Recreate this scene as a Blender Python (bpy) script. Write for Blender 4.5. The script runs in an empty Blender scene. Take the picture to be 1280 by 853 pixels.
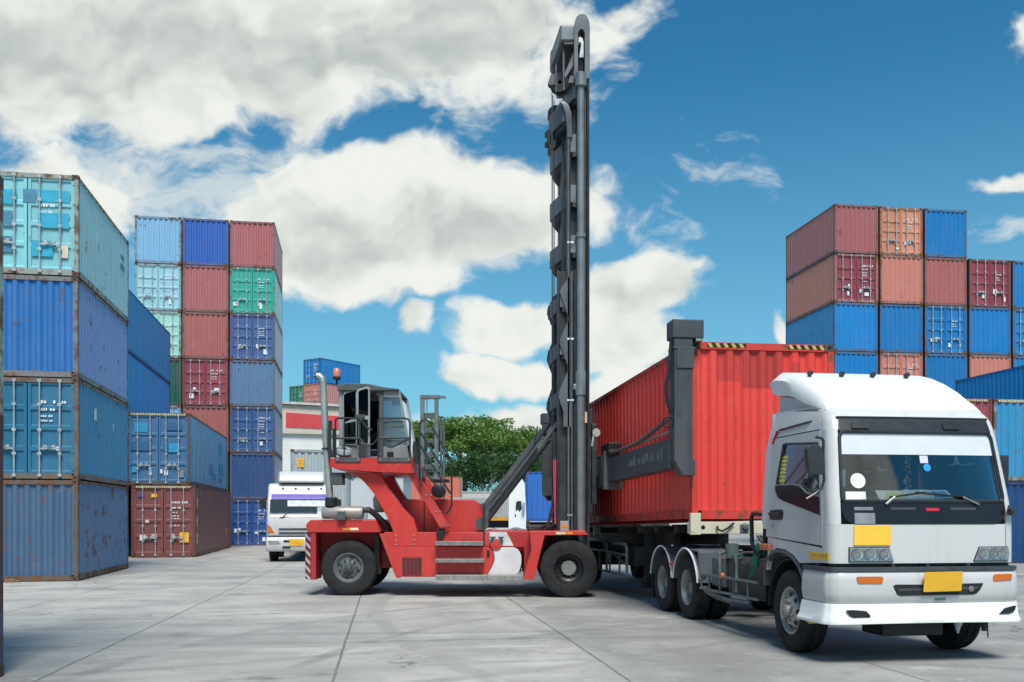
import bpy, bmesh, math, random
from mathutils import Vector, Matrix
from mathutils.geometry import tessellate_polygon

random.seed(7)
SC = bpy.context.scene
COL = SC.collection
R = math.radians
CAMZ = 1.67
F = 1200.0                                   # focal length in photo pixels
def PX(px, Y): return (px - 640.0) * Y / F   # lateral metres of a photo column at depth Y
def PZ(py, Y): return CAMZ - (py - 645.0) * Y / F

# ------------------------------------------------------------------ materials
class NT:
    """tiny node-tree helper"""
    def __init__(s, tree):
        s.t = tree; s.n = tree.nodes; s.l = tree.links
    def node(s, typ, **kw):
        n = s.n.new(typ)
        for k, v in kw.items(): setattr(n, k, v)
        return n
    def put(s, sock, v):
        if v is None: return
        if isinstance(v, bpy.types.NodeSocket): s.l.new(v, sock)
        else:
            try: sock.default_value = v
            except Exception: sock.default_value = tuple(v) + (1.0,)
    def m(s, op, a, b=None, c=None, clamp=False):
        n = s.node('ShaderNodeMath', operation=op, use_clamp=clamp)
        s.put(n.inputs[0], a); s.put(n.inputs[1], b); s.put(n.inputs[2], c)
        return n.outputs[0]
    def ss(s, x, lo, hi, a=0.0, b=1.0):
        n = s.node('ShaderNodeMapRange', interpolation_type='SMOOTHSTEP')
        s.put(n.inputs[0], x); n.inputs[1].default_value = lo; n.inputs[2].default_value = hi
        n.inputs[3].default_value = a; n.inputs[4].default_value = b
        return n.outputs[0]
    def mix(s, f, a, b, blend='MIX'):
        n = s.node('ShaderNodeMix', data_type='RGBA', blend_type=blend)
        s.put(n.inputs[0], f)
        for i, v in ((6, a), (7, b)):
            if isinstance(v, bpy.types.NodeSocket): s.l.new(v, n.inputs[i])
            else: n.inputs[i].default_value = tuple(v[:3]) + (1.0,)
        return n.outputs[2]
    def noise(s, vec, scale, detail=4, rough=.55, dist=0.0):
        n = s.node('ShaderNodeTexNoise')
        if vec is not None: s.l.new(vec, n.inputs['Vector'])
        n.inputs['Scale'].default_value = scale; n.inputs['Detail'].default_value = detail
        n.inputs['Roughness'].default_value = rough; n.inputs['Distortion'].default_value = dist
        return n.outputs[0]
    def mapping(s, vec, scale=(1, 1, 1), loc=(0, 0, 0), rot=(0, 0, 0)):
        n = s.node('ShaderNodeMapping'); s.l.new(vec, n.inputs[0])
        n.inputs['Location'].default_value = loc; n.inputs['Rotation'].default_value = rot
        n.inputs['Scale'].default_value = scale
        return n.outputs[0]
    def comb(s, x, y, z):
        n = s.node('ShaderNodeCombineXYZ'); s.put(n.inputs[0], x); s.put(n.inputs[1], y); s.put(n.inputs[2], z)
        return n.outputs[0]

def new_mat(name):
    m = bpy.data.materials.new(name); m.use_nodes = True
    t = NT(m.node_tree); b = m.node_tree.nodes['Principled BSDF']
    return m, t, b

def obj_vec(t):
    """object coordinates shifted by a per-object random, so copies do not repeat"""
    tc = t.node('ShaderNodeTexCoord'); oi = t.node('ShaderNodeObjectInfo')
    v = t.node('ShaderNodeVectorMath', operation='ADD')
    sc = t.node('ShaderNodeVectorMath', operation='SCALE'); sc.inputs[3].default_value = 57.0
    c = t.comb(oi.outputs['Random'], oi.outputs['Random'], oi.outputs['Random'])
    t.l.new(c, sc.inputs[0]); t.l.new(tc.outputs['Object'], v.inputs[0]); t.l.new(sc.outputs[0], v.inputs[1])
    return v.outputs[0], oi.outputs['Random']

MATS = {}
def paint(col, rust=.25, fade=.35, rough=.5, spec=.4, dirt=.25, metallic=0.0, name=None):
    """weathered paint: fading, streaks, scuffs, rust"""
    key = ('paint', tuple(col), rust, fade, rough, spec, dirt, metallic)
    if key in MATS: return MATS[key]
    m, t, b = new_mat(name or 'weathered_paint')
    v, rnd = obj_vec(t)
    n1 = t.noise(v, .55, 3, .6)
    n2 = t.noise(t.mapping(v, (3.2, 3.2, .35)), 1.6, 5, .6)       # vertical streaks
    n3 = t.noise(v, 3.5, 8, .7)
    n4 = t.noise(v, 14.0, 3, .6)
    light = [min(1, c * .84 + .055) for c in col]
    dark = [c * .62 for c in col]
    c0 = t.mix(t.m('MULTIPLY', t.ss(n1, .35, .75), fade), col, light)
    c0 = t.mix(t.m('MULTIPLY', t.ss(n2, .45, .8), fade * 1.1), c0, light)
    c0 = t.mix(t.m('MULTIPLY', t.ss(n2, .5, .25), dirt), c0, dark)
    c0 = t.mix(t.m('MULTIPLY', t.ss(n4, .66, .74), .35 * fade), c0, [min(1, c * .5 + .3) for c in col])
    scuff = t.noise(v, 1.15, 9, .72)
    c0 = t.mix(t.m('MULTIPLY', t.ss(scuff, .60, .66), .55 * min(1, fade * 1.6)), c0, [c * .55 + .012 for c in col])
    c0 = t.mix(t.m('MULTIPLY', t.ss(scuff, .385, .33), .50 * min(1, fade * 1.6)), c0, [min(1, c * .7 + .12) for c in col])
    # brightness jitter per object
    hs = t.node('ShaderNodeHueSaturation'); t.l.new(c0, hs.inputs['Color'])
    t.put(hs.inputs['Value'], t.m('MULTIPLY_ADD', rnd, .22, .9))
    c0 = hs.outputs[0]
    rm = t.m('ADD', t.m('MULTIPLY', n3, .75), t.m('MULTIPLY', n2, .35))
    rmask = t.ss(rm, .745 - rust * .42, .815 - rust * .36)
    rc = t.mix(n4, (.075, .028, .014), (.20, .085, .04))
    rmask = t.m('MULTIPLY', rmask, .9 if rust > 0 else 0.0)
    t.put(b.inputs['Base Color'], t.mix(rmask, c0, rc))
    t.put(b.inputs['Roughness'], t.m('ADD', t.m('MULTIPLY', rmask, .35), t.m('MULTIPLY_ADD', n3, .25, rough - .12), clamp=True))
    b.inputs['Specular IOR Level'].default_value = spec
    b.inputs['Metallic'].default_value = metallic
    bp = t.node('ShaderNodeBump'); bp.inputs['Strength'].default_value = .5 if rust > 0 else .10; bp.inputs['Distance'].default_value = .035
    dn = t.noise(v, 1.7, 2.5, .5)
    t.put(bp.inputs['Height'], t.m('ADD', t.m('MULTIPLY', dn, .9), t.m('MULTIPLY', rmask, .04))); t.l.new(bp.outputs[0], b.inputs['Normal'])
    MATS[key] = m
    return m

def plain(col, rough=.5, metallic=0.0, var=.25, scale=6.0, spec=.5, coat=0.0, name=None):
    key = ('plain', tuple(col), rough, metallic, var, scale, spec, coat)
    if key in MATS: return MATS[key]
    m, t, b = new_mat(name or 'worn_surface')
    v, rnd = obj_vec(t)
    n = t.noise(v, scale, 6, .65); n2 = t.noise(v, scale * .25, 3, .6)
    k = t.m('ADD', t.m('MULTIPLY', n, .5), t.m('MULTIPLY', n2, .5))
    t.put(b.inputs['Base Color'], t.mix(t.ss(k, .3, .7), [c * (1 - var) for c in col], [min(1, c * (1 + var * .6) + var * .02) for c in col]))
    t.put(b.inputs['Roughness'], t.m('MULTIPLY_ADD', n, .2, rough - .1, clamp=True))
    b.inputs['Metallic'].default_value = metallic
    b.inputs['Specular IOR Level'].default_value = spec
    b.inputs['Coat Weight'].default_value = coat; b.inputs['Coat Roughness'].default_value = .08
    MATS[key] = m
    return m

def glass_mat(name, tint, refl, rough=.02):
    m, t, b = new_mat(name)
    m.node_tree.nodes.remove(b)
    out = [n for n in t.n if n.type == 'OUTPUT_MATERIAL'][0]
    tr = t.node('ShaderNodeBsdfTransparent'); tr.inputs[0].default_value = tuple(tint) + (1,)
    gl = t.node('ShaderNodeBsdfGlossy'); gl.inputs['Roughness'].default_value = rough; gl.inputs[0].default_value = (.92, .95, 1, 1)
    lw = t.node('ShaderNodeLayerWeight'); lw.inputs[0].default_value = .35
    mx = t.node('ShaderNodeMixShader')
    t.put(mx.inputs[0], t.m('MULTIPLY_ADD', lw.outputs['Fresnel'], .8, refl, clamp=True))
    t.l.new(tr.outputs[0], mx.inputs[1]); t.l.new(gl.outputs[0], mx.inputs[2]); t.l.new(mx.outputs[0], out.inputs[0])
    return m

# ------------------------------------------------------------------ meshes
class MB:
    def __init__(s, origin=(0, 0, 0)):
        s.v = []; s.f = []; s.mi = []; s.o = Vector(origin)
    def add(s, vs, fs, mi=0):
        n = len(s.v); s.v += [Vector(p) - s.o for p in vs]
        s.f += [tuple(n + i for i in f) for f in fs]; s.mi += [mi] * len(fs)
        return s
    def box(s, x0, x1, y0, y1, z0, z1, mi=0):
        vs = [(x, y, z) for z in (z0, z1) for y in (y0, y1) for x in (x0, x1)]
        return s.add(vs, [(0, 2, 3, 1), (4, 5, 7, 6), (0, 1, 5, 4), (2, 6, 7, 3), (0, 4, 6, 2), (1, 3, 7, 5)], mi)
    def hexa(s, p8, mi=0):
        return s.add(p8, [(0, 3, 2, 1), (4, 5, 6, 7), (0, 1, 5, 4), (1, 2, 6, 5), (2, 3, 7, 6), (3, 0, 4, 7)], mi)
    def prism(s, pts, c0, c1, axis='y', mi=0):
        """polygon extruded along an axis; 'y': (x,z) points, 'x': (y,z), 'z': (x,y)"""
        def P(p, c):
            return {'y': (p[0], c, p[1]), 'x': (c, p[0], p[1]), 'z': (p[0], p[1], c)}[axis]
        n = len(pts); vs = [P(p, c0) for p in pts] + [P(p, c1) for p in pts]
        tri = tessellate_polygon([[Vector((p[0], p[1], 0)) for p in pts]])
        fs = [(i, (i + 1) % n, n + (i + 1) % n, n + i) for i in range(n)]
        if n <= 4: fs += [tuple(range(n))[::-1], tuple(range(n, 2 * n))]
        else: fs += [tuple(tt) for tt in tri] + [tuple(n + i for i in tt) for tt in tri]
        return s.add(vs, fs, mi)
    def bar(s, p0, p1, w, h, mi=0, up=(0, 0, 1)):
        """rectangular bar between two points"""
        p0 = Vector(p0); p1 = Vector(p1); d = (p1 - p0).normalized(); up = Vector(up)
        if abs(d.dot(up)) > .98: up = Vector((0, 1, 0))
        a = d.cross(up).normalized() * w / 2; b = a.cross(d).normalized() * h / 2
        return s.hexa([p0 - a - b, p0 + a - b, p0 + a + b, p0 - a + b, p1 - a - b, p1 + a - b, p1 + a + b, p1 - a + b], mi)
    def tube(s, path, r, n=10, mi=0, caps=True):
        path = [Vector(p) for p in path]; rs = r if isinstance(r, (list, tuple)) else [r] * len(path)
        vs = []; fs = []; a = None
        for i, p in enumerate(path):
            d = ((path[min(i + 1, len(path) - 1)] - p).normalized() + (p - path[max(i - 1, 0)]).normalized()).normalized()
            if a is None:
                a = d.orthogonal().normalized()
            a = (a - d * a.dot(d)).normalized(); b = d.cross(a)
            for k in range(n):
                q = 2 * math.pi * k / n
                vs.append(p + (a * math.cos(q) + b * math.sin(q)) * rs[i])
        for i in range(len(path) - 1):
            for k in range(n):
                fs.append((i * n + k, i * n + (k + 1) % n, (i + 1) * n + (k + 1) % n, (i + 1) * n + k))
        if caps:
            fs.append(tuple(range(n))[::-1]); fs.append(tuple((len(path) - 1) * n + k for k in range(n)))
        return s.add(vs, fs, mi)
    def lathe(s, prof, c, ax, n=32, mi=0, mod=None):
        """(radius, height along ax) profile spun round c"""
        c = Vector(c); ax = Vector(ax).normalized(); a = ax.orthogonal().normalized(); b = ax.cross(a)
        vs = []; fs = []
        for i, (r, h) in enumerate(prof):
            for k in range(n):
                q = 2 * math.pi * k / n; rr = max(r, 1e-4)
                hh = h
                if mod: rr, hh = mod(i, k, rr, h)
                vs.append(c + (a * math.cos(q) + b * math.sin(q)) * rr + ax * hh)
        for i in range(len(prof) - 1):
            for k in range(n):
                fs.append((i * n + k, i * n + (k + 1) % n, (i + 1) * n + (k + 1) % n, (i + 1) * n + k))
        return s.add(vs, fs, mi)
    def ball(s, c, r, n=12, mi=0, sc=(1, 1, 1)):
        c = Vector(c); vs = []; fs = []; m = n // 2
        for i in range(m + 1):
            th = math.pi * i / m
            for k in range(n):
                q = 2 * math.pi * k / n
                vs.append(c + Vector((r * sc[0] * math.sin(th) * math.cos(q), r * sc[1] * math.sin(th) * math.sin(q), r * sc[2] * math.cos(th))))
        for i in range(m):
            for k in range(n): fs.append((i * n + k, i * n + (k + 1) % n, (i + 1) * n + (k + 1) % n, (i + 1) * n + k))
        return s.add(vs, fs, mi)
    def grid(s, fn, us, vs_, mi=0):
        vv = [fn(u, v) for v in vs_ for u in us]; n = len(us)
        fs = [(j * n + i, j * n + i + 1, (j + 1) * n + i + 1, (j + 1) * n + i) for j in range(len(vs_) - 1) for i in range(n - 1)]
        return s.add(vv, fs, mi)
    def slab(s, fn, us, vs_, th, mi=0):
        """a curved sheet fn(u,v,offset) with thickness th and closed rim"""
        n = len(us); m = len(vs_)
        top = [fn(u, v, 0) for v in vs_ for u in us]; bot = [fn(u, v, -th) for v in vs_ for u in us]
        N = n * m; fs = []
        for j in range(m - 1):
            for i in range(n - 1):
                q = (j * n + i, j * n + i + 1, (j + 1) * n + i + 1, (j + 1) * n + i)
                fs.append(q); fs.append(tuple(N + k for k in q[::-1]))
        rim = [i for i in range(n)] + [j * n + n - 1 for j in range(1, m)] + [(m - 1) * n + i for i in range(n - 2, -1, -1)] + [j * n for j in range(m - 2, 0, -1)]
        for a, b in zip(rim, rim[1:] + rim[:1]): fs.append((a, N + a, N + b, b))
        return s.add(top + bot, fs, mi)
    def plate(s, outer, holes, mp, th, mi=0):
        """flat-ish plate with holes; mp(a,b,offset)->xyz; th thickness inward"""
        loops = [outer] + list(holes)
        tri = tessellate_polygon([[Vector((p[0], p[1], 0)) for p in l] for l in loops])
        flat = [p for l in loops for p in l]; n = len(flat)
        vs = [mp(p[0], p[1], 0) for p in flat] + [mp(p[0], p[1], -th) for p in flat]
        fs = [tuple(q) for q in tri] + [tuple(n + i for i in q[::-1]) for q in tri]
        k = 0
        for l in loops:
            for i in range(len(l)):
                a = k + i; b = k + (i + 1) % len(l); fs.append((a, b, n + b, n + a))
            k += len(l)
        return s.add(vs, fs, mi)
    def data(s, name, mats, recalc=True, sharp=38):
        me = bpy.data.meshes.new(name); me.from_pydata([tuple(v) for v in s.v], [], s.f)
        mats = mats if isinstance(mats, (list, tuple)) else [mats]
        for m in mats: me.materials.append(m)
        for p, k in zip(me.polygons, s.mi): p.material_index = k
        bm = bmesh.new(); bm.from_mesh(me)
        if recalc: bmesh.ops.recalc_face_normals(bm, faces=bm.faces)
        for f in bm.faces: f.smooth = True
        lim = R(sharp)
        for e in bm.edges:
            if len(e.link_faces) == 2: e.smooth = e.calc_face_angle(0) < lim
            else: e.smooth = False
        bm.to_mesh(me); bm.free()
        return me
    def build(s, name, mats, parent=None, bevel=0, seg=2, recalc=True, sharp=38, sub=0):
        o = bpy.data.objects.new(name, s.data(name, mats, recalc, sharp)); COL.objects.link(o)
        if parent is not None: o.parent = parent
        if bevel:
            b = o.modifiers.new('bevel', 'BEVEL'); b.width = bevel; b.segments = seg; b.limit_method = 'ANGLE'
            b.angle_limit = R(35); b.harden_normals = True
        return o

def tag(o, label=None, cat=None, group=None, kind=None):
    if label: o['label'] = label
    if cat: o['category'] = cat
    if group: o['group'] = group
    if kind: o['kind'] = kind
    return o
def thing(name, label, cat, loc=(0, 0, 0), rz=0.0, group=None):
    o = bpy.data.objects.new(name, None); COL.objects.link(o)
    o.empty_display_size = .3
    o.location = loc; o.rotation_euler = (0, 0, rz)
    return tag(o, label, cat, group)
def inst(me, name, parent, mats=None, loc=None, rot=None):
    o = bpy.data.objects.new(name, me); COL.objects.link(o); o.parent = parent
    if loc is not None: o.location = loc
    if rot is not None: o.rotation_euler = rot
    if mats is not None:
        for i, m in enumerate(mats if isinstance(mats, (list, tuple)) else [mats]):
            o.material_slots[i].link = 'OBJECT'; o.material_slots[i].material = m
    return o

# common materials
M_RUBBER = plain((.016, .016, .017), .8, 0, .35, 9, .3)
M_RUBBER2 = plain((.03, .03, .031), .78, 0, .4, 5, .3)
M_BLACK = plain((.012, .013, .015), .45, 0, .3, 5, .4)
M_DARK = plain((.03, .034, .038), .5, .2, .4, 4, .4)
M_GREY = plain((.16, .175, .18), .5, .3, .3, 5, .4)
M_STEEL = plain((.35, .35, .34), .45, .6, .35, 7, .5)
M_GALV = plain((.42, .45, .46), .45, .35, .3, 9, .5)
M_WHITE = plain((.78, .79, .79), .3, 0, .06, 1.5, .5, .3)
M_WHITE_DULL = plain((.72, .73, .72), .55, 0, .12, 2)
M_YELLOW = plain((.85, .50, .02), .5, 0, .08, 3)
M_ORANGE = plain((.75, .22, .02), .3, 0, .1, 3)
M_AMBER = plain((.55, .13, .01), .2, 0, .1, 3, .6)
M_INK = plain((.75, .77, .78), .6, 0, .25, 9)
# ------------------------------------------------------------------ shipping containers
CW = 2.438
def corr(length, pitch, depth, flat=.30):
    """polyline (s, inward offset) of trapezoid corrugation centred on 0"""
    n = max(1, int(length / pitch)); p = length / n; out = []
    a = p * flat / 2
    for i in range(n):
        c = -length / 2 + (i + .5) * p
        out += [(c - p / 2, 0), (c - p / 2 + a, 0), (c - p * .5 + a + p * .2, depth), (c + p * .5 - a - p * .2, depth), (c + p / 2 - a, 0)]
    out.append((length / 2, 0))
    return out

DUMMY = plain((.5, .5, .5))
CMESH = {}
def container_meshes(L, H, smooth_side=False):
    key = (L, H, smooth_side)
    if key in CMESH: return CMESH[key]
    d = {}; w = CW / 2; l = L / 2
    fr = MB()
    for sx in (-1, 1):
        for sy in (-1, 1):
            x0, x1 = sorted((sx * w, sx * (w - .10))); y0, y1 = sorted((sy * l, sy * (l - .11)))
            fr.box(x0, x1, y0, y1, .118, H - .118)
        x0, x1 = sorted((sx * (w - .004), sx * (w - .075)))
        fr.box(x0, x1, -l + .178, l - .178, .03, .17)           # bottom side rail
        x0, x1 = sorted((sx * (w - .004), sx * (w - .065)))
        fr.box(x0, x1, -l + .178, l - .178, H - .085, H - .012)   # top side rail
    for sy in (-1, 1):
        y0, y1 = sorted((sy * (l - .004), sy * (l - .09)))
        fr.box(-w + .162, w - .162, y0, y1, .02, .16)
        fr.box(-w + .162, w - .162, y0, y1, H - .125, H - .012)
    for k in range(int(L / .6)):
        y = -l + .5 + k * (L - 1.0) / (int(L / .6) - 1)
        fr.box(-w + .08, w - .08, y - .03, y + .03, .035, .15)
    d['frame'] = fr.data('frame', DUMMY)
    cs = MB()
    cs.box(-.081, .081, -.089, .089, 0, .118)
    d['casting'] = cs.data('corner_casting', DUMMY)
    hol = MB()
    for ysgn in (-1, 1):
        hol.lathe([(.033, 0), (.001, 0)], (0, ysgn * .0905, .059), (0, ysgn, 0), 12)
    for xsgn in (-1, 1):
        hol.lathe([(.030, 0), (.001, 0)], (xsgn * .0825, 0, .059), (xsgn, 0, 0), 12)
    d['hole'] = hol.data('corner_casting_hole', DUMMY)
    all_c = MB(); all_c.v = list(fr.v); all_c.f = list(fr.f); all_c.mi = list(fr.mi)
    for sx in (-1, 1):
        for sy in (-1, 1):
            for z in (0, H - .118):
                cx = sx * (w - .078); cy = sy * (l - .086)
                all_c.box(cx - .081, cx + .081, cy - .089, cy + .089, z, z + .118, 1)
    d['frame_far'] = all_c.data('frame', [DUMMY, DUMMY])
    for sx, nm in ((-1, 'left'), (1, 'right')):
        sw = MB(); yl = L - .22
        if smooth_side:
            prof = []
            for k in range(11):
                y = -yl / 2 + k * yl / 10
                prof += [(y, 0.006), (y + .012, 0.0), (y + .03, 0.006)] if k < 10 else [(y, .006)]
        else: prof = corr(yl, .276, .038)
        sw.grid(lambda u, v: (sx * (w - .012 - prof[int(u)][1]), prof[int(u)][0], v), range(len(prof)), (.165, H - .08))
        d['side_' + nm] = sw.data('side_wall', DUMMY, recalc=False, sharp=20)
    ew = MB(); prof_e = corr(CW - .2, .262, .046)
    ew.grid(lambda u, v: (prof_e[int(u)][0], l - .02 - prof_e[int(u)][1], v), range(len(prof_e)), (.155, H - .12))
    d['end'] = ew.data('end_wall', DUMMY, recalc=False, sharp=20)
    rf = MB(); prof_r = corr(L - .3, .42, .02)
    rf.grid(lambda u, v: (v, prof_r[int(u)][0], H - .02 - prof_r[int(u)][1]), range(len(prof_r)), (-w + .05, w - .05))
    rf.box(-w + .05, w - .05, -l + .08, l - .08, .15, .175)
    d['roof'] = rf.data('roof', DUMMY, recalc=False, sharp=20)
    # doors on the -y end
    dz0, dz1 = .155, H - .125
    for sx, nm in ((-1, 'left'), (1, 'right')):
        dr = MB(); x0, x1 = sorted((sx * .012, sx * (w - .105)))
        st = .075
        y = -l + .025
        hh = dz1 - dz0
        dr.box(x0, x0 + st, y, y + .045, dz0, dz1); dr.box(x1 - st, x1, y, y + .045, dz0, dz1)
        nb = 4; zs = []
        edges = [dz0, dz0 + .27 * hh, dz0 + .50 * hh, dz0 + .72 * hh, dz1]
        for i in range(nb):
            a, b = edges[i], edges[i + 1]
            zs += [(a, 0), (a + .05, 0), (a + .085, .036), (b - .085, .036), (b - .05, 0)]
        zs.append((dz1, 0))
        dr.grid(lambda u, v: (u, y + .002 + zs[int(v)][1], zs[int(v)][0]), (x0 + st, x1 - st), range(len(zs)))
        for zz in (.25, .5, .75, .96, .05):                  # hinges
            hx = x1 if sx > 0 else x0
            dr.box(hx - .035, hx + .05, y - .02, y + .02, dz0 + zz * hh - .045, dz0 + zz * hh + .045)
        d['door_' + nm] = dr.data('door', DUMMY, recalc=True, sharp=25)
    # faded stencilled rows on the right-hand door; the codes are unreadable in the photo: short strokes only
    rnd = random.Random(int(L * 100 + H * 10))
    for k in range(4):
        mk = MB(); mk.v = list(dr.v); mk.f = list(dr.f); mk.mi = list(dr.mi); ym = -l + .027
        rows = [(.77, 8, .078), (.69, 5, .066), (.62, 5, .052), (.57, 6, .046), (.53, 6, .046), (.42, 6, .046)][k % 2: 4 + k % 3]
        for fz, cnt, hgt in rows:
            z = dz0 + fz * hh; x = .32
            for c in range(cnt):
                wd = hgt * rnd.choice((.45, .6, .6, .7))
                if rnd.random() < .85:
                    yy = ym + (.0 if True else 0)
                    mk.box(x, x + wd, yy - .004, yy + .03, z, z + hgt * rnd.choice((1, 1, .85)), 1)
                x += wd + hgt * .35
                if c == cnt // 2: x += hgt * .7
        d['door_right_m%d' % k] = mk.data('door', [DUMMY, DUMMY], recalc=True, sharp=25)
    lb = MB()
    lb.tube([(0, 0, dz0 - .08), (0, 0, dz1 + .07)], .021, 8)
    for z in (dz0 - .05, dz1 + .04, dz0 + .5, dz0 + 1.1, dz0 + 1.75):
        lb.box(-.045, .045, -.022, .03, z - .035, z + .035)
    lb.bar((0, -.02, dz0 + .62), (.36, -.02, dz0 + .66), .03, .04)
    lb.box(.30, .38, -.03, .03, dz0 + .60, dz0 + .72)
    d['bar'] = lb.data('locking_bar', DUMMY)
    stk = MB(); stk.box(-.5, .5, -.003, .003, -.5, .5)
    d['sticker'] = stk.data('sticker', DUMMY)
    CMESH[key] = d
    return d

def add_box_container(name, label, group, near_left, yaw, col, L=6.058, H=2.591, z=0.0, doors=True, side=None, door=None,
                      rust=.22, hero=False, smooth=False, stickers=(), marks=None, frame=None, fade=.35, pitch=0.0, barcol=None, patches=(), striped=False):
    """near_left: ground position of the corner that is near and left when seen from the yard"""
    d = container_meshes(L, H, smooth)
    r = Vector((math.cos(yaw), math.sin(yaw), 0)); a = Vector((-math.sin(yaw), math.cos(yaw), 0))
    c = Vector((near_left[0], near_left[1], 0)) + r * CW / 2 + a * L / 2
    t = thing(name, label, 'shipping container', (c.x, c.y, z), yaw if doors else yaw + math.pi, group)
    body = paint(col, rust, fade)
    sm = paint(side, rust, fade) if side else body
    dm = paint(door, rust * .8, fade) if door else body
    fm = paint(frame or [k * .72 for k in col], min(.75, rust + .22), fade)
    cm = paint((.05, .042, .038), .7, .3)
    if hero: inst(d['frame'], 'frame', t, fm)
    else: inst(d['frame_far'], 'frame', t, [fm, cm])
    w = CW / 2; l = L / 2
    if hero:
        for sx in (-1, 1):
            for sy in (-1, 1):
                for zz in (0, H - .118):
                    cc = inst(d['casting'], 'corner_casting', t, cm, (sx * (w - .078), sy * (l - .086), zz))
                    inst(d['hole'], 'casting_hole', cc, M_BLACK)
    inst(d['side_left'], 'side_wall', t, sm); inst(d['side_right'], 'side_wall', t, sm)
    inst(d['end'], 'end_wall', t, body); inst(d['roof'], 'roof', t, body)
    bm = barcol or M_GALV
    for s, nm in ((-1, 'left'), (1, 'right')):
        if s > 0 and marks is not None and doors: dr = inst(d['door_right_m%d' % (marks % 4)], 'door', t, [dm, M_INK])
        else: dr = inst(d['door_' + nm], 'door', t, dm)
        for k, x in enumerate((.30, .78)):
            b = inst(d['bar'], 'locking_bar', dr, bm, (s * x, -l - .02, 0))
            if s * (1 if k else -1) > 0: b.scale = (-1, 1, 1)
        if doors:
            for (x, zz, sw, sh, mt) in stickers:
                if (x > 0) == (s > 0):
                    st = inst(d['sticker'], 'sticker', dr, mt, (x, -l + .017, zz)); st.scale = (sw, 1, sh)
    for (sx, y, zz, sw, sh, mt) in patches:                      # painted patches on a long side
        st = inst(d['sticker'], 'painted_patch', t, mt, (sx * (w - .0085), y, zz), (0, 0, math.pi / 2)); st.scale = (sw, 1, sh)
    if striped:                                                   # black and yellow height warning on the top end rails
        for sy in (-1, 1):
            sb = MB()
            for k in range(24):
                x = -w + .17 + k * (CW - .34) / 24; dx = (CW - .34) / 24
                sb.prism([(x, H - .105), (x + dx * .5, H - .105), (x + dx, H - .03), (x + dx * .5, H - .03)], sy * (l - .004), sy * (l + .002), 'y')
            sb.build('warning_stripe', plain((.70, .60, .30), .6), t)
    if pitch:
        m = Matrix.Rotation(yaw if doors else yaw + math.pi, 4, 'Z') @ Matrix.Rotation(pitch if doors else -pitch, 4, 'X')
        t.rotation_euler = m.to_euler()
    return t
# ------------------------------------------------------------------ camera, sky, sun, ground
cam = bpy.data.cameras.new('camera'); cam.lens = 33.75; cam.sensor_width = 36.0
cam.shift_y = 218.5 / 1280.0; cam.clip_start = .1; cam.clip_end = 5000
camo = bpy.data.objects.new('camera', cam); COL.objects.link(camo)
camo.location = (0, 0, CAMZ); camo.rotation_euler = (R(90), 0, 0); SC.camera = camo

SUN_EL, SUN_AZ = R(57), R(171)        # azimuth clockwise from +Y: high behind the camera
world = bpy.data.worlds.new('World'); SC.world = world; world.use_nodes = True
t = NT(world.node_tree); t.n.clear()
out = t.node('ShaderNodeOutputWorld'); bg = t.node('ShaderNodeBackground'); bg.inputs[1].default_value = .1
t.l.new(bg.outputs[0], out.inputs[0])
sky = t.node('ShaderNodeTexSky'); sky.sky_type = 'NISHITA'; sky.sun_disc = False
sky.sun_elevation = SUN_EL; sky.sun_rotation = SUN_AZ; sky.air_density = 1.0; sky.dust_density = .6; sky.ozone_density = 2.0
tc = t.node('ShaderNodeTexCoord'); sp = t.node('ShaderNodeSeparateXYZ'); t.l.new(tc.outputs['Generated'], sp.inputs[0])
dx, dy, dz = sp.outputs
den = t.m('MAXIMUM', t.m('ABSOLUTE', dy), .3)
U = t.m('MULTIPLY', t.m('DIVIDE', dx, den), 12.0)      # direction plane, one unit = 4.8 degrees near the yard axis
V = t.m('MULTIPLY', t.m('DIVIDE', dz, den), 12.0)
P0 = t.comb(U, V, t.m('MULTIPLY', t.m('SIGN', dy), 3.0))
# domain warp
w1 = t.noise(P0, .9, 3, .5); w2 = t.noise(t.mapping(P0, loc=(7.3, 2.1, 4.4)), .9, 3, .5)
Uw = t.m('ADD', U, t.m('MULTIPLY_ADD', w1, .9, -.45)); Vw = t.m('ADD', V, t.m('MULTIPLY_ADD', w2, .8, -.4))
P = t.comb(Uw, Vw, t.m('SIGN', dy))
f1 = t.noise(t.mapping(P, (1, 1.25, 1)), .72, 10, .57)
f2 = t.noise(t.mapping(P, (1, 1.25, 1), loc=(.10, .22, 0)), .72, 10, .57)   # the same field shifted towards the light
fs = t.noise(t.mapping(P, (1.0, 2.2, 1), loc=(3, 9, 1), rot=(0, 0, .35)), 1.1, 8, .62)            # streaks
def ell(cx, cy, rx, ry, w=1.0):
    ux = t.m('MULTIPLY', t.m('SUBTRACT', Uw, cx), 1 / rx); vy = t.m('MULTIPLY', t.m('SUBTRACT', Vw, cy), 1 / ry)
    d = t.m('SQRT', t.m('ADD', t.m('MULTIPLY', ux, ux), t.m('MULTIPLY', vy, vy)))
    e = t.m('MULTIPLY', t.m('SUBTRACT', 1.0, d), w)
    return e, vy
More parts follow.
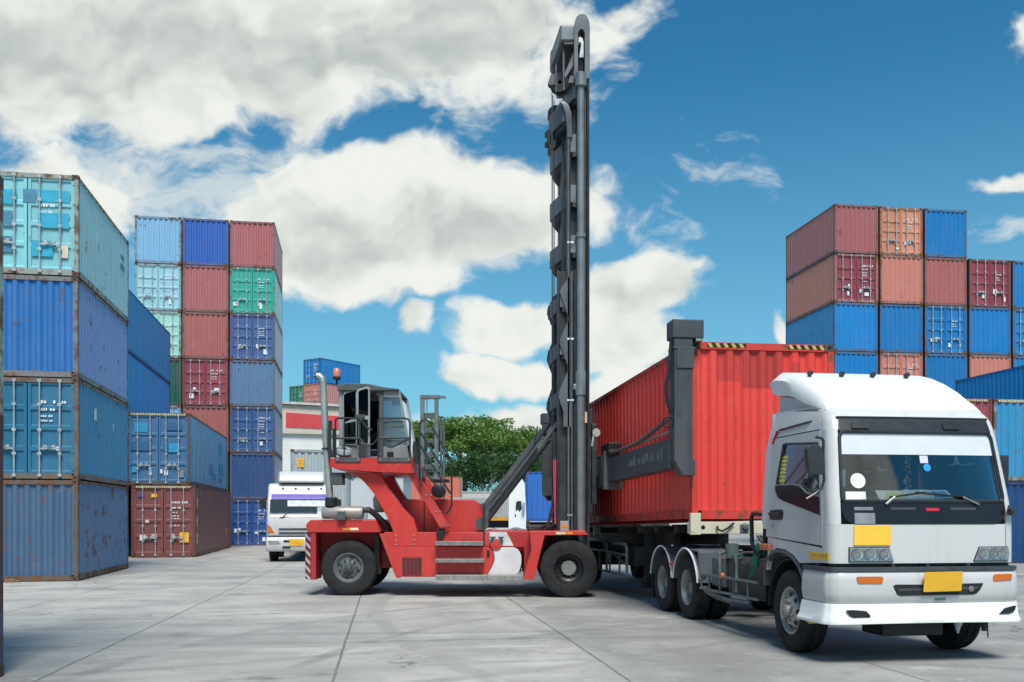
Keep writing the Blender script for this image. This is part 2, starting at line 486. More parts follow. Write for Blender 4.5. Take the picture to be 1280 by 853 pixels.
# centres in the same unit (u to the right of the yard axis, v above the horizon)
CUM = [(8.3, 6.7, 1.7, 1.3, 1.3), (-4.6, 6.4, 5.8, 1.75, 2.0), (-1.2, 6.4, 2.5, 1.15, 1.5), (-1.45, 3.75, 2.35, 1.0, 1.9), (-2.7, 3.55, 1.5, .75, 1.0), (.3, 3.95, 1.2, .6, .9),
       (1.55, 2.85, 1.05, .42, 1.1), (.05, 2.42, .80, .36, 1.1), (1.5, 2.25, .95, .5, 1.0), (-.1, 1.80, .72, .30, 1.1), (1.6, 1.6, .8, .35, .9), (-6.5, 3.8, 2.6, .9, .5),
       (6.3, 4.2, .55, .17, .8), (1.5, 6.35, .6, .32, .45), (-1.15, 2.42, .20, .20, .5), (.3, 1.0, 2.6, .30, .8), (3.38, 2.3, .10, .35, .6), (6.45, 6.0, .25, .35, .6)]
WISP = [(-4.4, 4.2, 3.0, 1.7, .9), (-.1, 5.4, 1.4, 1.0, .95), (2.6, 4.4, 1.3, .7, .55), (6.2, 3.6, 1.4, .5, .6), (1.3, 5.8, .6, .7, .6), (2.0, 3.5, .9, .35, .5)]
tot = g = cov = None
for e in CUM:
    ee, vy = ell(*e)
    cov = ee if cov is None else t.m('MAXIMUM', cov, ee)
    pe = t.m('MAXIMUM', ee, 0.0); ge = t.m('MULTIPLY', pe, vy)
    tot = pe if tot is None else t.m('ADD', tot, pe); g = ge if g is None else t.m('ADD', g, ge)
rel = t.m('DIVIDE', g, t.m('MAXIMUM', tot, .05))
wc = None
for e in WISP:
    ee, vy = ell(*e[:4]); ee = t.m('ADD', ee, e[4] - 1.0); wc = ee if wc is None else t.m('MAXIMUM', wc, ee)
dens = t.ss(t.m('ADD', t.m('MAXIMUM', cov, -.6), t.m('MULTIPLY_ADD', f1, 2.3, -1.15)), -.05, .34)
wdens = t.m('MULTIPLY', t.ss(t.m('ADD', t.m('MAXIMUM', wc, -1.6), t.m('MULTIPLY_ADD', fs, 3.4, -1.7)), .1, 1.0), .74)
g1 = t.noise(t.mapping(P, (1, 1.25, 1)), .75, 3.2, .5); g2 = t.noise(t.mapping(P, (1, 1.25, 1), loc=(.10, .30, 0)), .75, 3.2, .5)
edge = t.m('ADD', t.m('MULTIPLY', t.m('SUBTRACT', g1, g2), 1.7), t.m('MULTIPLY', t.m('SUBTRACT', f1, f2), .55))
thick = t.ss(tot, .25, 1.25)
lit = t.m('ADD', t.m('ADD', .80, edge), t.m('MULTIPLY', t.m('MULTIPLY_ADD', rel, .62, -.16), thick), clamp=True)
ccol = t.mix(t.ss(lit, .15, .95), (4.0, 4.4, 4.2), (7.1, 7.3, 6.9))
tint = t.mix(1.0, sky.outputs[0], (.22, .80, .95), 'MULTIPLY')
hz = t.ss(dz, .45, 0.02)
skyc = t.mix(t.m('MULTIPLY', hz, .45), tint, (3.0, 5.4, 6.3))
c1 = t.mix(wdens, skyc, (6.0, 6.5, 6.4))
c2 = t.mix(dens, c1, ccol)
below = t.ss(dz, -.02, .0)
t.l.new(t.mix(below, (2.2, 2.25, 2.2), c2), bg.inputs[0])
try: world.cycles.sampling_method = 'MANUAL'; world.cycles.sample_map_resolution = 512
except Exception: pass

sun = bpy.data.lights.new('sun', 'SUN'); sun.energy = 3.9; sun.angle = R(24); sun.color = (1.0, .965, .90)
so = bpy.data.objects.new('sun', sun); COL.objects.link(so)
sd = Vector((math.sin(SUN_AZ) * math.cos(SUN_EL), math.cos(SUN_AZ) * math.cos(SUN_EL), math.sin(SUN_EL)))
so.rotation_euler = sd.to_track_quat('Z', 'Y').to_euler(); so.location = (0, 0, 60)

vs = SC.view_settings; SC.display_settings.display_device = 'sRGB'
vs.view_transform = 'Standard'; vs.look = 'None'; vs.gamma = 1; vs.use_curve_mapping = False; vs.exposure = 0.30
SC.cycles.use_denoising = True
SC.cycles.max_bounces = 6; SC.cycles.transparent_max_bounces = 12
SC.cycles.sample_clamp_indirect = 8

# concrete yard
m, t, b = new_mat('yard_concrete')
tc = t.node('ShaderNodeTexCoord'); v = tc.outputs['Object']
JY = R(7.4)
vr = t.mapping(v, rot=(0, 0, -JY))                        # slab frame
s2 = t.node('ShaderNodeSeparateXYZ'); t.l.new(vr, s2.inputs[0])
jw = t.m('MULTIPLY_ADD', t.noise(v, 1.3, 4, .6), .05, -.025)
def joint(x, off, step, wid):
    xx = t.m('ADD', t.m('ADD', x, -off + step / 2), jw)
    fr = t.m('SUBTRACT', t.m('MODULO', t.m('ADD', xx, 900 * step), step), step / 2)
    return t.ss(t.m('ABSOLUTE', fr), wid, wid * .35)
X0 = PX(415, 9.635); vj = X0 * math.cos(JY) + 9.635 * math.sin(JY)
jl = joint(s2.outputs[0], vj, 2.98, .022)
jt = joint(s2.outputs[1], 12.9, 14.0, .03)
n_big = t.noise(v, .16, 4, .55); n_mid = t.noise(v, .7, 6, .62); n_fine = t.noise(v, 9.0, 6, .7); n_grit = t.noise(v, 60.0, 3, .6)
drag = t.noise(t.mapping(vr, (.35, 1.6, 1)), .8, 6, .62)  # tyre and rain streaks across the slabs
base = t.mix(t.ss(n_mid, .3, .72), (.31, .295, .275), (.44, .42, .385))
base = t.mix(t.m('MULTIPLY', t.ss(drag, .52, .75), .6), base, (.54, .52, .48))
base = t.mix(t.m('MULTIPLY', t.ss(drag, .46, .26), .55), base, (.20, .20, .20))
base = t.mix(t.m('MULTIPLY', t.ss(n_big, .50, .32), .5), base, (.20, .20, .198))
# the older, darker slabs to the right of the second joint
ro = t.ss(t.m('ADD', s2.outputs[0], t.m('MULTIPLY_ADD', n_mid, 1.2, -.6)), vj + 2.7, vj + 3.3)
base = t.mix(t.m('MULTIPLY', ro, .40), base, t.mix(t.ss(n_mid, .35, .7), (.12, .122, .125), (.24, .24, .24)))
# oil stains
oil = t.noise(t.mapping(v, loc=(3.1, 8.7, 0)), .42, 5, .6)
base = t.mix(t.m('MULTIPLY', t.ss(oil, .62, .72), .55), base, (.09, .09, .092))
# dark tyre arcs left by turning machines
for (cx_, cy_, rad, wd, k_) in ((9.0, 9.0, 11.5, .16, .40), (9.0, 9.0, 13.6, .17, .34), (-14.0, 30.0, 22.0, .18, .30), (-14.0, 30.0, 24.2, .17, .28), (2.0, 2.0, 9.2, .14, .30), (2.0, 2.0, 11.3, .14, .26), (-4.0, 40.0, 26.5, .2, .30), (20.0, 20.0, 20.5, .2, .3), (20.0, 20.0, 22.6, .2, .26)):
    sv = t.node('ShaderNodeSeparateXYZ'); t.l.new(v, sv.inputs[0])
    ex = t.m('SUBTRACT', sv.outputs[0], cx_); ey = t.m('SUBTRACT', sv.outputs[1], cy_)
    dd = t.m('ABSOLUTE', t.m('SUBTRACT', t.m('SQRT', t.m('ADD', t.m('MULTIPLY', ex, ex), t.m('MULTIPLY', ey, ey))), t.m('ADD', rad, t.m('MULTIPLY_ADD', n_big, .5, -.25))))
    base = t.mix(t.m('MULTIPLY', t.m('MULTIPLY', t.ss(dd, wd, wd * .3), t.ss(n_mid, .38, .62)), k_), base, (.10, .10, .10))
spl = t.noise(t.mapping(v, loc=(11.0, 3.0, 0)), 1.9, 7, .66)
base = t.mix(t.m('MULTIPLY', t.ss(spl, .60, .66), .35), base, (.17, .168, .16))
base = t.mix(t.m('MULTIPLY', t.ss(spl, .40, .34), .35), base, (.55, .54, .52))
vo = t.node('ShaderNodeTexVoronoi', feature='DISTANCE_TO_EDGE'); vo.inputs['Scale'].default_value = .22
wv = t.node('ShaderNodeVectorMath', operation='ADD'); t.l.new(v, wv.inputs[0]); t.l.new(t.comb(t.m('MULTIPLY', n_mid, 2.2), t.m('MULTIPLY', drag, 2.2), 0.0), wv.inputs[1]); t.l.new(wv.outputs[0], vo.inputs['Vector'])
crk = t.m('MULTIPLY', t.ss(vo.outputs['Distance'], .006, .0015), t.ss(n_big, .50, .58))
base = t.mix(t.m('MULTIPLY', crk, .7), base, (.07, .07, .07))
pit = t.noise(v, 3.4, 8, .72)
base = t.mix(t.m('MULTIPLY', t.ss(pit, .60, .68), .38), base, (.16, .158, .15))
base = t.mix(t.m('MULTIPLY', t.ss(pit, .40, .33), .40), base, (.58, .57, .54))
jn = t.ss(s2.outputs[1], 13.6, 12.5); jn2 = t.ss(s2.outputs[1], 12.2, 12.9)
seam = t.m('MULTIPLY', t.m('MULTIPLY', jn, jn2), t.ss(n_mid, .42, .62))
base = t.mix(t.m('MULTIPLY', seam, .55), base, (.13, .13, .13))
base = t.mix(t.m('MULTIPLY', t.ss(n_fine, .6, .75), .25), base, (.15, .15, .15))
base = t.mix(t.m('MULTIPLY', t.ss(n_grit, .62, .7), .3), base, (.6, .6, .58))
jall = t.m('MAXIMUM', t.m('MULTIPLY', jl, t.ss(n_mid, .25, .5, .55, 1.0)), t.m('MULTIPLY', jt, .55))
base = t.mix(t.m('MULTIPLY', jall, .62), base, (.055, .055, .055))
t.put(b.inputs['Base Color'], base)
t.put(b.inputs['Roughness'], t.m('MULTIPLY_ADD', n_mid, .3, .58))
b.inputs['Specular IOR Level'].default_value = .35
bp = t.node('ShaderNodeBump'); bp.inputs['Strength'].default_value = .35; bp.inputs['Distance'].default_value = .01
t.put(bp.inputs['Height'], t.m('SUBTRACT', t.m('ADD', t.m('MULTIPLY', n_fine, .5), t.m('MULTIPLY', n_grit, .25)), t.m('MULTIPLY', jall, 1.5)))
t.l.new(bp.outputs[0], b.inputs['Normal'])
gr = MB(); gr.add([(-900, -300, 0), (900, -300, 0), (900, 2500, 0), (-900, 2500, 0)], [(0, 1, 2, 3)])
tag(gr.build('ground', m), kind='structure')
# ------------------------------------------------------------------ container stacks
C_BLUE = (.004, .165, .43); C_BLUE2 = (.007, .19, .48); C_NAVY = (.028, .085, .22); C_ROYAL = (.022, .10, .38)
C_PINK = (.38, .115, .115); C_SALMON = (.53, .19, .145); C_DRED = (.25, .042, .058); C_RBROWN = (.34, .105, .092); C_ORANGE = (.54, .22, .13)
C_TEAL = (.20, .50, .55); C_PALE = (.30, .55, .62); C_LBLUE = (.19, .38, .56); C_SLATE = (.11, .20, .33); C_DGREEN = (.012, .10, .07)
C_GREEN = (.02, .38, .28); C_MAROON = (.22, .045, .045); C_PGREEN = (.35, .62, .55)
W_ST = plain((.72, .74, .74), .5, 0, .2, 20)
Y_ST = plain((.80, .42, .03), .5, 0, .2, 20)
def offs(p, yaw, du, dv=0.0):
    return (p[0] + math.cos(yaw) * du - math.sin(yaw) * dv, p[1] + math.sin(yaw) * du + math.cos(yaw) * dv)
rj = random.Random(3)
def stk():
    """loose small stickers and white marks low on a door"""
    out = []
    for s in (-1, 1):
        for k in range(rj.choice((1, 2, 2))):
            out.append((s * rj.uniform(.2, .95), rj.uniform(.35, .95), rj.uniform(.10, .26), rj.uniform(.10, .30), W_ST))
    return out

# the stack cut by the left edge of the frame
yawE = R(10)
pE = offs((PX(4.2, 10.02), 10.02), yawE, -CW, -6.058)
GE = 'containers in the stack cut by the left edge'
add_box_container('shipping_container', 'dark blue container with rusty corner post, bottom of the stack cut by left edge', GE, pE, yawE, (.02, .055, .16), hero=True, rust=.45, doors=False)
add_box_container('shipping_container', 'pale green container with rusty castings, middle of the stack cut by left edge', GE, pE, yawE, (.42, .52, .42), z=2.594, hero=True, rust=.4, doors=False, frame=(.36, .44, .35))
add_box_container('shipping_container', 'dark container on top of pale green one, at the left edge of the photo', GE, offs(pE, yawE, -.035), yawE, (.03, .05, .10), z=5.188, hero=True, doors=False)

# stack A: near left, four high; paler side walls stand in for glancing sky light
yawA = R(10.4); pA = offs((PX(97.3, 24.5), 24.5), yawA, -CW); GA = 'containers in the near left blue stack'
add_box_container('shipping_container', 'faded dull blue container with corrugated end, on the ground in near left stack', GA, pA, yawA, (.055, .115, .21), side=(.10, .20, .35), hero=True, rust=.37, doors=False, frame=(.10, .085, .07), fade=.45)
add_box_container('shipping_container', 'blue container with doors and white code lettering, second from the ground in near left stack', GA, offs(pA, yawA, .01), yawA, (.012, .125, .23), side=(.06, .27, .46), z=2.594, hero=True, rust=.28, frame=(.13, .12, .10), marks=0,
                  stickers=[(.72, .78, .10, .10, W_ST)], patches=[(1, -1.2, 1.85, .24, .32, W_ST), (1, .95, 1.7, .07, .22, W_ST)])
add_box_container('shipping_container', 'bright blue container with corrugated end and purplish, light-paled side, third up in near left stack', GA, offs(pA, yawA, -.012, .03), yawA, (.014, .125, .36), side=(.21, .33, .60), z=5.188, hero=True, rust=.28, doors=False, frame=(.15, .15, .16))
PT1 = plain((.02, .34, .50), .5, 0, .2, 5); PT2 = plain((.055, .20, .32), .5, 0, .2, 5)
add_box_container('shipping_container', 'turquoise container with patched doors and locking bars, top of near left stack', GA, offs(pA, yawA, .008, .02), yawA, C_TEAL, side=(.38, .64, .66), z=7.782, hero=True, rust=.26, frame=(.25, .28, .26), marks=1,
                  stickers=[(.62, 2.02, .78, .30, PT1), (.62, 1.40, .74, .38, PT1), (-.55, 1.95, .6, .36, PT1), (-.6, 1.4, .5, .4, PT2), (.05, 2.0, .30, .34, PT2), (.35, .68, .5, .40, PT1), (-.55, .75, .4, .4, PT2), (.86, .62, .22, .32, plain((.62, .55, .42), .7, 0, .3, 12))],
                  patches=[(1, 2.2, 1.55, .5, .16, PT2), (1, 2.2, 1.85, .4, .12, PT2), (1, -.9, 1.6, .12, .26, W_ST)])

# stack D: striped high cubes, doors to the yard
yawD = R(9.8); GD = 'high containers with striped top rails, left'
pD = offs((PX(243.8, 38.6), 38.6), yawD, -CW)
W_D = W_ST
add_box_container('shipping_container', 'long maroon container with yellow door sticker, on the ground beside the white cargo truck', GD, pD, yawD, (.20, .058, .052), L=12.192, H=2.896, hero=True, rust=.26, marks=2, striped=True, smooth=True,
                  stickers=[(.80, .80, .36, .40, Y_ST), (-.62, 1.45, .14, .12, plain((.75, .5, .45))), (-.35, 2.48, .22, .14, Y_ST), (-.85, 2.48, .22, .12, plain((.05, .06, .25))), (-.8, .8, .2, .22, W_ST), (-.35, .85, .2, .2, plain((.5, .4, .38))), (.35, .8, .12, .3, plain((.5, .4, .38)))],
                  patches=[(1, -5.45, 2.2, .14, .42, W_ST), (1, -5.45, 1.45, .14, .42, W_ST), (1, -5.45, .75, .14, .42, W_ST), (1, 4.2, .9, .2, .3, Y_ST)])
PB = plain((.02, .26, .46), .5, 0, .2, 5); PB2 = plain((.02, .10, .22), .5, 0, .2, 5)
add_box_container('shipping_container', 'long blue container with striped rail and patched doors, resting on the maroon container', GD, offs(pD, yawD, -.20, .02), yawD, (.045, .14, .28), side=(.18, .38, .57), L=12.192, H=2.896, z=2.90, hero=True, rust=.26, striped=True, smooth=True, frame=(.06, .075, .09),  # paler side wall carries glancing light in its colour
                  stickers=[(-.65, 2.3, .5, .38, PB), (-.65, 1.55, .8, .34, PB2), (.58, 1.5, .45, .36, PB), (.3, 1.5, .2, .3, PB2), (.30, .5, .14, .2, W_ST), (.86, .46, .24, .3, plain((.22, .20, .21))), (.6, 2.35, .6, .3, PB2), (-.3, .5, .1, .2, W_ST), (.12, .55, .08, .16, W_ST), (-.9, .62, .2, .24, PB)],
                  patches=[(1, 3.4, 2.1, 1.0, .55, PB), (1, 3.6, 1.05, 2.0, .6, PB), (1, .2, .9, 1.1, .5, PB), (1, 1.0, .62, 1.5, .34, PB), (1, 3.4, .55, 1.4, .2, plain((.10, .20, .36)))])

# stack B: smooth bright blue, behind A
yawB = R(10.2); GB = 'smooth bright blue containers behind near left stack'
pB = offs((-17.45, 49.0), yawB, -CW, -12.192)
zb = 0
for k, (h, lab) in enumerate(((2.896, 'smooth blue container at the bottom of the column hidden behind near left stack'), (2.896, 'smooth blue container second up in the column behind near left stack'),
                              (2.591, 'smooth bright blue long container below its twin, behind near left stack'), (2.591, 'smooth bright blue long container on top of its twin, behind near left stack'))):
    add_box_container('shipping_container', lab, GB, offs(pB, yawB, (0, .02, -.01, .01)[k]), yawB, (.012, .20, .52), side=(.006, .33, .66), L=12.192, H=h, z=zb, smooth=True, rust=.03, fade=.12)  # long sides brighter than the ends: side light put into the colour
    zb += h + .004

# stack C: the tall left one, three columns of seven
yawC = R(9.5); pC = (PX(343.5, 53.9), 53.9); GC = 'containers in the tall left stack'
tiersC = [  # bottom to top for each column; (colour, doors, words)
    [((.05, .10, .20), False, 'dull blue'), (C_DRED, False, 'dark red'), (C_LBLUE, True, 'light blue'), (C_DGREEN, False, 'dark green'), (C_PGREEN, True, 'pale mint green'), (C_PALE, True, 'pale turquoise'), (C_LBLUE, False, 'light blue')],
    [(C_NAVY, False, 'navy'), (C_DGREEN, False, 'green'), (C_RBROWN, False, 'dark red'), (C_DRED, True, 'wine red'), (C_RBROWN, False, 'brownish red'), (C_PINK, False, 'pinkish red'), (C_ROYAL, False, 'royal blue')],
    [((.012, .065, .26), True, 'deep blue'), ((.035, .085, .22), False, 'dark slate blue'), ((.03, .09, .24), True, 'dull blue'), (C_SLATE, False, 'grey blue'), ((.045, .095, .25), True, 'indigo blue'), (C_GREEN, True, 'emerald green'), (C_PINK, False, 'pinkish red')],
]
sidesC = {0: (.30, .30, .36), 1: (.36, .36, .42), 2: (.34, .36, .44), 3: (.45, .45, .52), 4: (.50, .52, .56), 5: (.50, .68, .64), 6: (.62, .36, .36)}  # right column's sides washed pale, overbright glancing light painted in
lev = ['on the ground', 'second from ground', 'third from ground', 'fourth up', 'third from top', 'second from top', 'topmost']
cn = ['left', 'middle', 'right']
for c in range(3):
    for k, (col, drs, wd) in enumerate(tiersC[c]):
        p = offs(pC, yawC, -CW - (2 - c) * 2.525 + rj.uniform(-.015, .015), rj.uniform(-.03, .03))
        lab = '%s %s container, %s in %s column of tall left stack' % (wd, 'doored' if drs else 'rib-ended', lev[k], cn[c])
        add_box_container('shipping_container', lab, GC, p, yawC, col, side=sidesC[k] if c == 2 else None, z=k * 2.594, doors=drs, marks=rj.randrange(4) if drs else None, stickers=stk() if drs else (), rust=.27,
                          frame=[.5 * q + .04 for q in col])

# stack R: the tall right one
yawR = R(8.3); pR = (PX(1043.5, 50.7), 50.7); GR = 'containers in the tall right stack'
tiersR = [
    [(C_NAVY, False, 'navy'), (C_BLUE, False, 'blue'), (C_SALMON, False, 'salmon'), (C_BLUE, False, 'bright blue'), (C_BLUE2, False, 'bright blue'), (C_SALMON, True, 'red and salmon'), (C_PINK, False, 'dusky pink')],
    [(C_BLUE, False, 'blue'), (C_RBROWN, False, 'red brown'), (C_BLUE, False, 'blue'), (C_SALMON, True, 'salmon'), (C_BLUE, False, 'bright blue'), (C_SALMON, False, 'salmon'), (C_ORANGE, True, 'orange')],
    [(C_BLUE, False, 'blue'), (C_BLUE, False, 'blue'), (C_DRED, False, 'dark red'), (C_BLUE, False, 'bright blue'), (C_BLUE, True, 'bright blue'), (C_RBROWN, False, 'reddish brown'), (C_BLUE, False, 'bright blue')],
    [(C_NAVY, False, 'navy'), (C_BLUE, False, 'blue'), (C_BLUE, False, 'blue'), (C_SALMON, False, 'salmon orange'), (C_BLUE, False, 'bright blue'), (C_DRED, True, 'wine red')],
    [(C_BLUE, False, 'blue'), (C_DRED, False, 'dark red'), (C_BLUE, False, 'blue'), (C_BLUE, False, 'bright blue'), (C_BLUE, True, 'bright blue'), (C_BLUE, False, 'bright blue')],
    [(C_BLUE, False, 'blue'), (C_RBROWN, False, 'red brown'), (C_BLUE, False, 'blue'), (C_DRED, False, 'dark red'), (C_BLUE, False, 'blue')],
]
colw = ['first', 'second', 'third', 'fourth', 'fifth', 'sixth']
levr = ['on the ground', 'second tier', 'third tier', 'fourth tier', 'fifth tier', 'sixth tier', 'top tier']
RPINK = paint(C_PINK)
for c in range(6):
    for k, (col, drs, wd) in enumerate(tiersR[c]):
        p = offs(pR, yawR, c * 2.575 + rj.uniform(-.015, .015), rj.uniform(-.03, .03))
        sd_ = None; dr_ = None
        if c == 0:
            sd_ = {6: (.50, .19, .18), 5: (.62, .24, .17), 4: (.06, .29, .55), 3: (.06, .29, .55)}.get(k)  # exposed sides lightened in paint, standing in for glancing light
            if k == 5: dr_ = C_DRED
        lab = '%s %s container, %s of %s column from left, tall right stack' % (wd, 'doored' if drs else 'rib-ended', levr[k], colw[c])
        add_box_container('shipping_container', lab, GR, p, yawR, col, side=sd_, door=dr_, z=k * 2.594, doors=drs, marks=rj.randrange(4) if drs else None, stickers=stk() if drs else (), rust=.24, frame=[.45 * q + .05 for q in col], fade=.25)

# near right: striped high cubes and the blue stack behind them
yawF = R(8.5); GF = 'high containers with striped top rails, right'
pF = (PX(1243, 33.8), 33.8)
add_box_container('shipping_container', 'dark blue high container on the ground behind the white tractor cab', GF, pF, yawF, (.006, .055, .17), L=12.192, H=2.896, hero=True, doors=False, rust=.2)
add_box_container('shipping_container', 'sky blue high container with rusty post, upper tier at the right edge', GF, offs(pF, yawF, .0, .03), yawF, (.03, .27, .50), L=12.192, H=2.896, z=2.90, hero=True, doors=False, rust=.33, striped=True, frame=(.22, .26, .25))
pF2 = offs(pF, yawF, -2.52)
add_box_container('shipping_container', 'dark red high container on the ground beside the dark blue one, behind the cab', GF, pF2, yawF, C_DRED, L=12.192, H=2.896, hero=True, doors=False)
add_box_container('shipping_container', 'maroon high container with striped rail, upper tier beside the sky blue one', GF, pF2, yawF, (.25, .05, .065), L=12.192, H=2.896, z=2.90, hero=True, doors=False, rust=.18, striped=True)
yawG = R(9); pG = offs((20.0, 43.3), yawG, 0, -6.058)
for k in range(3):
    add_box_container('shipping_container', ('blue container on the ground behind the sky blue high container', 'blue container in the middle of the short stack behind the sky blue one', 'bright blue container showing its long side above the maroon and sky blue ones')[k],
                      'blue containers of the short stack on the right', pG, yawG, C_BLUE, side=(.006, .28, .60), z=k * 2.594, doors=False, rust=.1, fade=.2)  # side wall brightened in colour because it catches little sun

# far stack beyond the warehouse, turned the other way
yawH = R(-34); GH = 'containers in the far stack beyond the warehouse'
pH = (-22.02, 101.36)
colsH = [(C_NAVY, 'navy'), (C_BLUE, 'blue'), (C_DRED, 'dark red'), (C_NAVY, 'slate'), (C_BLUE, 'mid blue'), (C_SALMON, 'salmon red'), (C_BLUE, 'bright blue')]
for k, (col, wd) in enumerate(colsH):
    add_box_container('shipping_container', '%s container with doors, %s in the far turned stack beyond the warehouse' % (wd, lev[k]), GH, pH, yawH, col, side=(.55, .24, .22) if k == 5 else ((.012, .17, .42) if k == 6 else None), z=k * 2.594, marks=k, stickers=stk(), rust=.05, fade=.2)
pH2 = offs(pH, yawH, -2.55, .4)
for k, (col, wd) in enumerate([(C_BLUE, 'blue'), (C_DGREEN, 'green'), (C_DRED, 'dark red'), (C_RBROWN, 'red brown'), (C_BLUE, 'bright blue'), ((.03, .18, .11), 'dark green')]):
    add_box_container('shipping_container', '%s container, %s in the outer column of the far stack' % (wd, ('on the ground', 'second tier', 'third tier', 'fourth tier', 'fifth tier', 'top')[k]), GH, pH2, yawH, col, z=k * 2.594, marks=k, stickers=stk(), rust=.05, fade=.2)

# salmon pair behind the handler
pS = (PX(488, 86), 86.0)
for k in range(2):
    t_ = add_box_container('shipping_container', ('salmon container on the ground below its twin, in front of the trees', 'salmon container on top of its twin, seen side on before the trees')[k], 'salmon containers in front of the trees',
                           (PX(576, 86) , 86.0), R(90), C_SALMON, side=(.52, .15, .10), z=k * 2.594, doors=True, rust=.1)
# ------------------------------------------------------------------ wheels
def make_wheel(parent, c, ax, Rr, w, style, tyre_mat=None, rim_mat=None, rim_ratio=.56, lug=0.0, hub_mat=None, name='wheel'):
    """c: centre of the outer face; ax: outward axis. wheel (rim) > tyre, hub"""
    rr = Rr * rim_ratio; rim_mat = rim_mat or M_GREY
    rim = MB(c)
    if style == 'steer':     # outset disc of a front axle
        prof = [(rr + .01, -.05), (rr + .012, -.005), (rr - .012, -.004), (rr - .03, -.03), (rr - .05, -.075), (rr * .80, -.085), (rr * .72, -.03), (rr * .52, .012), (rr * .34, .02), (rr * .30, .0)]
    elif style == 'dual':    # deep dish of a rear dual axle
        prof = [(rr + .01, -.05), (rr + .012, -.005), (rr - .012, -.004), (rr - .03, -.03), (rr - .045, -.10), (rr - .06, -.17), (rr * .72, -.185), (rr * .52, -.175), (rr * .50, -.10), (rr * .34, -.09)]
    elif style == 'plant':   # heavy handler disc
        prof = [(rr + .01, -.06), (rr + .012, .0), (rr - .015, .002), (rr - .03, -.025), (rr - .055, -.035), (rr - .07, -.06), (rr * .62, -.055), (rr * .50, -.045), (rr * .36, -.03)]
    else:                    # deep drive wheel with planetary cap
        prof = [(rr + .01, -.06), (rr + .012, .0), (rr - .015, .002), (rr - .04, -.03), (rr - .055, -.10), (rr - .08, -.11), (rr * .62, -.15), (rr * .5, -.16)]
    rim.lathe(prof, c, ax, 40)
    ro = rim.build(name, rim_mat, parent, recalc=True, sharp=30); ro.location = Vector(c) - Vector(parent.get('origin', (0, 0, 0)))
    ty = MB(c); n = 160 if lug else 40
    s = Rr - rr
    prof = [(rr - .005, -.05), (rr + .008, .002), (rr + s * .18, .012), (rr + s * .5, .018), (rr + s * .78, .004), (rr + s * .93, -.012), (Rr - .006, -.03), (Rr, -.055), (Rr, -w * .30), (Rr - .012, -w * .31), (Rr - .012, -w * .34), (Rr, -w * .35),
            (Rr, -w * .65), (Rr - .012, -w * .66), (Rr - .012, -w * .69), (Rr, -w * .70), (Rr, -w + .055), (rr + s * .9, -w + .01), (rr + s * .5, -w - .01), (rr, -w)]
    mod = None
    if lug:
        def mod(i, k, r_, h):
            if 4 <= i <= 16 and (k % 4) < 2: return r_ - lug * (1 if 5 < i < 16 else .6), h
            return r_, h
    ty.lathe(prof, c, ax, n, mod=mod)
    ty.build('tyre', tyre_mat or M_RUBBER, ro, recalc=True, sharp=32)
    hb = MB(c); A = Vector(ax).normalized(); a = A.orthogonal().normalized(); b = A.cross(a); C = Vector(c)
    if style == 'steer':
        hb.lathe([(rr * .33, .0), (rr * .30, .05), (rr * .24, .075), (rr * .10, .085), (.001, .085)], c, ax, 24)
        for k in range(8):
            q = 2 * math.pi * (k + .5) / 8; p = C + (a * math.cos(q) + b * math.sin(q)) * rr * .44
            hb.lathe([(.020, .0), (.020, .045), (.001, .047)], p, ax, 6)
        hh = MB(c)
        for k in range(8):
            q = 2 * math.pi * k / 8; p = C + (a * math.cos(q) + b * math.sin(q)) * rr * .70
            hb.lathe([(.034, -.018), (.030, -.014), (.001, -.02)], p, (A + (a * math.cos(q) + b * math.sin(q)) * .45), 12, 1)
    elif style == 'dual':
        hb.lathe([(rr * .40, -.17), (rr * .38, -.10), (rr * .30, -.07), (rr * .12, -.06), (.001, -.06)], c, ax, 24)
        for k in range(8):
            q = 2 * math.pi * k / 8; p = C + (a * math.cos(q) + b * math.sin(q)) * rr * .44
            hb.lathe([(.019, -.10), (.019, -.06), (.001, -.058)], p, ax, 6)
    elif style == 'plant':
        hb.lathe([(rr * .38, -.03), (rr * .36, .02), (rr * .24, .03), (rr * .20, .075), (rr * .10, .09), (.001, .09)], c, ax, 20)
        for k in range(10):
            q = 2 * math.pi * k / 10; p = C + (a * math.cos(q) + b * math.sin(q)) * rr * .56
            hb.lathe([(.024, -.05), (.024, -.005), (.001, -.003)], p, ax, 6)
        for k in range(4):
            q = 2 * math.pi * (k + .3) / 4; p = C + (a * math.cos(q) + b * math.sin(q)) * rr * .72
            hb.lathe([(.035, -.05), (.001, -.049)], p, ax, 10, 1)
    else:
        hb.lathe([(rr * .50, -.16), (rr * .48, -.10), (rr * .45, -.085), (.001, -.085)], c, ax, 28)
        for k in range(12):
            q = 2 * math.pi * k / 12; p = C + (a * math.cos(q) + b * math.sin(q)) * rr * .58
            hb.lathe([(.022, -.15), (.022, -.115), (.001, -.113)], p, ax, 6, 1)
    hb.build('hub', [hub_mat or rim_mat, M_BLACK], ro, recalc=True)
    return ro

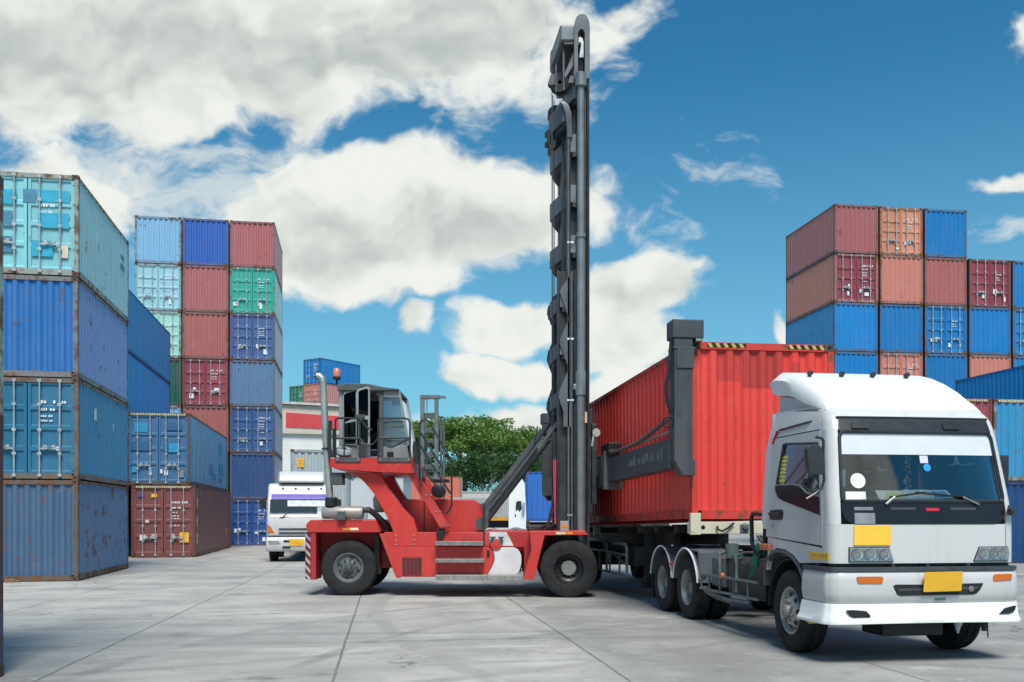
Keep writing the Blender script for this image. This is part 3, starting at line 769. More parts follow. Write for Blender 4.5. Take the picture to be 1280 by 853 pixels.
# ------------------------------------------------------------------ the red container handler
HO = Vector((-1.1, 21.25, 0)); YC = 21.25
M_HRED = paint((.50, .032, .026), .19, .34, .42, .45, .42)
M_HRED2 = paint((.38, .022, .022), .2, .25, .5, .4, .5)
M_MAST = plain((.065, .073, .08), .46, .2, .35, 3, .5)
M_MAST2 = plain((.105, .115, .127), .45, .25, .3, 3, .5)
M_MASTD = plain((.034, .038, .043), .5, .2, .4, 4, .4)
M_RAM = plain((.21, .23, .235), .38, .4, .25, 2.5, .5)
M_CAB = plain((.27, .29, .30), .5, .1, .22, 3, .4)
M_CABD = plain((.075, .085, .09), .5, .1, .3, 4, .4)
M_GLASSD = glass_mat('dark_cab_glass', (.03, .045, .06), .05)
M_GLASSL = glass_mat('pale_cab_glass', (.55, .58, .66), .30, .15)
hd = thing('container_handler', 'red container handler with tall black mast and open grey cab, lifting the red container', 'container handler', HO)
hd['origin'] = tuple(HO)
def HB(): return MB(HO)
def hp(px, py, Y): return (PX(px, Y), Y, PZ(py, Y))
def poly(pts, Y): return [(PX(a, Y), PZ(b, Y)) for a, b in pts]
def both(fn):
    """run a builder for the near side and mirrored for the far side"""
    fn(1)
    fn(-1)
def my(Y, s): return YC + (Y - YC) * s

# wheels: steer pair at the rear, dual drive pair at the front
Yr, Yf = 20.06, 19.55
cr = Vector((PX(435.6, Yr), Yr, .585)); cf = Vector((PX(711.2, Yf), Yf, .595))
M_RIMR = plain((.11, .12, .12), .6, .2, .4, 9, .4)
M_CAP = plain((.17, .18, .18), .6, .1, .2, 9)
for s in (1, -1):
    make_wheel(hd, (cr.x, my(Yr, s), .585), (0, -s, 0), .588, .38, 'plant', rim_mat=M_RIMR, hub_mat=plain((.07, .075, .075), .6, .2, .4, 12), rim_ratio=.52, lug=.010)
    make_wheel(hd, (cf.x, my(Yf, s), .597), (0, -s, 0), .597, .38, 'drive', rim_mat=M_BLACK, hub_mat=M_CAP, rim_ratio=.54, lug=.010)
    make_wheel(hd, (cf.x, my(Yf + .42, s), .597), (0, -s, 0), .597, .38, 'drive', rim_mat=M_BLACK, rim_ratio=.54, lug=.010)
b = HB(); b.tube([(cf.x, my(Yf + .2, 1), .6), (cf.x, my(Yf + .2, -1), .6)], .26, 16); b.box(cf.x - .35, cf.x + .35, YC - .5, YC + .5, .35, 1.0); b.build('drive_axle', M_MASTD, hd, .02)
b = HB(); b.tube([(cr.x, my(Yr + .2, 1), .58), (cr.x, my(Yr + .2, -1), .58)], .15, 14); b.box(cr.x - .25, cr.x + .25, YC - .6, YC + .6, .4, .8); b.build('steer_axle', M_MASTD, hd, .02)

# counterweight at the rear
Yq = 19.95
b = HB()
b.prism(poly([(384, 665.5), (382, 656), (388, 650), (470, 650), (475.5, 665.5)], Yq), Yq, my(Yq, -1))
b.build('counterweight', M_HRED, hd, .02)
b = HB()
x0, x1 = PX(388.5, Yq), PX(394.5, Yq); xb = PX(381.5, Yq + .3)
for s in (1, -1):
    ya, yb = Yq + .02, Yq + .30
    pts = [(x1, my(ya, s)), (x0, my(ya, s)), (xb, my(yb, s)), (xb, my(yb + .35, s)), (x1, my(yb + .35, s))]
    b.prism(pts, PZ(725, Yq), PZ(665.6, Yq), 'z')
b.box(xb, x1, Yq + .6, my(Yq + .6, -1), .55, PZ(665.6, Yq))
bo = b.build('rear_bumper', M_HRED2, hd, .012)
b = HB()                                                              # red and white stripes on the bumper corner
for k in range(6):
    za = PZ(667, Yq) - k * .165; f0, f1 = .08, .92
    def cpt(f, z): return (x0 + (xb - x0) * f - .003, Yq + .02 + .28 * f - .004, z)
    b.add([cpt(f0, za - .10), cpt(f1, za), cpt(f1, za - .07), cpt(f0, za - .17)], [(0, 1, 2, 3)])
b.build('warning_stripe', plain((.72, .68, .66), .5, 0, .25, 10), bo, recalc=False)
b = HB(); b.add([(PX(413 + i * 0, Yq), Yq - .003, PZ(0, Yq)) for i in range(0)], [])
b.box(PX(428, Yq), PX(436, Yq), Yq - .006, Yq, PZ(663, Yq), PZ(660.4, Yq)); b.build('reflector', M_ORANGE, hd)
b = HB(); b.box(PX(437, Yq), PX(448, Yq), Yq - .006, Yq, PZ(663, Yq), PZ(660, Yq)); b.build('reflector', plain((.75, .6, .42), .5), hd)
# wheel-well wall and chassis
b = HB()
for s in (1, -1):
    ya, yb = sorted((my(20.55, s), my(20.62, s)))
    b.prism(poly([(394, 665), (478, 665), (478, 690), (470, 712), (394, 712)], 20.55), ya, yb)
b.box(PX(394, 20.6), PX(700, 20.6), YC - .62, YC + .62, .55, PZ(664.5, 20.6))
b.build('chassis', M_HRED2, hd, .01)
b = HB(); b.box(PX(468, 20.3), PX(475, 20.3), 20.25, 20.5, PZ(718, 20.3), PZ(668, 20.3)); b.build('mudflap', M_BLACK, hd, .006)

# side tanks, frame band, grille, steps
Yt = 19.9
def side_tank(s):
    b = HB()
    outline = [(485.8, 683.4), (611, 684), (614.5, 687.5), (616.8, 692), (617.6, 697), (617, 702), (614.6, 708), (611, 714.5), (607.5, 720), (605, 721.5), (497.4, 721.4)]
    ya, yb = sorted((my(Yt, s), my(Yt + .55, s)))
    b.prism(poly(outline, Yt), ya, yb)
    b.build('side_tank', M_HRED, hd, .015)
    b = HB(); ya, yb = sorted((my(Yt - .012, s), my(Yt + .5, s)))
    b.prism(poly([(474, 667.4), (482, 667.4), (500, 722.6), (495, 722.6)], Yt - .012), ya, yb)
    b.build('frame_rib', M_HRED, hd, .006)
    b = HB(); ya, yb = sorted((my(Yt + .06, s), my(Yt + .5, s)))
    b.prism(poly([(480, 665.5), (612, 665.5), (612, 683.3), (484, 683.3)], Yt + .06), ya, yb)
    b.build('frame_band', M_HRED, hd, .01)
    b = HB()
    ya = Yt + .03
    y0, y1 = sorted((my(ya, s), my(ya + .55, s)))
    b.prism(poly([(614.5, 684.5), (642, 684.5), (646, 686), (649, 689), (651.3, 693.5), (652, 699), (651.6, 706), (650, 712), (647.5, 717), (644, 720), (606.5, 720), (611.5, 714), (615, 708), (617.6, 702), (618.2, 697), (617.4, 692)], ya), y0, y1)
    b.build('white_tank_panel', plain((.62, .60, .61), .5, 0, .16, 3), hd, .012)
    b = HB(); y0, y1 = sorted((my(ya + .06, s), my(ya + .5, s)))
    b.prism(poly([(612.4, 664.6), (663, 664.6), (663, 721), (655, 721), (655, 684), (612.4, 684)], ya + .06), y0, y1)
    b.build('front_frame', M_HRED2, hd, .012)
    b = HB(); yy = my(ya + .06 - .004, s)
    pp = poly([(607.5, 665.2), (633, 665.2), (642, 682.5), (614, 682.5)], ya + .05)
    b.prism(pp, yy - .002, yy + .002); b.build('white_flash', plain((.60, .58, .59), .6, 0, .3, 6), hd)
    # louvred grille in the tank
    b = HB(); gy = Yt - .008
    gx0, gx1, gz0, gz1 = PX(503, Yt), PX(527, Yt), PZ(718.6, Yt), PZ(697, Yt)
    y0, y1 = sorted((my(gy, s), my(Yt + .004, s)))
    b.box(gx0, gx1, y0, y1, gz0, gz1, 1)
    y0, y1 = sorted((my(gy - .012, s), my(gy - .001, s)))
    for k in range(10): b.box(gx0, gx1, y0, y1, gz0 + (gz1 - gz0) * (k + .15) / 10, gz0 + (gz1 - gz0) * (k + .55) / 10)
    for k in range(6): b.box(gx0 + (gx1 - gx0) * k / 5 - .006, gx0 + (gx1 - gx0) * k / 5 + .006, y0 - .001, y1 - .001, gz0, gz1)
    b.build('grille', [paint((.22, .03, .03), .2), M_BLACK], hd)
    for (xa, xc, ztop, zbot, out) in ((543.5, 604, 677, 682, .22), (544, 605.5, 699, 703.4, .26), (544, 653.5, 719.4, 725.6, .34)):
        b = HB(); Ys = Yt - out
        y0, y1 = sorted((my(Ys, s), my(Yt, s)))
        xx0, xx1 = PX(xa, Ys), PX(xc, Ys)
        b.box(xx0, xx1, y0, y1, PZ(zbot, Ys), PZ(ztop, Ys))
        nn = 36
        for k in range(nn):
            x = xx0 + (xx1 - xx0) * (k + .5) / nn; y_ = y0 if s > 0 else y1
            b.box(x - .004, x + .004, y_ - .004, y_ + .004, PZ(zbot, Ys) + .01, PZ(ztop, Ys) - .01, 1)
        b.build('step', [plain((.33, .32, .30), .55, .3, .35, 12), M_DARK], hd, .004)
both(side_tank)
b = HB(); b.box(PX(608.5, Yt), PX(612, Yt), Yt - .01, Yt + .002, PZ(697, Yt), PZ(688, Yt)); b.build('latch', M_BLACK, hd, .003)
for px in (616, 626):
    b = HB(); c0 = hp(px, 675, 19.95); b.tube([(c0[0], 19.99, c0[2] - .05), (c0[0], 19.93, c0[2] - .05), (c0[0], 19.93, c0[2] + .06)], [.045, .045, .03], 8)
    b.bar((c0[0] - .06, 19.93, c0[2] + .05), (c0[0] + .06, 19.93, c0[2] + .05), .03, .03); b.build('valve', plain((.02, .08, .075), .5), hd)
b = HB(); b.lathe([(.12, -.03), (.12, .02), (.08, .03), (.001, .03)], hp(620, 681, 19.93), (0, -1, 0), 20); b.build('filler_cap', M_HRED, hd)

# engine hood
Yh = 20.55
b = HB()
hood = [(500, 666), (500, 626), (504, 624.3), (592, 624.3), (597, 628), (604.5, 646), (603, 656), (598, 666)]
b.prism(poly(hood, Yh), Yh, my(Yh, -1)); ho = b.build('engine_hood', M_HRED, hd, .025)
b = HB(); b.box(PX(529.6, Yh), PX(531, Yh), Yh - .004, Yh + .001, PZ(665.5, Yh), PZ(625, Yh)); b.build('panel_seam', M_BLACK, ho)
b = HB(); b.prism(poly([(601, 652), (614, 684), (606, 684), (598, 664)], 20.2), 20.2, 20.5); b.build('ram_bracket', M_HRED2, hd, .01)
b = HB(); b.lathe([(.14, -.01), (.14, .03), (.001, .032)], hp(584.5, 676, 19.96), (0, -1, 0), 24); b.build('round_cover', M_HRED2, hd)
b = HB(); b.prism(poly([(546, 661), (556, 661), (556, 669), (552, 674), (546, 672)], 19.95), 19.9, 20.0); b.build('black_bracket', M_BLACK, hd, .01)

# curved legs and sloping struts that carry the cab platform
def leg(s):
    b = HB(); Yl = 19.95
    left = [(433, 590.5), (446, 595), (455.5, 603), (467, 616.8), (476, 632), (484.5, 648), (491, 663.6), (492.7, 682.9)]
    right = [(519.4, 682.9), (521.4, 663.6), (516, 648), (502.7, 634.6), (485, 610), (474.5, 591)]
    y0, y1 = sorted((my(Yl, s), my(Yl + .34, s)))
    b.prism(poly(left + right, Yl), y0, y1); lo = b.build('curved_leg', M_HRED, hd, .012)
    b = HB()
    for (px, py) in ((495, 669.5), (495, 676), (517.5, 669.5), (518, 675.5), (517.5, 681), (495.5, 681)):
        b.lathe([(.02, 0), (.02, .012), (.001, .013)], (PX(px, Yl), my(Yl, s), PZ(py, Yl)), (0, -s, 0), 8)
    b.build('bolt', M_STEEL, lo)
    b = HB(); Yk = 19.85; y0, y1 = sorted((my(Yk, s), my(Yk + .30, s)))
    b.prism(poly([(509, 592), (521, 592), (562.2, 658), (559, 660), (549.5, 659.5)], Yk), y0, y1); so_ = b.build('sloping_strut', M_HRED, hd, .01)
    b = HB()
    for (px, py) in ((532.5, 619), (538.5, 619), (545, 639.5), (550, 639.5), (556, 657), (560, 657)):
        b.lathe([(.018, 0), (.018, .012), (.001, .013)], (PX(px, Yk), my(Yk, s), PZ(py, Yk)), (0, -s, 0), 8)
    b.build('bolt', M_STEEL, so_)
both(leg)

# platform
Yp = 19.75
b = HB()
b.prism(poly([(412.5, 573), (419.5, 573), (419.5, 578.2), (450.7, 578.2), (450.7, 573), (472.2, 573), (472.2, 578.2), (514, 578.2), (514, 572), (518, 572), (518, 592), (475, 590.5), (421, 587), (412.5, 583)], Yp), Yp, Yp + .05)
b.prism(poly([(412.5, 577), (518, 577), (518, 592), (475, 590.5), (421, 587), (412.5, 583)], Yp + .05), Yp + .05, my(Yp, -1))
b.build('cab_platform', M_HRED, hd, .008)
for (a, c) in ((419.6, 450.6), (472.3, 513.9)):
    b = HB(); b.box(PX(a, Yp), PX(c, Yp), Yp - .02, Yp - .002, PZ(578.0, Yp), PZ(572, Yp))
    for q in (.08, .92): b.lathe([(.02, 0), (.02, .012), (.001, .013)], (PX(a + (c - a) * q, Yp), Yp - .02, PZ(575, Yp)), (0, -1, 0), 8, 1)
    b.build('kick_plate', [M_CABD, M_STEEL], hd, .004)
b = HB(); b.box(PX(414, 19.9), PX(428.5, 19.9), 19.85, 20.2, PZ(606, 19.9), PZ(591, 19.9)); b.build('control_box', M_CABD, hd, .015)
b = HB()
for k in range(5): b.tube([hp(428 + k * 2, 591, 20), hp(430 + k * 2.5, 597 + k, 20 + .05 * k), hp(434 + k * 3, 591.5 + k * .4, 20.1)], .014, 6)
b.build('loose_cable', M_BLACK, hd)

# handrails
def rail(name, pts, Y, r=.021, par=hd):
    b = HB(); b.tube([hp(a, c, Y) for a, c in pts], r, 8); return b.build(name, M_DARK, par)
Yg = Yp + .03
rail('handrail', [(419.3, 573), (419.3, 526), (420.3, 523.8), (423, 523), (447, 523), (450, 523.6), (453, 528), (459, 535), (465, 537.5)], Yg)
rail('handrail', [(419.5, 548), (450, 548)], Yg)
rail('handrail', [(450, 573), (450, 524)], Yg)
rail('handrail', [(449.6, 547.5), (455, 554.5), (461, 557), (467, 555), (471.5, 549)], Yg)
rail('handrail', [(472.8, 573), (472.8, 527), (474.5, 524), (477, 523), (506, 523), (510.5, 524.5), (512.5, 529), (512.5, 573)], Yg)
rail('handrail', [(473, 547.5), (512, 547.5)], Yg)
rail('handrail', [(480, 553), (485, 558.5), (491, 558.5), (500, 554), (511, 549)], Yg, .024)
rail('handrail', [(430.2, 573), (430.2, 526)], Yg, .014)
rail('grab_bar', [(413, 572), (411.8, 548), (413, 526)], Yp + .1, .04)
rail('grab_bar', [(417.8, 572), (417.8, 536)], Yp + .1, .04)

# cab
Yc0, Yc1 = 20.15, 21.75
cabo = HB()
cab_s = [(426.5, 571.5), (426.5, 484), (430, 481.5), (478, 484.5), (498.5, 487), (514, 571.5)]
b = cabo
# floor, back wall, posts as separate solids of the one cab shell
b.box(PX(426.5, Yc0), PX(514, Yc0), Yc0, Yc1, PZ(573, Yc0), PZ(571, Yc0))
def post(pts, y0=Yc0, y1=Yc0 + .09): b.prism(poly(pts, Yc0), y0, y1)
for (y0, y1) in ((Yc0, Yc0 + .09), (Yc1 - .09, Yc1)):
    post([(423.5, 571.5), (423.5, 488), (428.5, 488), (428.5, 571.5)], y0, y1)
    post([(428.5, 571.5), (428.5, 556.5), (462.5, 556.5), (462.5, 571)], y0, y1)
    post([(428.5, 489.5), (428.5, 486), (478.5, 486), (478.5, 489)], y0, y1)
    post([(479, 571.5), (479, 559), (512, 556), (514, 571.5)], y0, y1)
    post([(497.6, 487), (499.8, 487), (514.6, 571.5), (510.5, 571.5)], y0, y1)
    post([(479, 496.5), (479, 486.4), (498, 487.2), (499.8, 497.5)], y0, y1)
for z0, z1, x in ((571.5, 556, 426.5),):
    b.box(PX(424, Yc0), PX(427, Yc0), Yc0 + .09, Yc1 - .09, PZ(571.5, Yc0), PZ(545, Yc0))
cab = cabo.build('cab', M_CAB, hd, .012)
b = HB(); b.prism(poly([(473.8, 571.5), (473.8, 489), (478.9, 489), (478.9, 571.5)], Yc0 - .01), Yc0 - .01, Yc0 + .08); b.build('door_post', M_CABD, cab, .006)
b = HB(); b.prism(poly([(421, 488.5), (422, 480.5), (440, 479.2), (462, 480), (479, 484), (499, 486.5), (498.5, 488.5)], Yc0 - .08), Yc0 - .08, Yc1 + .08); b.build('cab_roof', M_CABD, cab, .02)
def cabglass(name, pts, mat, Y, par=cab):
    b = HB(); b.prism(poly(pts, Y), Y, Y + .008); return b.build(name, mat, par)
cabglass('side_glass', [(479.2, 496.6), (499.8, 496.6), (503.5, 533), (479.2, 533)], M_GLASSL, Yc0 + .03)
cabglass('side_glass', [(479.2, 533.4), (504, 533.4), (510.4, 556), (479.2, 559)], M_GLASSL, Yc0 + .03)
b = HB(); b.box(PX(479.2, Yc0), PX(505, Yc0), Yc0 - .004, Yc0 + .03, PZ(534.4, Yc0), PZ(532.4, Yc0)); b.build('glazing_bar', M_CABD, cab)
# front and far glass
b = HB(); p0, p1 = hp(499.5, 497, Yc0), hp(513.5, 571, Yc0)
b.add([(p0[0], Yc0 + .1, p0[2]), (p0[0], Yc1 - .1, p0[2]), (p1[0], Yc1 - .1, p1[2]), (p1[0], Yc0 + .1, p1[2])], [(0, 1, 2, 3)]); b.build('front_glass', M_GLASSL, cab, recalc=False)
b = HB(); b.prism(poly([(429, 489.5), (462, 489.5), (462, 556), (429, 556)], Yc0), Yc1 - .05, Yc1 - .04); b.build('side_glass', M_GLASSD, cab)
# two hinged leaves standing open on the near side
def leaf(outer, inner, Y, nm, par):
    mp = lambda a, c, o: (PX(a, Y), Y - o, PZ(c, Y))
    b = HB(); b.plate(outer, [inner], mp, .04); f = b.build(nm, M_CAB, par, .006)
    b = HB(); b.prism(poly(inner, Y), Y + .015, Y + .022); b.build('glass', M_GLASSD, f)
    return f
l1 = leaf([(428.3, 556.5), (428.3, 494), (431.5, 489.8), (446, 486.8), (446, 556.5)], [(430, 555), (430, 494.5), (432.5, 491.6), (444.7, 489), (444.7, 522.5), (430, 529)], Yc0 - .05, 'rear_leaf', cab)
b = HB(); b.prism(poly([(430, 529.5), (444.7, 527), (444.7, 555), (430, 555)], Yc0 - .05), Yc0 - .056, Yc0 - .052); b.build('lower_glass', M_GLASSD, cab)
l2 = leaf([(446, 523), (446, 487.5), (449, 486), (459.5, 483), (462.3, 485), (462.3, 556), (458, 557.5), (451, 555), (448, 548), (448, 525)], [(448, 520), (448, 490), (450.5, 488.2), (458, 486), (460.2, 487.5), (460.2, 520)], Yc0 - .30, 'cab_door', cab)
b = HB(); b.prism(poly([(449.5, 524.5), (460, 524.5), (460, 553.5), (457, 555), (452.5, 553), (450, 546)], Yc0 - .3), Yc0 - .306, Yc0 - .302); b.build('lower_glass', M_GLASSD, cab)
b = HB(); b.box(PX(447, Yc0), PX(459, Yc0), Yc0 - .34, Yc0 - .30, PZ(525, Yc0), PZ(520.5, Yc0)); b.build('door_lock', M_CABD, cab, .006)
# inside: seat, column, wheel, lamp
b = HB(); b.box(PX(436, 20.9), PX(456, 20.9), 20.6, 21.2, PZ(560, 20.9), PZ(552, 20.9)); b.bar(hp(438, 553, 20.9), hp(433, 512, 20.9), .5, .12, up=(1, 0, 0)); b.build('operator_seat', M_BLACK, cab, .03)
b = HB(); b.tube([hp(484, 570, 20.8), hp(471, 546, 20.8)], .045, 8); b.lathe([(.19, -.015), (.205, 0), (.19, .015), (.175, 0), (.19, -.015)], hp(470, 545, 20.8), (-.6, 0, 1), 20); b.build('steering_wheel', M_BLACK, cab)
b = HB(); b.box(PX(482, 20.5), PX(490, 20.5), 20.3, 20.6, PZ(558, 20.5), PZ(549, 20.5)); b.build('control_panel', M_BLACK, cab, .01)
b = HB(); b.box(PX(484, Yc0), PX(492, Yc0), Yc0 - .03, Yc0, PZ(570.5, Yc0), PZ(565, Yc0)); b.build('marker_light', M_BLACK, cab, .01)
b = HB(); b.prism(poly([(471, 489.5), (474, 489), (474.4, 493), (471, 494.5)], Yc0 + .3), Yc0 + .3, Yc0 + .38); b.build('work_light', M_INK, cab, .006)
b = HB(); b.lathe([(.05, -.07), (.16, -.05), (.19, 0), (.16, .05), (.05, .07)], hp(429.5, 564.5, Yp + .2), (.15, -.5, 1), 20); b.tube([hp(429.5, 558, Yp + .2), hp(429.5, 566, Yp + .2)], .03, 8); b.build('round_lamp', M_CAB, hd)
b = HB(); b.tube([hp(421, 481, 20.3), hp(421, 474, 20.3)], .02, 8); b.lathe([(.03, -.02), (.085, 0), (.085, .05), (.07, .06), (.001, .06)], hp(421, 474.5, 20.3), (0, 0, 1), 16)
be = b.build('beacon', M_BLACK, hd)
b = HB(); b.lathe([(.075, .0), (.082, .06), (.075, .14), (.05, .18), (.001, .19)], hp(421, 471.5, 20.3), (0, 0, 1), 16); b.build('beacon_dome', plain((.62, .20, .12), .3, 0, .1, 5), be)

# exhaust
b = HB(); Ye = 20.0
path = [(396, 470.5), (399, 470), (402.5, 473), (404.2, 480), (405, 500), (407, 545), (408, 562)]
b.tube([hp(a, c, Ye) for a, c in path], [.07, .07, .072, .072, .072, .072, .072], 14)
b.tube([hp(408, 561, Ye), hp(411, 600, Ye), hp(413, 631.5, Ye)], [.072, .078, .078], 14)
ex = b.build('exhaust_stack', plain((.46, .46, .44), .42, .7, .25, 3, .5), hd)
b = HB(); b.lathe([(.083, 0), (.06, .004), (.001, .0)], hp(395.9, 470.5, Ye), (-1, 0, 0), 14); b.lathe([(.10, 0), (.10, .03), (.08, .03)], hp(408, 562, Ye), (0, 0, 1), 14); b.build('exhaust_collar', M_BLACK, ex)
b = HB(); b.lathe([(.09, 0), (.125, .01), (.125, .18), (.10, .19)], hp(413.5, 633.5, Ye), (.05, 0, 1), 14); b.build('exhaust_elbow', M_BLACK, hd)
b = HB(); c0 = hp(403, 641, Ye); c1 = hp(454, 641, Ye)
b.lathe([(.001, 0), (.12, 0), (.135, .02), (.135, c1[0] - c0[0] - .02), (.12, c1[0] - c0[0]), (.001, c1[0] - c0[0])], c0, (1, 0, 0), 20)
mf = b.build('muffler', paint((.34, .31, .29), .38, .2, .5, .5, .3, .4), hd)
b = HB(); b.box(PX(423, Ye), PX(433.5, Ye), Ye - .17, Ye + .17, PZ(649.6, Ye), PZ(639.6, Ye)); b.build('muffler_bracket', M_CABD, mf, .006)
b = HB(); b.tube([hp(454, 638, Ye), hp(461, 637.5, Ye), hp(468, 642, Ye + .1), hp(477, 651, Ye + .2), hp(490, 663, Ye + .3)], [.06, .065, .065, .065, .065], 12); b.build('exhaust_pipe', M_DARK, mf)
b = HB(); b.lathe([(.001, 0), (.15, .02), (.17, .1), (.17, .28), (.12, .36), (.001, .37)], hp(477, 638, 20.7), (0, -.5, 1), 18); b.build('pre_cleaner', plain((.5, .48, .42), .5), hd)

# air cleaner drum and access ladder rails
b = HB(); c0 = hp(547.2, 613.8, 19.9)
b.lathe([(.001, 0), (.12, 0), (.14, -.015), (.14, -.5), (.001, -.5)], c0, (0, -1, 0), 28); b.lathe([(.09, .004), (.09, .018), (.03, .03), (.001, .03)], c0, (0, -1, 0), 20)
ac = b.build('air_cleaner', M_BLACK, hd)
b = HB(); b.box(PX(540.5, 19.9), PX(560, 19.9), 19.95, 20.5, PZ(602.5, 19.9), PZ(599, 19.9)); b.build('air_cleaner_shelf', M_BLACK, hd, .006)
Yla = 19.6
rail('ladder_rail', [(524.5, 600), (524.5, 530), (527, 526), (531.5, 524.5), (536, 527), (564, 576), (564.5, 580), (564.5, 632), (562, 638), (557, 643)], Yla)
rail('ladder_rail', [(526, 541), (553, 585)], Yla); rail('ladder_rail', [(526, 558), (563, 617)], Yla)
rail('ladder_rail', [(530, 585), (546, 610)], Yla, .018)
rail('ladder_rail', [(519, 552), (518, 560), (522, 580)], Yla, .04)
b = HB(); b.box(PX(522.5, Yla), PX(528, Yla), Yla, Yla + .3, PZ(598.5, Yla), PZ(585, Yla)); b.box(PX(515.5, Yla), PX(520, Yla), Yla, Yla + .3, PZ(572, Yla), PZ(556, Yla)); b.build('ladder_bracket', M_CABD, hd, .01)

# front fender over the drive wheels
def fender(s):
    b = HB(); Yn = 19.48; y0, y1 = sorted((my(Yn, s), my(Yn + .95, s)))
    b.prism(poly([(662, 664.2), (731, 663.6), (735, 669), (681, 669.6), (667.5, 724.5), (654.5, 724), (655, 720), (664, 688)], Yn), y0, y1)
    f = b.build('fender', M_HRED, hd, .012)
    for (a, c, m_) in ((695, 707, plain((.75, .6, .42), .5)), (708, 716, M_ORANGE)):
        b = HB(); y0, y1 = sorted((my(Yn - .006, s), my(Yn, s))); b.box(PX(a, Yn), PX(c, Yn), y0, y1, PZ(668.2, Yn), PZ(665.2, Yn)); b.build('reflector', m_, f)
both(fender)
b = HB(); b.box(PX(660, 20.4), PX(736, 20.4), 20.43, my(20.43, -1), PZ(668, 20.4), PZ(661.5, 20.4)); b.build('front_deck', M_HRED2, hd, .01)
b = HB(); b.box(PX(700, 19.7), PX(711, 19.7), 19.65, 19.85, PZ(664, 19.7), PZ(651.5, 19.7)); jb = b.build('junction_box', M_CAB, hd, .012)
b = HB(); b.box(PX(702, 19.65), PX(709, 19.65), 19.645, 19.65, PZ(659.5, 19.65), PZ(656, 19.65)); b.build('sticker', M_ORANGE, jb)

# ---------------------------------------------------------------- mast
YM = 19.95; YM2 = 2 * YC - YM                                    # near and far uprights
ztop = PZ(20, YM); zb = .55
def uprights(s):
    Yn = YM if s > 0 else YM2 - .0
    # outer channel (fixed), I-section: rear flange, web, front flange
    def ch(name, pxa, pxb, pyt, mat, dy=0.0, wd=.22):
        b = HB(); x0_, x1_ = PX(pxa, YM), PX(pxb, YM); z1 = PZ(pyt, YM)
        ya = Yn + s * dy
        f = .045
        for (xa, xb_) in ((x0_, x0_ + f), (x1_ - f, x1_)):
            y0, y1 = sorted((ya, ya + s * wd)); b.box(xa, xb_, y0, y1, zb, z1)
        y0, y1 = sorted((ya + s * wd * .45, ya + s * wd * .62)); b.box(x0_ + f, x1_ - f, y0, y1, zb, z1)
        return b.build(name, mat, hd, .004)
    ch('outer_upright', 696.5, 720.5, 338, M_MASTD, .0)
    ch('middle_upright', 708, 737.5, 166, M_MAST, .12, .2)
    ch('inner_upright', 717.5, 737.3, 62, M_MAST, .26, .18)
    b = HB()                                                      # front rails of the mast
    y0, y1 = sorted((Yn - s * .02, Yn + s * .11))
    b.box(PX(730.6, YM), PX(732.6, YM), y0, y1, zb, PZ(60, YM)); b.box(PX(733.6, YM), PX(736.8, YM), y0, y1, zb, PZ(48, YM))
    b.build('slide_rail', M_MASTD, hd, .003)
    b = HB()                                                      # rear guide strips
    y0, y1 = sorted((Yn - s * .03, Yn + s * .02))
    b.box(PX(709.4, YM), PX(711.6, YM), y0, y1, zb, PZ(170, YM)); b.box(PX(714, YM), PX(715.5, YM), y0, y1, zb, PZ(340, YM))
    b.build('guide_strip', M_MAST2, hd, .003)
    # lift ram with its rod
    b = HB(); xr = PX(725.6, YM); yr = Yn - s * .07
    b.tube([(xr, yr, .7), (xr, yr, PZ(296, YM))], .088, 18)
    b.tube([(xr, yr, PZ(296, YM)), (xr, yr, PZ(104, YM))], .078, 18)
    for py, rr_, hh in ((296, .108, .09), (106, .125, .16), (100, .105, .2), (480, .11, .5)):
        b.lathe([(.06, -hh / 2), (rr_, -hh / 2), (rr_, hh / 2), (.06, hh / 2)], (xr, yr, PZ(py, YM)), (0, 0, 1), 18)
    b.build('lift_ram', M_RAM, hd)
    b = HB(); y0, y1 = sorted((yr - .05, yr + .05)); b.box(PX(719, YM), PX(724, YM), y0, y1, PZ(492, YM), PZ(466, YM)); b.box(PX(716, YM), PX(722, YM), y0, y1, PZ(488, YM), PZ(481, YM)); b.build('ram_clamp', M_RAM, hd, .02)
    # arched head with its slot
    b = HB(); hx = lambda a, c, o: (PX(a, YM), (Yn - s * .06) + s * (-o), PZ(c, YM))
    outer = [(717.5, 100), (717.5, 33), (718.5, 28), (720.5, 23), (723, 20.3), (726.5, 19.4), (730, 19.6), (733, 21.5), (735.3, 26), (736.6, 31), (737, 37), (737, 100)]
    slot = [(722.3, 97), (722.3, 44), (724, 39.5), (726.5, 38), (729, 39.5), (730.6, 44), (730.6, 97)]
    b.plate(outer, [slot], hx, .34); b.build('mast_head', M_MAST2, hd, .006)
    if s > 0:
        for py in (432, 386 + 38, 492 + 8):
            pass
        b = HB()
        for py in (303.5, 424, 500.5): b.box(PX(709, YM), PX(717, YM), Yn - .04, Yn - .034, PZ(py + 1.2, YM), PZ(py - 1, YM))
        b.build('pale_label', M_INK, hd)
        b = HB(); b.box(PX(730.5, YM), PX(733.6, YM), Yn - .045, Yn - .03, PZ(529, YM), PZ(515.5, YM)); b.build('tan_label', plain((.62, .42, .30), .6, 0, .3, 14), hd)
uprights(1); uprights(-1)
YS0, YS1 = YM + .02, YM2 - .02
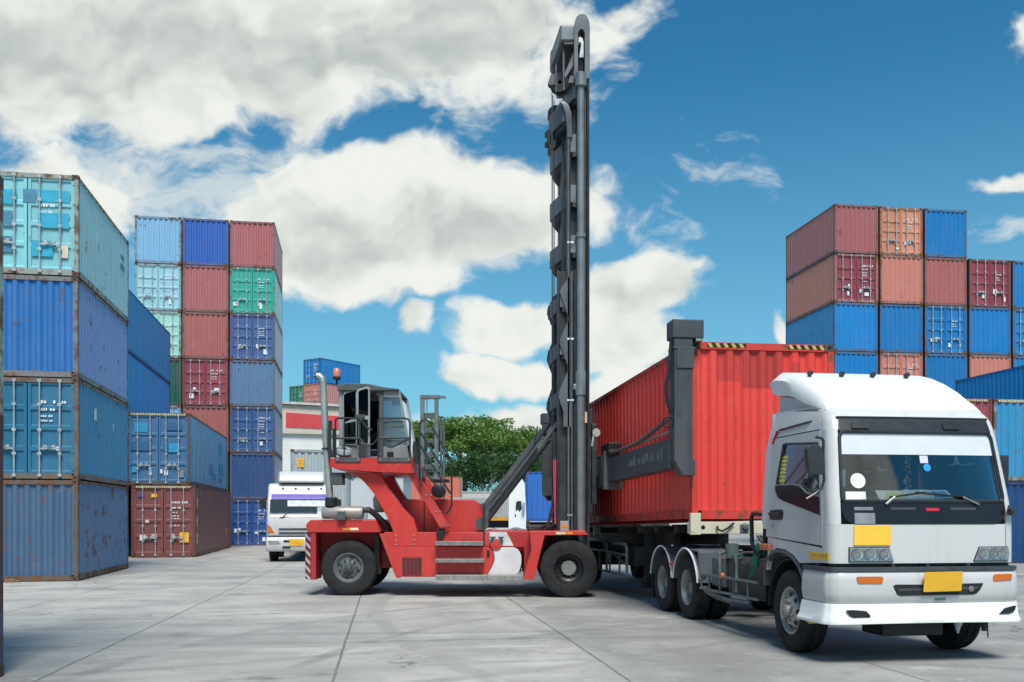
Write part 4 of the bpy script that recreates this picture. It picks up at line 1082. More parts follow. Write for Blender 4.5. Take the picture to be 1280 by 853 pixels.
# cross members: plates that bulge to the rear in the middle of the mast so the hoses clear them
M_BULGE = plain((.15, .165, .18), .45, .2, .3, 3, .5)  # paler than the mast: light on the outer faces put into the colour
def bulge(py, tip, h, name, mat, root=709, ym=21.55, nose=None):
    z1 = PZ(py, YM); z0 = z1 - h; xr_ = PX(root, YM); xt = (tip - 640) * ym / F
    def plan0(d): return [(xr_ + .12, YS0 - .01), (xr_ + d * .5, YS0 - .01), (xt + .03 + d, ym - .42), (xt + d, ym - .30), (xt + d, 2 * YC - ym + .30), (xt + .03 + d, 2 * YC - ym + .42), (xr_ + d * .5, YS1 + .01), (xr_ + .12, YS1 + .01)]
    plan_ = plan0
    if nose:
        xn = PX(nose, YM)
        def plan_(d):
            p = plan0(d); return p[:1] + [(xn + d, YS0 - .01)] + p[2:6] + [(xn + d, YS1 + .01)] + p[7:]
    b = HB(); b.prism(plan_(0), z0, z1, 'z')
    b.prism([(x + .05, y) for x, y in plan_(0)], z0 - .10, z0 + .0, 'z', 1)  # darkest mast tone underneath, painted in for the underside's shade
    return b.build(name, [mat, M_MASTD], hd, .05, 3)
for py in (168, 231, 294): bulge(py, 686.5, .36, 'cross_member', M_BULGE, root=713)
# lower zig-zag cheeks of the outer mast with three box beams
near = [(712, 344), (701, 361), (699.8, 366), (709.8, 396), (709.8, 402), (699.8, 424), (699.5, 430), (709.5, 458), (709.5, 464), (699, 489), (698, 497), (704, 514), (704, 534), (714, 534), (714, 344)]
for y0, y1 in ((YS0 - .05, YS0 - .015), (YS1 + .015, YS1 + .05)):
    b = HB(); b.prism(poly(near, YM), y0, y1); b.build('zigzag_cheek', M_MAST2, hd, .006)
far = [(706, 352), (690, 374), (684.2, 386), (683.8, 392), (692.5, 414), (692.5, 421), (684.2, 443), (683.6, 450), (691.5, 472), (691.5, 480), (683.6, 503), (683, 511), (690, 532), (706, 536)]
for ym in (21.7,):
    b = HB(); b.prism([((x - 640) * 21.6 / F, CAMZ - (y - 645) * 21.6 / F) for x, y in far], ym - .02, ym + .02); b.build('zigzag_web', M_MAST, hd, .006)
for py in (366, 425.5, 488): bulge(py, 684.2, .30, 'box_beam', M_BULGE, root=700, ym=21.6)
# crosshead at the very top
bulge(30, 687.3, .35, 'crosshead', M_BULGE, root=716.5, ym=21.4, nose=700)
b = HB()
for y0 in (YM + .05,): b.prism(poly([(717.5, 62), (717.5, 80), (710, 92), (706, 98), (706, 90), (712, 76)], YM), y0, y0 + .07)
b.build('head_gusset', M_MAST2, hd, .01)
b = HB(); b.box(PX(704, YM), PX(706, YM), YM + .1, YM + .2, PZ(110, YM), PZ(50, YM)); b.box(PX(695, YM), PX(696.5, YM), YM + .2, YM + .3, PZ(110, YM), PZ(75, YM)); b.build('hanger', M_MAST, hd)
for Yq_ in (YM + .5, YM2 - .5):
    b = HB(); b.lathe([(.04, -.1), (.20, -.1), (.20, -.08), (.16, -.05), (.16, .05), (.20, .08), (.20, .1), (.04, .1)], (PX(701, YM), Yq_, PZ(92, YM)), (0, 1, 0), 24); b.build('chain_sheave', M_MASTD, hd)
b = HB(); b.prism(poly([(685, 101), (689, 90), (694, 90), (694, 103), (687, 104)], YM), YM + .1, YM + .25); b.build('head_lamp', M_MAST, hd, .008)
bulge(105, 694, .30, 'cross_member', M_MAST2, root=717, ym=21.4)
b = HB(); b.prism(poly([(710, 104), (712, 96), (715, 94), (718, 97), (718, 104)], YM), YM, YM + .05); b.build('head_lug', M_MAST2, hd, .01)
bulge(128, 685.5, .42, 'hose_guide', M_MAST, root=702, ym=21.0)
for py in (147, 160):
    b = HB(); b.prism(poly([(682.5, py), (687, py - 5), (690, py), (686, py + 2)], YM), 20.75, 21.0); b.build('guide_bracket', M_MASTD, hd, .008)
for k in range(4):
    b = HB(); b.tube([hp(700 + k * 1.6, 127.5, YM - .02), hp(704 + k * 2, 131 + k * .5, YM - .04), hp(708 + k * 1.7, 142, YM - .05), hp(709.6 + k * 1.5, 158, YM - .04), hp(710 + k * 1.5, 172, YM - .03)], .022, 8); b.build('hose', M_MAST2, hd)
b = HB(); b.tube([hp(686, 165, YM + .1), hp(685.5, 178, YM + .1), hp(689, 186.5, YM + .1), hp(693, 184, YM + .1), hp(694, 176, YM + .1)], .03, 8); b.build('hose', M_MASTD, hd)
b = HB()                                                          # lift chains between the uprights
for (px, d) in ((690.4, .35), (692.2, .55), (694.6, .8), (702, 1.0)): b.box(PX(px, YM), PX(px + .9, YM), YM + d, YM + d + .05, PZ(640, YM), PZ(105, YM))
b.build('lift_chain', M_MASTD, hd)
b = HB(); b.box(PX(703.5, YM), PX(708, YM), YM + .35, YM2 - .35, PZ(655, YM), PZ(118, YM)); b.build('inner_mast_frame', M_MASTD, hd, .01)
b = HB(); b.tube([hp(735.5, 98, YM - .06), hp(735.5, 640, YM - .06)], .011, 6); b.tube([hp(712.5, 178, YM - .06), hp(712.5, 500, YM - .06)], .012, 6); b.build('hydraulic_line', M_MASTD, hd)
# hoses and clutter at the mast foot
b = HB()
for k, (xa, xb_) in enumerate(((691, 694), (693, 690), (696, 697))):
    b.tube([hp(xa, 540, YM - .02), hp(xa + 2, 590, YM - .05), hp(xb_, 632, YM - .05), hp(xb_ - 8 + k * 3, 655, YM), hp(672 + k * 6, 661, YM + .1)], .022, 7)
b.build('hose', M_MASTD, hd)
for k in range(2):
    b = HB(); b.tube([hp(692 + k * 2.4, 575, YM - .06), hp(693 + k, 625, YM - .08), hp(694.5 - k, 655, YM - .05)], .016, 6); b.build('red_hose', plain((.5, .05, .08), .5), hd)
b = HB(); b.box(PX(709, YM), PX(715.5, YM), YM - .05, YM, PZ(645.5, YM), PZ(643, YM)); b.build('foot_bracket', M_STEEL, hd)
b = HB(); b.box(PX(660, 20.1), PX(693, 20.1), 20.2, 21.9, PZ(664, 20.1), PZ(657, 20.1)); b.build('hydraulic_valve_block', M_MASTD, hd, .03)

# tilt rams
def tilt(Y, dy=0):
    b = HB(); p0, p1, p2 = hp(602.5, 655, Y), hp(683.5, 548.5, Y), hp(706.5, 516.5, Y)
    p0 = Vector(p0); p1 = Vector(p1); p2 = Vector(p2)
    for v_ in (p0, p1, p2): v_.y += dy
    b.tube([p0, p1], .098, 18)
    for q in (.0, .35, .66, .98): 
        c = p0.lerp(p1, q); b.lathe([(.09, -.02), (.107, -.02), (.107, .02), (.09, .02)], c, p1 - p0, 18)
    b.tube([p1, p2], .052, 14)
    b.lathe([(.05, -.14), (.085, -.10), (.085, .0), (.05, .06)], p2, p2 - p1, 14)
    b.lathe([(.001, -.13), (.14, -.13), (.14, .13), (.001, .13)], p0, (0, 1, 0), 18)
    return b.build('tilt_ram', plain((.09, .098, .10), .42, .25, .3, 4, .5), hd)
tilt(20.25)
Yt2 = 2 * YC - 20.25
b = HB(); sx = 20.25
pA_, pB_, pC_ = (Vector(hp(a, c, sx)) for a, c in ((602.5, 655), (683.5, 548.5), (706.5, 516.5)))
for v_ in (pA_, pB_, pC_): v_.y = Yt2; v_.z += .33
b.tube([pA_, pB_], .098, 18); b.tube([pB_, pC_], .052, 14); b.lathe([(.001, -.13), (.14, -.13), (.14, .13), (.001, .13)], pA_, (0, 1, 0), 18)
b.build('tilt_ram', plain((.09, .098, .10), .42, .25, .3, 4, .5), hd)
b = HB(); b.tube([hp(611, 640, 20.1), hp(640, 602, 20.1), hp(672, 560, 20.1)], .02, 8); b.tube([hp(668, 556, 20.2), hp(672, 533, 20.2)], .015, 6); b.build('hose', M_MASTD, hd)
b = HB(); b.prism(poly([(699, 508), (714, 508), (714, 528), (704, 528)], 20.1), 20.05, 20.2); b.prism(poly([(699, 508), (714, 508), (714, 528), (704, 528)], 20.1), 2 * YC - 20.2, 2 * YC - 20.05); b.build('tilt_lug', M_MAST, hd, .02)
b = HB(); b.box(PX(603.7, 20.0), PX(606.3, 20.0), 19.95, 20.05, PZ(684, 20.0), PZ(630, 20.0)); b.build('ram_post', M_MASTD, hd, .006)

# ---------------------------------------------------------------- side-lift spreader, parallel to the red container
YAWC = R(8.0); cc0 = Vector((PX(865.3, 15.44), 15.44, 0))                 # near left corner of the red container
ax_r = Vector((math.cos(YAWC), math.sin(YAWC), 0)); ax_a = Vector((-math.sin(YAWC), math.cos(YAWC), 0))
def S(u, v, z): return cc0 + ax_r * u + ax_a * v + Vector((0, 0, z - .0172 * v))    # u: outwards is negative; v along; the load dips 1 degree
def sbox(b, u0, u1, v0, v1, z0, z1, mi=0):
    b.hexa([S(u0, v0, z0), S(u1, v0, z0), S(u1, v1, z0), S(u0, v1, z0), S(u0, v0, z1), S(u1, v0, z1), S(u1, v1, z1), S(u0, v1, z1)], mi)
M_SPR = paint((.045, .052, .060), .22, .55, .5, .4, .3)
LC = 12.192
b = HB(); sbox(b, -.40, -.06, 4.3, 7.95, 2.34, 3.02)
sbox(b, -.43, -.04, 4.25, 4.38, 2.28, 3.06); sbox(b, -.43, -.04, 7.87, 8.0, 2.28, 3.06); sp_ = b.build('spreader', plain((.13, .145, .155), .5, .3, .35, 4), hd, .015)
for (va, vb) in ((.10, 4.25), (8.0, LC - .1)):
    b = HB(); sbox(b, -.36, -.10, va, vb, 2.44, 2.915)
    if va < 1:
        rr2 = random.Random(5)
        for k in range(13):
            v0 = .45 + k * .17
            if rr2.random() < .85: sbox(b, -.364, -.361, v0, v0 + .10 * rr2.uniform(.7, 1.1), 2.62 + rr2.uniform(-.01, .01), 2.76 + rr2.uniform(-.05, .05), 1)
    b.build('telescopic_beam', [M_SPR, plain((.15, .16, .17), .7, 0, .4, 20)], sp_, 0)
for (v0, v1, sgn) in ((-.12, .14, 1), (LC - .14, LC + .12, -1)):
    b = HB()
    def SP(u, z, v): return S(u, v, z)
    out_ = [(-.335, 4.50), (-.335, 2.56), (-.20, 2.31), (.01, 2.31), (.01, 2.55), (-.03, 2.6), (-.03, 4.50)]
    n_ = len(out_)
    tri = tessellate_polygon([[Vector((p[0], p[1], 0)) for p in out_]])
    vs_ = [S(p[0], v0, p[1]) for p in out_] + [S(p[0], v1, p[1]) for p in out_]
    b.add(vs_, [(i, (i + 1) % n_, n_ + (i + 1) % n_, n_ + i) for i in range(n_)] + [tuple(q) for q in tri] + [tuple(n_ + i for i in q) for q in tri])
    arm = b.build('end_arm', M_SPR, sp_, .012)
    b = HB(); sbox(b, -.355, .01, v0 - .015, v1 + .015, 4.33, 4.36); sbox(b, -.30, -.015, v0 - .02, v1 + .02, 4.02, 4.33); b.build('arm_collar', M_SPR, arm, .006)
    b = HB(); sbox(b, -.37, .15, v0 - .02, v1 + .06, 4.50, 4.80); b.build('twistlock_head', M_SPR, arm, .02)
    b = HB(); sbox(b, .02, .14, v0 - .01, v1, 4.46, 4.50); b.build('twistlock', M_STEEL, arm)
b = HB(); b.tube([S(-.37, -.06, 4.45), S(-.40, -.05, 4.0), S(-.45, -.05, 3.75), S(-.43, -.05, 3.5), S(-.36, -.05, 3.3)], .03, 8); b.build('hose', M_BLACK, sp_)
b = HB()
b.tube([S(-.42 + .085 * math.cos(q / 12 * 6.283), -.06, 3.16 + .085 * math.sin(q / 12 * 6.283)) for q in range(13)], .012, 6); b.build('hose_loop', M_BLACK, sp_)
b = HB(); b.tube([S(-.33, .15, 3.24), S(-.33, .5, 3.22), S(-.33, 1.4, 3.10), S(-.34, 2.2, 3.02), S(-.36, 3.6, 3.0), S(-.36, 4.6, 3.08)], .04, 8); b.build('hose', plain((.10, .075, .07), .5), sp_)
b = HB(); b.tube([S(-.30, .15, 3.04), S(-.30, 2.6, 3.02), S(-.30, 5.2, 3.04)], .022, 8); b.build('rod', M_STEEL, sp_)
b = HB(); sbox(b, -.40, -.12, 4.0, 4.7, 3.0, 3.22); b.build('valve_block', M_BLACK, sp_, .02)
b = HB(); c0 = hp(745.5, 541, 18.9); b.tube([hp(740, 558, 18.9), hp(742, 545, 18.9), c0], .02, 8); b.lathe([(.05, -.08), (.085, 0), (.08, .01), (.001, .01)], c0, (.4, -1, .0), 16); b.build('work_lamp', plain((.55, .55, .52), .3, .3), hd)
# carriage joining spreader and mast
b = HB(); xm = PX(738.2, YM)
b.box(xm, xm + .14, YM + .1, YM2 - .1, 1.9, 3.6); b.box(xm - .05, xm + .06, YM + .1, YM + .35, 1.7, 3.9); b.box(xm - .05, xm + .06, YM2 - .35, YM2 - .1, 1.7, 3.9)
b.hexa([(xm + .1, YM + .3, 2.5), (xm + .55, YM + .3, 2.5), (xm + .55, YM2 - .4, 2.5), (xm + .1, YM2 - .4, 2.5), (xm + .1, YM + .3, 2.85), (xm + .55, YM + .3, 2.85), (xm + .55, YM2 - .4, 2.85), (xm + .1, YM2 - .4, 2.85)])
b.build('carriage', M_MASTD, hd, .02)

# the red container on the hook, its near face striped at the top corners
C_RED = (.66, .046, .034)
def patched(col, rects):
    """the same paint with touched-up rectangles on the end wall, in object coordinates"""
    base = paint(col, .26, .3); m = base.copy(); t = NT(m.node_tree); b = m.node_tree.nodes['Principled BSDF']
    src = b.inputs['Base Color'].links[0].from_socket
    tc = t.node('ShaderNodeTexCoord'); sp = t.node('ShaderNodeSeparateXYZ'); t.l.new(tc.outputs['Object'], sp.inputs[0]); acc = None
    for (x0_, x1_, z0_, z1_, k) in rects:
        w_ = t.m('MULTIPLY', t.m('MULTIPLY', t.ss(sp.outputs[0], x0_ - .02, x0_ + .02), t.ss(sp.outputs[0], x1_ + .02, x1_ - .02)), t.m('MULTIPLY', t.ss(sp.outputs[2], z0_ - .02, z0_ + .02), t.ss(sp.outputs[2], z1_ + .02, z1_ - .02)))
        w_ = t.m('MULTIPLY', w_, k); acc = w_ if acc is None else t.m('MAXIMUM', acc, w_)
    t.put(b.inputs['Base Color'], t.mix(acc, src, (.33, .035, .032)))
    return m
t_red = add_box_container('shipping_container', 'bright red long container gripped by the spreader above the trailer', None, (cc0.x, cc0.y), YAWC, C_RED, L=12.192, H=2.896, z=1.60 - .0172 * 6.1, hero=True, rust=.26, doors=False, frame=(.52, .04, .03), fade=.3, pitch=R(-.985))
M_STRY = plain((.60, .36, .07), .5, 0, .2, 12)
for o_ in t_red.children:
    if o_.name.startswith('end_wall'): o_.material_slots[0].material = patched(C_RED, [(.36, .78, 2.25, 2.74, .55), (-.34, .34, 2.15, 2.74, .75), (-.66, -.50, 2.2, 2.6, .5), (-.9, -.1, .25, .62, .6), (.44, .455, 1.3, 1.75, 1.0)])
d_ = container_meshes(12.192, 2.896)
for xs in (-.62, .76):                                                   # stripes sit on the end opposite the doors (turned to the yard)
    b = MB(); yy = LC / 2
    b.box(-xs - .33, -xs + .33, yy - .006, yy - .001, 2.896 - .098, 2.896 - .025, 1)
    for k in range(5):
        x = -xs - .33 + k * .66 / 5
        b.prism([(x + .03, 2.896 - .096), (x + .09, 2.896 - .096), (x + .13, 2.896 - .027), (x + .07, 2.896 - .027)], yy - .002, yy + .001)
    b.build('warning_stripe', [M_STRY, M_BLACK], t_red)
b = MB(); w_ = CW / 2
M_REDD = paint((.36, .03, .028), .1, .2)
for (xa, xb_, za, zb_) in ((-.05, .42, 2.0, 2.72), (.52, .98, 2.45, 2.75)): pass
# ------------------------------------------------------------------ the white tractor unit
TO = Vector((3.41, 11.79, 0)); TY = R(8.35); tc_, ts_ = math.cos(TY), math.sin(TY)
def TSide(px, py, c0=0.0):
    k = (px - 640) / F; ly = (TO.x + c0 * tc_ - k * (TO.y + c0 * ts_)) / (ts_ + k * tc_)
    Y = TO.y + c0 * ts_ + ly * tc_
    return ly, CAMZ - (py - 645) * Y / F
def TFront(px, py, ly):
    k = (px - 640) / F; lx = (k * (TO.y + ly * tc_) - TO.x + ly * ts_) / (tc_ - k * ts_)
    Y = TO.y + lx * ts_ + ly * tc_
    return lx, CAMZ - (py - 645) * Y / F
W = 2.26
tr = thing('tractor_truck', 'white tractor truck with roof fairing and yellow plates, coupled to the loaded trailer', 'truck', TO, TY)
tr['origin'] = (0, 0, 0)
M_TW = paint((.54, .53, .525), 0.0, .22, .34, .5, .30)  # cab white darkened in colour for the shade on upright faces
M_TW2 = paint((.74, .74, .715), 0.0, .10, .36, .5, .10)  # lighter copy of that white for the lit roof fairing; spoiler shares it
M_TRIM = plain((.022, .024, .028), .35, 0, .25, 4, .5)
M_GARN = plain((.012, .011, .014), .16, 0, .1, 3, .35, .15)
M_FEND = plain((.085, .10, .115), .5, 0, .25, 3, .5)
M_WSCR = glass_mat('windscreen_glass', (.82, .86, .86), .03)
M_SIDEG = glass_mat('door_glass', (.22, .27, .31), .42)
M_CHROME = plain((.72, .72, .70), .22, .7, .12, 6, .5)

def cr_spline(pts, n):
    out = []
    P = [Vector(p) for p in pts]; P = [P[0] * 2 - P[1]] + P + [P[-1] * 2 - P[-2]]
    for i in range(1, len(P) - 2):
        for k in range(n):
            u = k / n; a, b_, c, d = P[i - 1], P[i], P[i + 1], P[i + 2]
            out.append(.5 * ((2 * b_) + (c - a) * u + (2 * a - 5 * b_ + 4 * c - d) * u * u + (3 * b_ - a - 3 * c + d) * u ** 3))
    out.append(P[-2]); return out
half = [(0, -.86), (0, -.965), (.012, -1.015), (.05, -1.055), (.13, -1.08), (.60, -1.10), (W / 2, -1.105)]
plan = cr_spline(half + [(W - x, y) for x, y in half[-2::-1]], 5)
plen = [0]
for a, b_ in zip(plan, plan[1:]): plen.append(plen[-1] + (b_ - a).length)
PT = plen[-1]
def plan_at(t):
    s = max(0, min(1, t)) * PT
    for i in range(len(plan) - 1):
        if s <= plen[i + 1] + 1e-9:
            u = (s - plen[i]) / (plen[i + 1] - plen[i]); p = plan[i].lerp(plan[i + 1], u); d = (plan[i + 1] - plan[i]).normalized()
            return p, Vector((-d.y, d.x)) * -1
    return plan[-1], Vector((1, 0))
def t_of_lx(lx):
    """plan parameter whose front point sits at lateral lx"""
    lo, hi = 0.0, 1.0
    for _ in range(40):
        m_ = (lo + hi) / 2
        if plan_at(m_)[0].x < lx: lo = m_
        else: hi = m_
    return lo
def ip(z, tab):
    for (a, va), (b_, vb) in zip(tab, tab[1:]):
        if z <= b_: 
            u = max(0, (z - a) / (b_ - a)); return va + (vb - va) * u
    return tab[-1][1]
INS = [(0, 0.0), (1.5, 0.0), (1.85, .012), (2.65, .075), (2.80, .10), (2.98, .17)]
RAK = [(0, .03), (1.15, .0), (1.60, .0), (1.83, .03), (2.63, .20), (2.80, .26), (2.90, .36), (2.98, .52)]
def FP(t, z, o=0.0):
    p, n = plan_at(t); i_ = ip(z, INS); x = i_ + p.x * (W - 2 * i_) / W
    return Vector((x + n.x * o, p.y + ip(z, RAK) + n.y * o, z))
def patch(name, t0, t1, z0, z1, mat, parent, o=0.0, th=.03, nt=24, nz=5, bevel=0):
    b = MB(); us = [t0 + (t1 - t0) * i / nt for i in range(nt + 1)]; vs_ = [z0 + (z1 - z0) * j / nz for j in range(nz + 1)]
    b.slab(lambda t, z, q: FP(t, z, o + q), us, vs_, th)
    return b.build(name, mat, parent, bevel)
def zf(py, Yd=10.85): return CAMZ - (py - 645) * Yd / F
def tf(px, ly=-1.07): return t_of_lx(TFront(px, 645, ly)[0])
tA = tf(1049.5, -1.05); tB = 1 - tA
# --- cab body
b = MB()
nt = 44; us = [i / nt for i in range(nt + 1)]
def fslab(t0, t1, z0, z1, nz=4, n=None):
    n = n or nt; u_ = [t0 + (t1 - t0) * i / n for i in range(n + 1)]; v_ = [z0 + (z1 - z0) * j / nz for j in range(nz + 1)]
    b.slab(lambda t, z, q: FP(t, z, q), u_, v_, .035)
Z_BOT, Z_GARN, Z_WS0, Z_WS1, Z_ROOF = 1.135, 1.575, 1.835, 2.625, 2.98
fslab(0, 1, Z_BOT, Z_GARN)
fslab(0, tA, Z_GARN, 2.66, 8, 8); fslab(tB, 1, Z_GARN, 2.66, 8, 8)
fslab(0, 1, 2.66, Z_ROOF, 6)
# side shells: rear quarter, roof edge, sill with the wheel arch
LYR = .86
def sx(z, side): 
    i_ = ip(z, INS); return i_ if side < 0 else W - i_
for side in (-1, 1):
    mp = lambda ly, z, q: Vector((sx(z, side) + (-q if side < 0 else q) * 1.0, ly, z))
    fy = lambda z: -.86 + ip(z, RAK)
    dl = TSide(958.5, 600)[0]                                         # rear edge of the door
    rear = [(dl + .004, 1.50), (dl + .004, 2.68), (fy(2.68), 2.68), (fy(2.80), 2.80), (fy(2.90), 2.90), (.60, 3.02), (LYR - .10, 3.03), (LYR - .04, 2.9), (LYR, 2.5), (LYR, 1.62), (LYR - .05, 1.50)]
    b.plate(rear, [], mp, .035)
    z1 = 1.50
    d1 = TSide(960, 671); d2 = TSide(1042, 685.6)
    ar = [TSide(*q) for q in ((956, 712), (957.5, 700), (963, 690), (971, 685.0), (982, 687.5), (992, 694), (999.5, 704))]
    # walk the sill outline: door bottom line forward, then back along the arch
    sill = [(d1[0], d1[1] - .004), (fy(d2[1]), d2[1] - .004), (fy(1.135), 1.135)] + [q for q in ar[::-1]] + [(d1[0] + .02, ar[0][1])]
    b.plate(sill, [], mp, .05)
    b.plate([(d1[0] + .002, 1.50), (d1[0] + .002, d1[1] - .0), (d1[0] + .06, d1[1] - .0), (d1[0] + .06, 1.50)], [], mp, .03)
# roof skin
rz = [(-.60, 2.98), (-.25, 3.0), (.2, 3.02), (.60, 3.03), (.80, 3.02)]
def roofp(u, k, q):
    ly, z = rz[int(k)]; i_ = .17; x0_, x1_ = .166, W - .166
    c = abs(u * 2 - 1) ** 4
    return Vector((x0_ + (x1_ - x0_) * u, ly + (.24 * c if ly < -.5 else 0), z + .03 * (1 - c) - .012 + q))
b.slab(roofp, [i / 16 for i in range(17)], range(5), .03)
b.plate([(.10, 1.3), (W - .10, 1.3), (W - .12, 3.0), (.12, 3.0)], [[(.45, 2.05), (W - .45, 2.05), (W - .5, 2.55), (.5, 2.55)]], lambda x, z, q: Vector((x, .80 + q, z)), .03)
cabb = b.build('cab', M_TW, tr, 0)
b = MB(); b.box(.045, W - .045, -.96, .78, 1.16, 1.20); b.build('cab_floor', M_BLACK, cabb)
# --- doors with window opening
win_px = [(972.4, 556), (975, 554), (1024, 551.5), (1027.5, 553), (1033, 586), (1035.5, 618), (1035.5, 644.5), (1032, 644.2), (978, 626), (971.5, 622), (967.2, 612), (968, 600)]
def make_door(side):
    mp = lambda ly, z, q: Vector((sx(z, side) + (-.004 - q if side < 0 else .004 + q), ly, z))
    fy = lambda z: -.866 + ip(z, RAK)
    dl = TSide(958.5, 600)[0]; d1 = TSide(960, 671); d2 = TSide(1042, 685.6)
    win = [TSide(a, c) for a, c in win_px]
    win = [(max(a, fy(z) + .055), z) for a, z in win]
    out_ = [(d1[0], d1[1] + .004), (dl, 1.6), (dl, 2.665)] + [(fy(z), z) for z in (2.665, 2.4, 2.1, 1.85, 1.6, d2[1] + .02)]
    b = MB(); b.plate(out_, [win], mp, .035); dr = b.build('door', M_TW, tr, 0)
    cx = sum(p[0] for p in win) / len(win); cz = sum(p[1] for p in win) / len(win)
    inner = [(cx + (a - cx) * .955, cz + (z - cz) * .95) for a, z in win]
    mq = lambda ly, z, q: Vector((sx(z, side) + (-.009 - q if side < 0 else .009 + q), ly, z))
    b = MB(); b.plate(win, [inner], mq, .03); b.build('window_seal', M_TRIM, dr)
    b = MB(); mg = lambda ly, z, q: Vector((sx(z, side) + (.016 - q if side < 0 else -.016 + q), ly, z)); b.plate(inner, [], mg, .004); b.build('side_window', M_SIDEG, dr)
    low = [TSide(a, c) for a, c in ((966.8, 609), (990, 607.5), (998, 609.5), (1006, 617.5), (1014, 620.5), (1035.3, 621), (1035.3, 644.3), (978, 626), (971, 621.5))]
    low = [(max(a, fy(z) + .055), z) for a, z in low]
    mg2 = lambda ly, z, q: Vector((sx(z, side) + (-.010 - q if side < 0 else .010 + q), ly, z)); b = MB(); b.plate(low, [], mg2, .03); b.build('lower_window_panel', M_GARN, dr)
    rm = [TSide(a, c) for a, c in ((968, 607), (990, 605.8), (998.5, 607.8), (1007, 616), (1015, 619), (1035.3, 619.5))]
    b = MB(); b.tube([mg2(max(a, fy(z) + .055), z, 0) for a, z in rm], .012, 6); b.build('window_rail', M_GREY, dr)
    h = [TSide(a, c) for a, c in ((962.5, 638), (977, 637), (979, 640), (978.5, 649), (976, 650.5), (964, 650), (962, 647))]
    b = MB(); b.plate(h, [], mg2, .01); hb = b.build('handle_recess', plain((.01, .03, .028), .4), dr)
    q0 = TSide(963, 642.5); q1 = TSide(977.5, 643); xs = sx(1.7, side) + (-.03 if side < 0 else .03)
    b = MB(); b.bar((xs, q0[0], q0[1]), (xs, q1[0], q1[1]), .02, .035); b.build('handle', M_TRIM, dr, .006)
    q0 = TSide(966, 658); b = MB(); b.lathe([(.013, 0), (.001, .002)], (sx(1.55, side) - (.005 if side < 0 else -.005), q0[0], q0[1]), (-1 if side < 0 else 1, 0, 0), 10); b.build('key_lock', M_TRIM, dr)
    return dr
drR = make_door(-1); drL = make_door(1)
# yellow lettering strip inside the near window (illegible strokes)
b = MB(); rr3 = random.Random(11)
for k in range(8):
    py = 570 + k * 4.9
    for j in range(3):
        a0 = 971.0 - k * .28 + j * 2.4; q0 = TSide(a0, py); q1 = TSide(a0 + 1.7, py + rr3.choice((1.0, 3.4, 3.8)))
        if rr3.random() < .85: xi = ip(q0[1], INS) + .0125; b.box(xi, xi + .002, min(q0[0], q1[0]), max(q0[0], q1[0]), min(q0[1], q1[1]), max(q0[1], q1[1]))
    q0 = TSide(971 - k * .28, py + 1.4); q1 = TSide(978 - k * .28, py + 2.4); xi = ip(q0[1], INS) + .0125; b.box(xi, xi + .002, q1[0], q0[0], q1[1], q0[1])
o = b.build('yellow_lettering', plain((.80, .62, .12), .5), drR)
for k in range(0): pass
# --- front: black garnish, glass, seals
tG = tf(1071, -1.07)
def zlow(t):
    e = min(t, 1 - t); e0 = tA + .003
    u = max(0.0, min(1.0, (e - e0) / (tG - e0)))
    return Z_GARN + .16 * (1 - math.sqrt(max(0, 1 - (1 - u) ** 2)))
b = MB(); b.slab(lambda t, v, q: FP(t, zlow(t) + (Z_WS0 - .012 - zlow(t)) * v, .006 + q), [tA + .003 + (1 - 2 * tA - .006) * i / 60 for i in range(61)], [0, .3, .6, 1], .03)
garn = b.build('black_garnish', M_GARN, tr)
strip = patch('sun_strip', tA + .004, tB - .004, Z_WS1 + .02, 2.775, M_TRIM, tr, .012, .03, 28)
for (pa, pb) in ((1068, 1092), (1192, 1214)):
    patch('roof_marker_light', tf(pa), tf(pb), 2.67, 2.735, M_BLACK, strip, .03, .03, 6, 2)
b = MB(); b.tube([FP(tA + (tB - tA) * i / 30, 2.80, .012) for i in range(31)], .014, 6); b.build('drip_rail', M_TRIM, tr)
for side in (-1, 1):
    b = MB(); tt = tA if side < 0 else tB; b.tube([FP(tt, 2.80, .012)] + [Vector((sx(2.80, side) - .012 * (1 if side < 0 else -1), ly, 2.79 - .012 * k)) for k, ly in enumerate((-.30, .1, .5))], .013, 6); b.build('drip_rail', M_TRIM, tr)
    b = MB(); b.bar(Vector((sx(2.72, side) + (-.008 if side < 0 else .008), .53, 2.76)), Vector((sx(2.62, side) + (-.008 if side < 0 else .008), .64, 2.60)), .03, .02); b.build('red_reflector', plain((.5, .02, .05), .4), tr)
ws = patch('windscreen', tA + .012, tB - .012, Z_WS0 + .01, Z_WS1 - .005, M_WSCR, tr, -.012, .006, 36, 10)
rimp = [FP(t_, z_, .004) for t_, z_ in [(tA + .008 + (tB - tA - .016) * i / 30, Z_WS0 - .0) for i in range(31)]]
b = MB(); b.tube([FP(tA + .006, Z_WS1 - .06, .003), FP(tA + .006, Z_WS0 + .06, .003), FP(tA + .010, Z_WS0 + .02, .003)] + [FP(tA + .018 + (tB - tA - .036) * i / 30, Z_WS0, .003) for i in range(31)] + [FP(tB - .010, Z_WS0 + .02, .003), FP(tB - .006, Z_WS0 + .06, .003), FP(tB - .006, Z_WS1 - .06, .003), FP(tB - .012, Z_WS1 - .015, .003)] + [FP(tB - .022 - (tB - tA - .044) * i / 30, Z_WS1 + .005, .003) for i in range(31)] + [FP(tA + .012, Z_WS1 - .015, .003), FP(tA + .006, Z_WS1 - .06, .003)], .020, 8)
b.build('windscreen_seal', M_TRIM, tr)
patch('white_visor_band', tA + .014, tB - .014, 2.37, Z_WS1 - .01, plain((.60, .62, .66), .35, 0, .05), ws, -.008, .002, 36, 4)
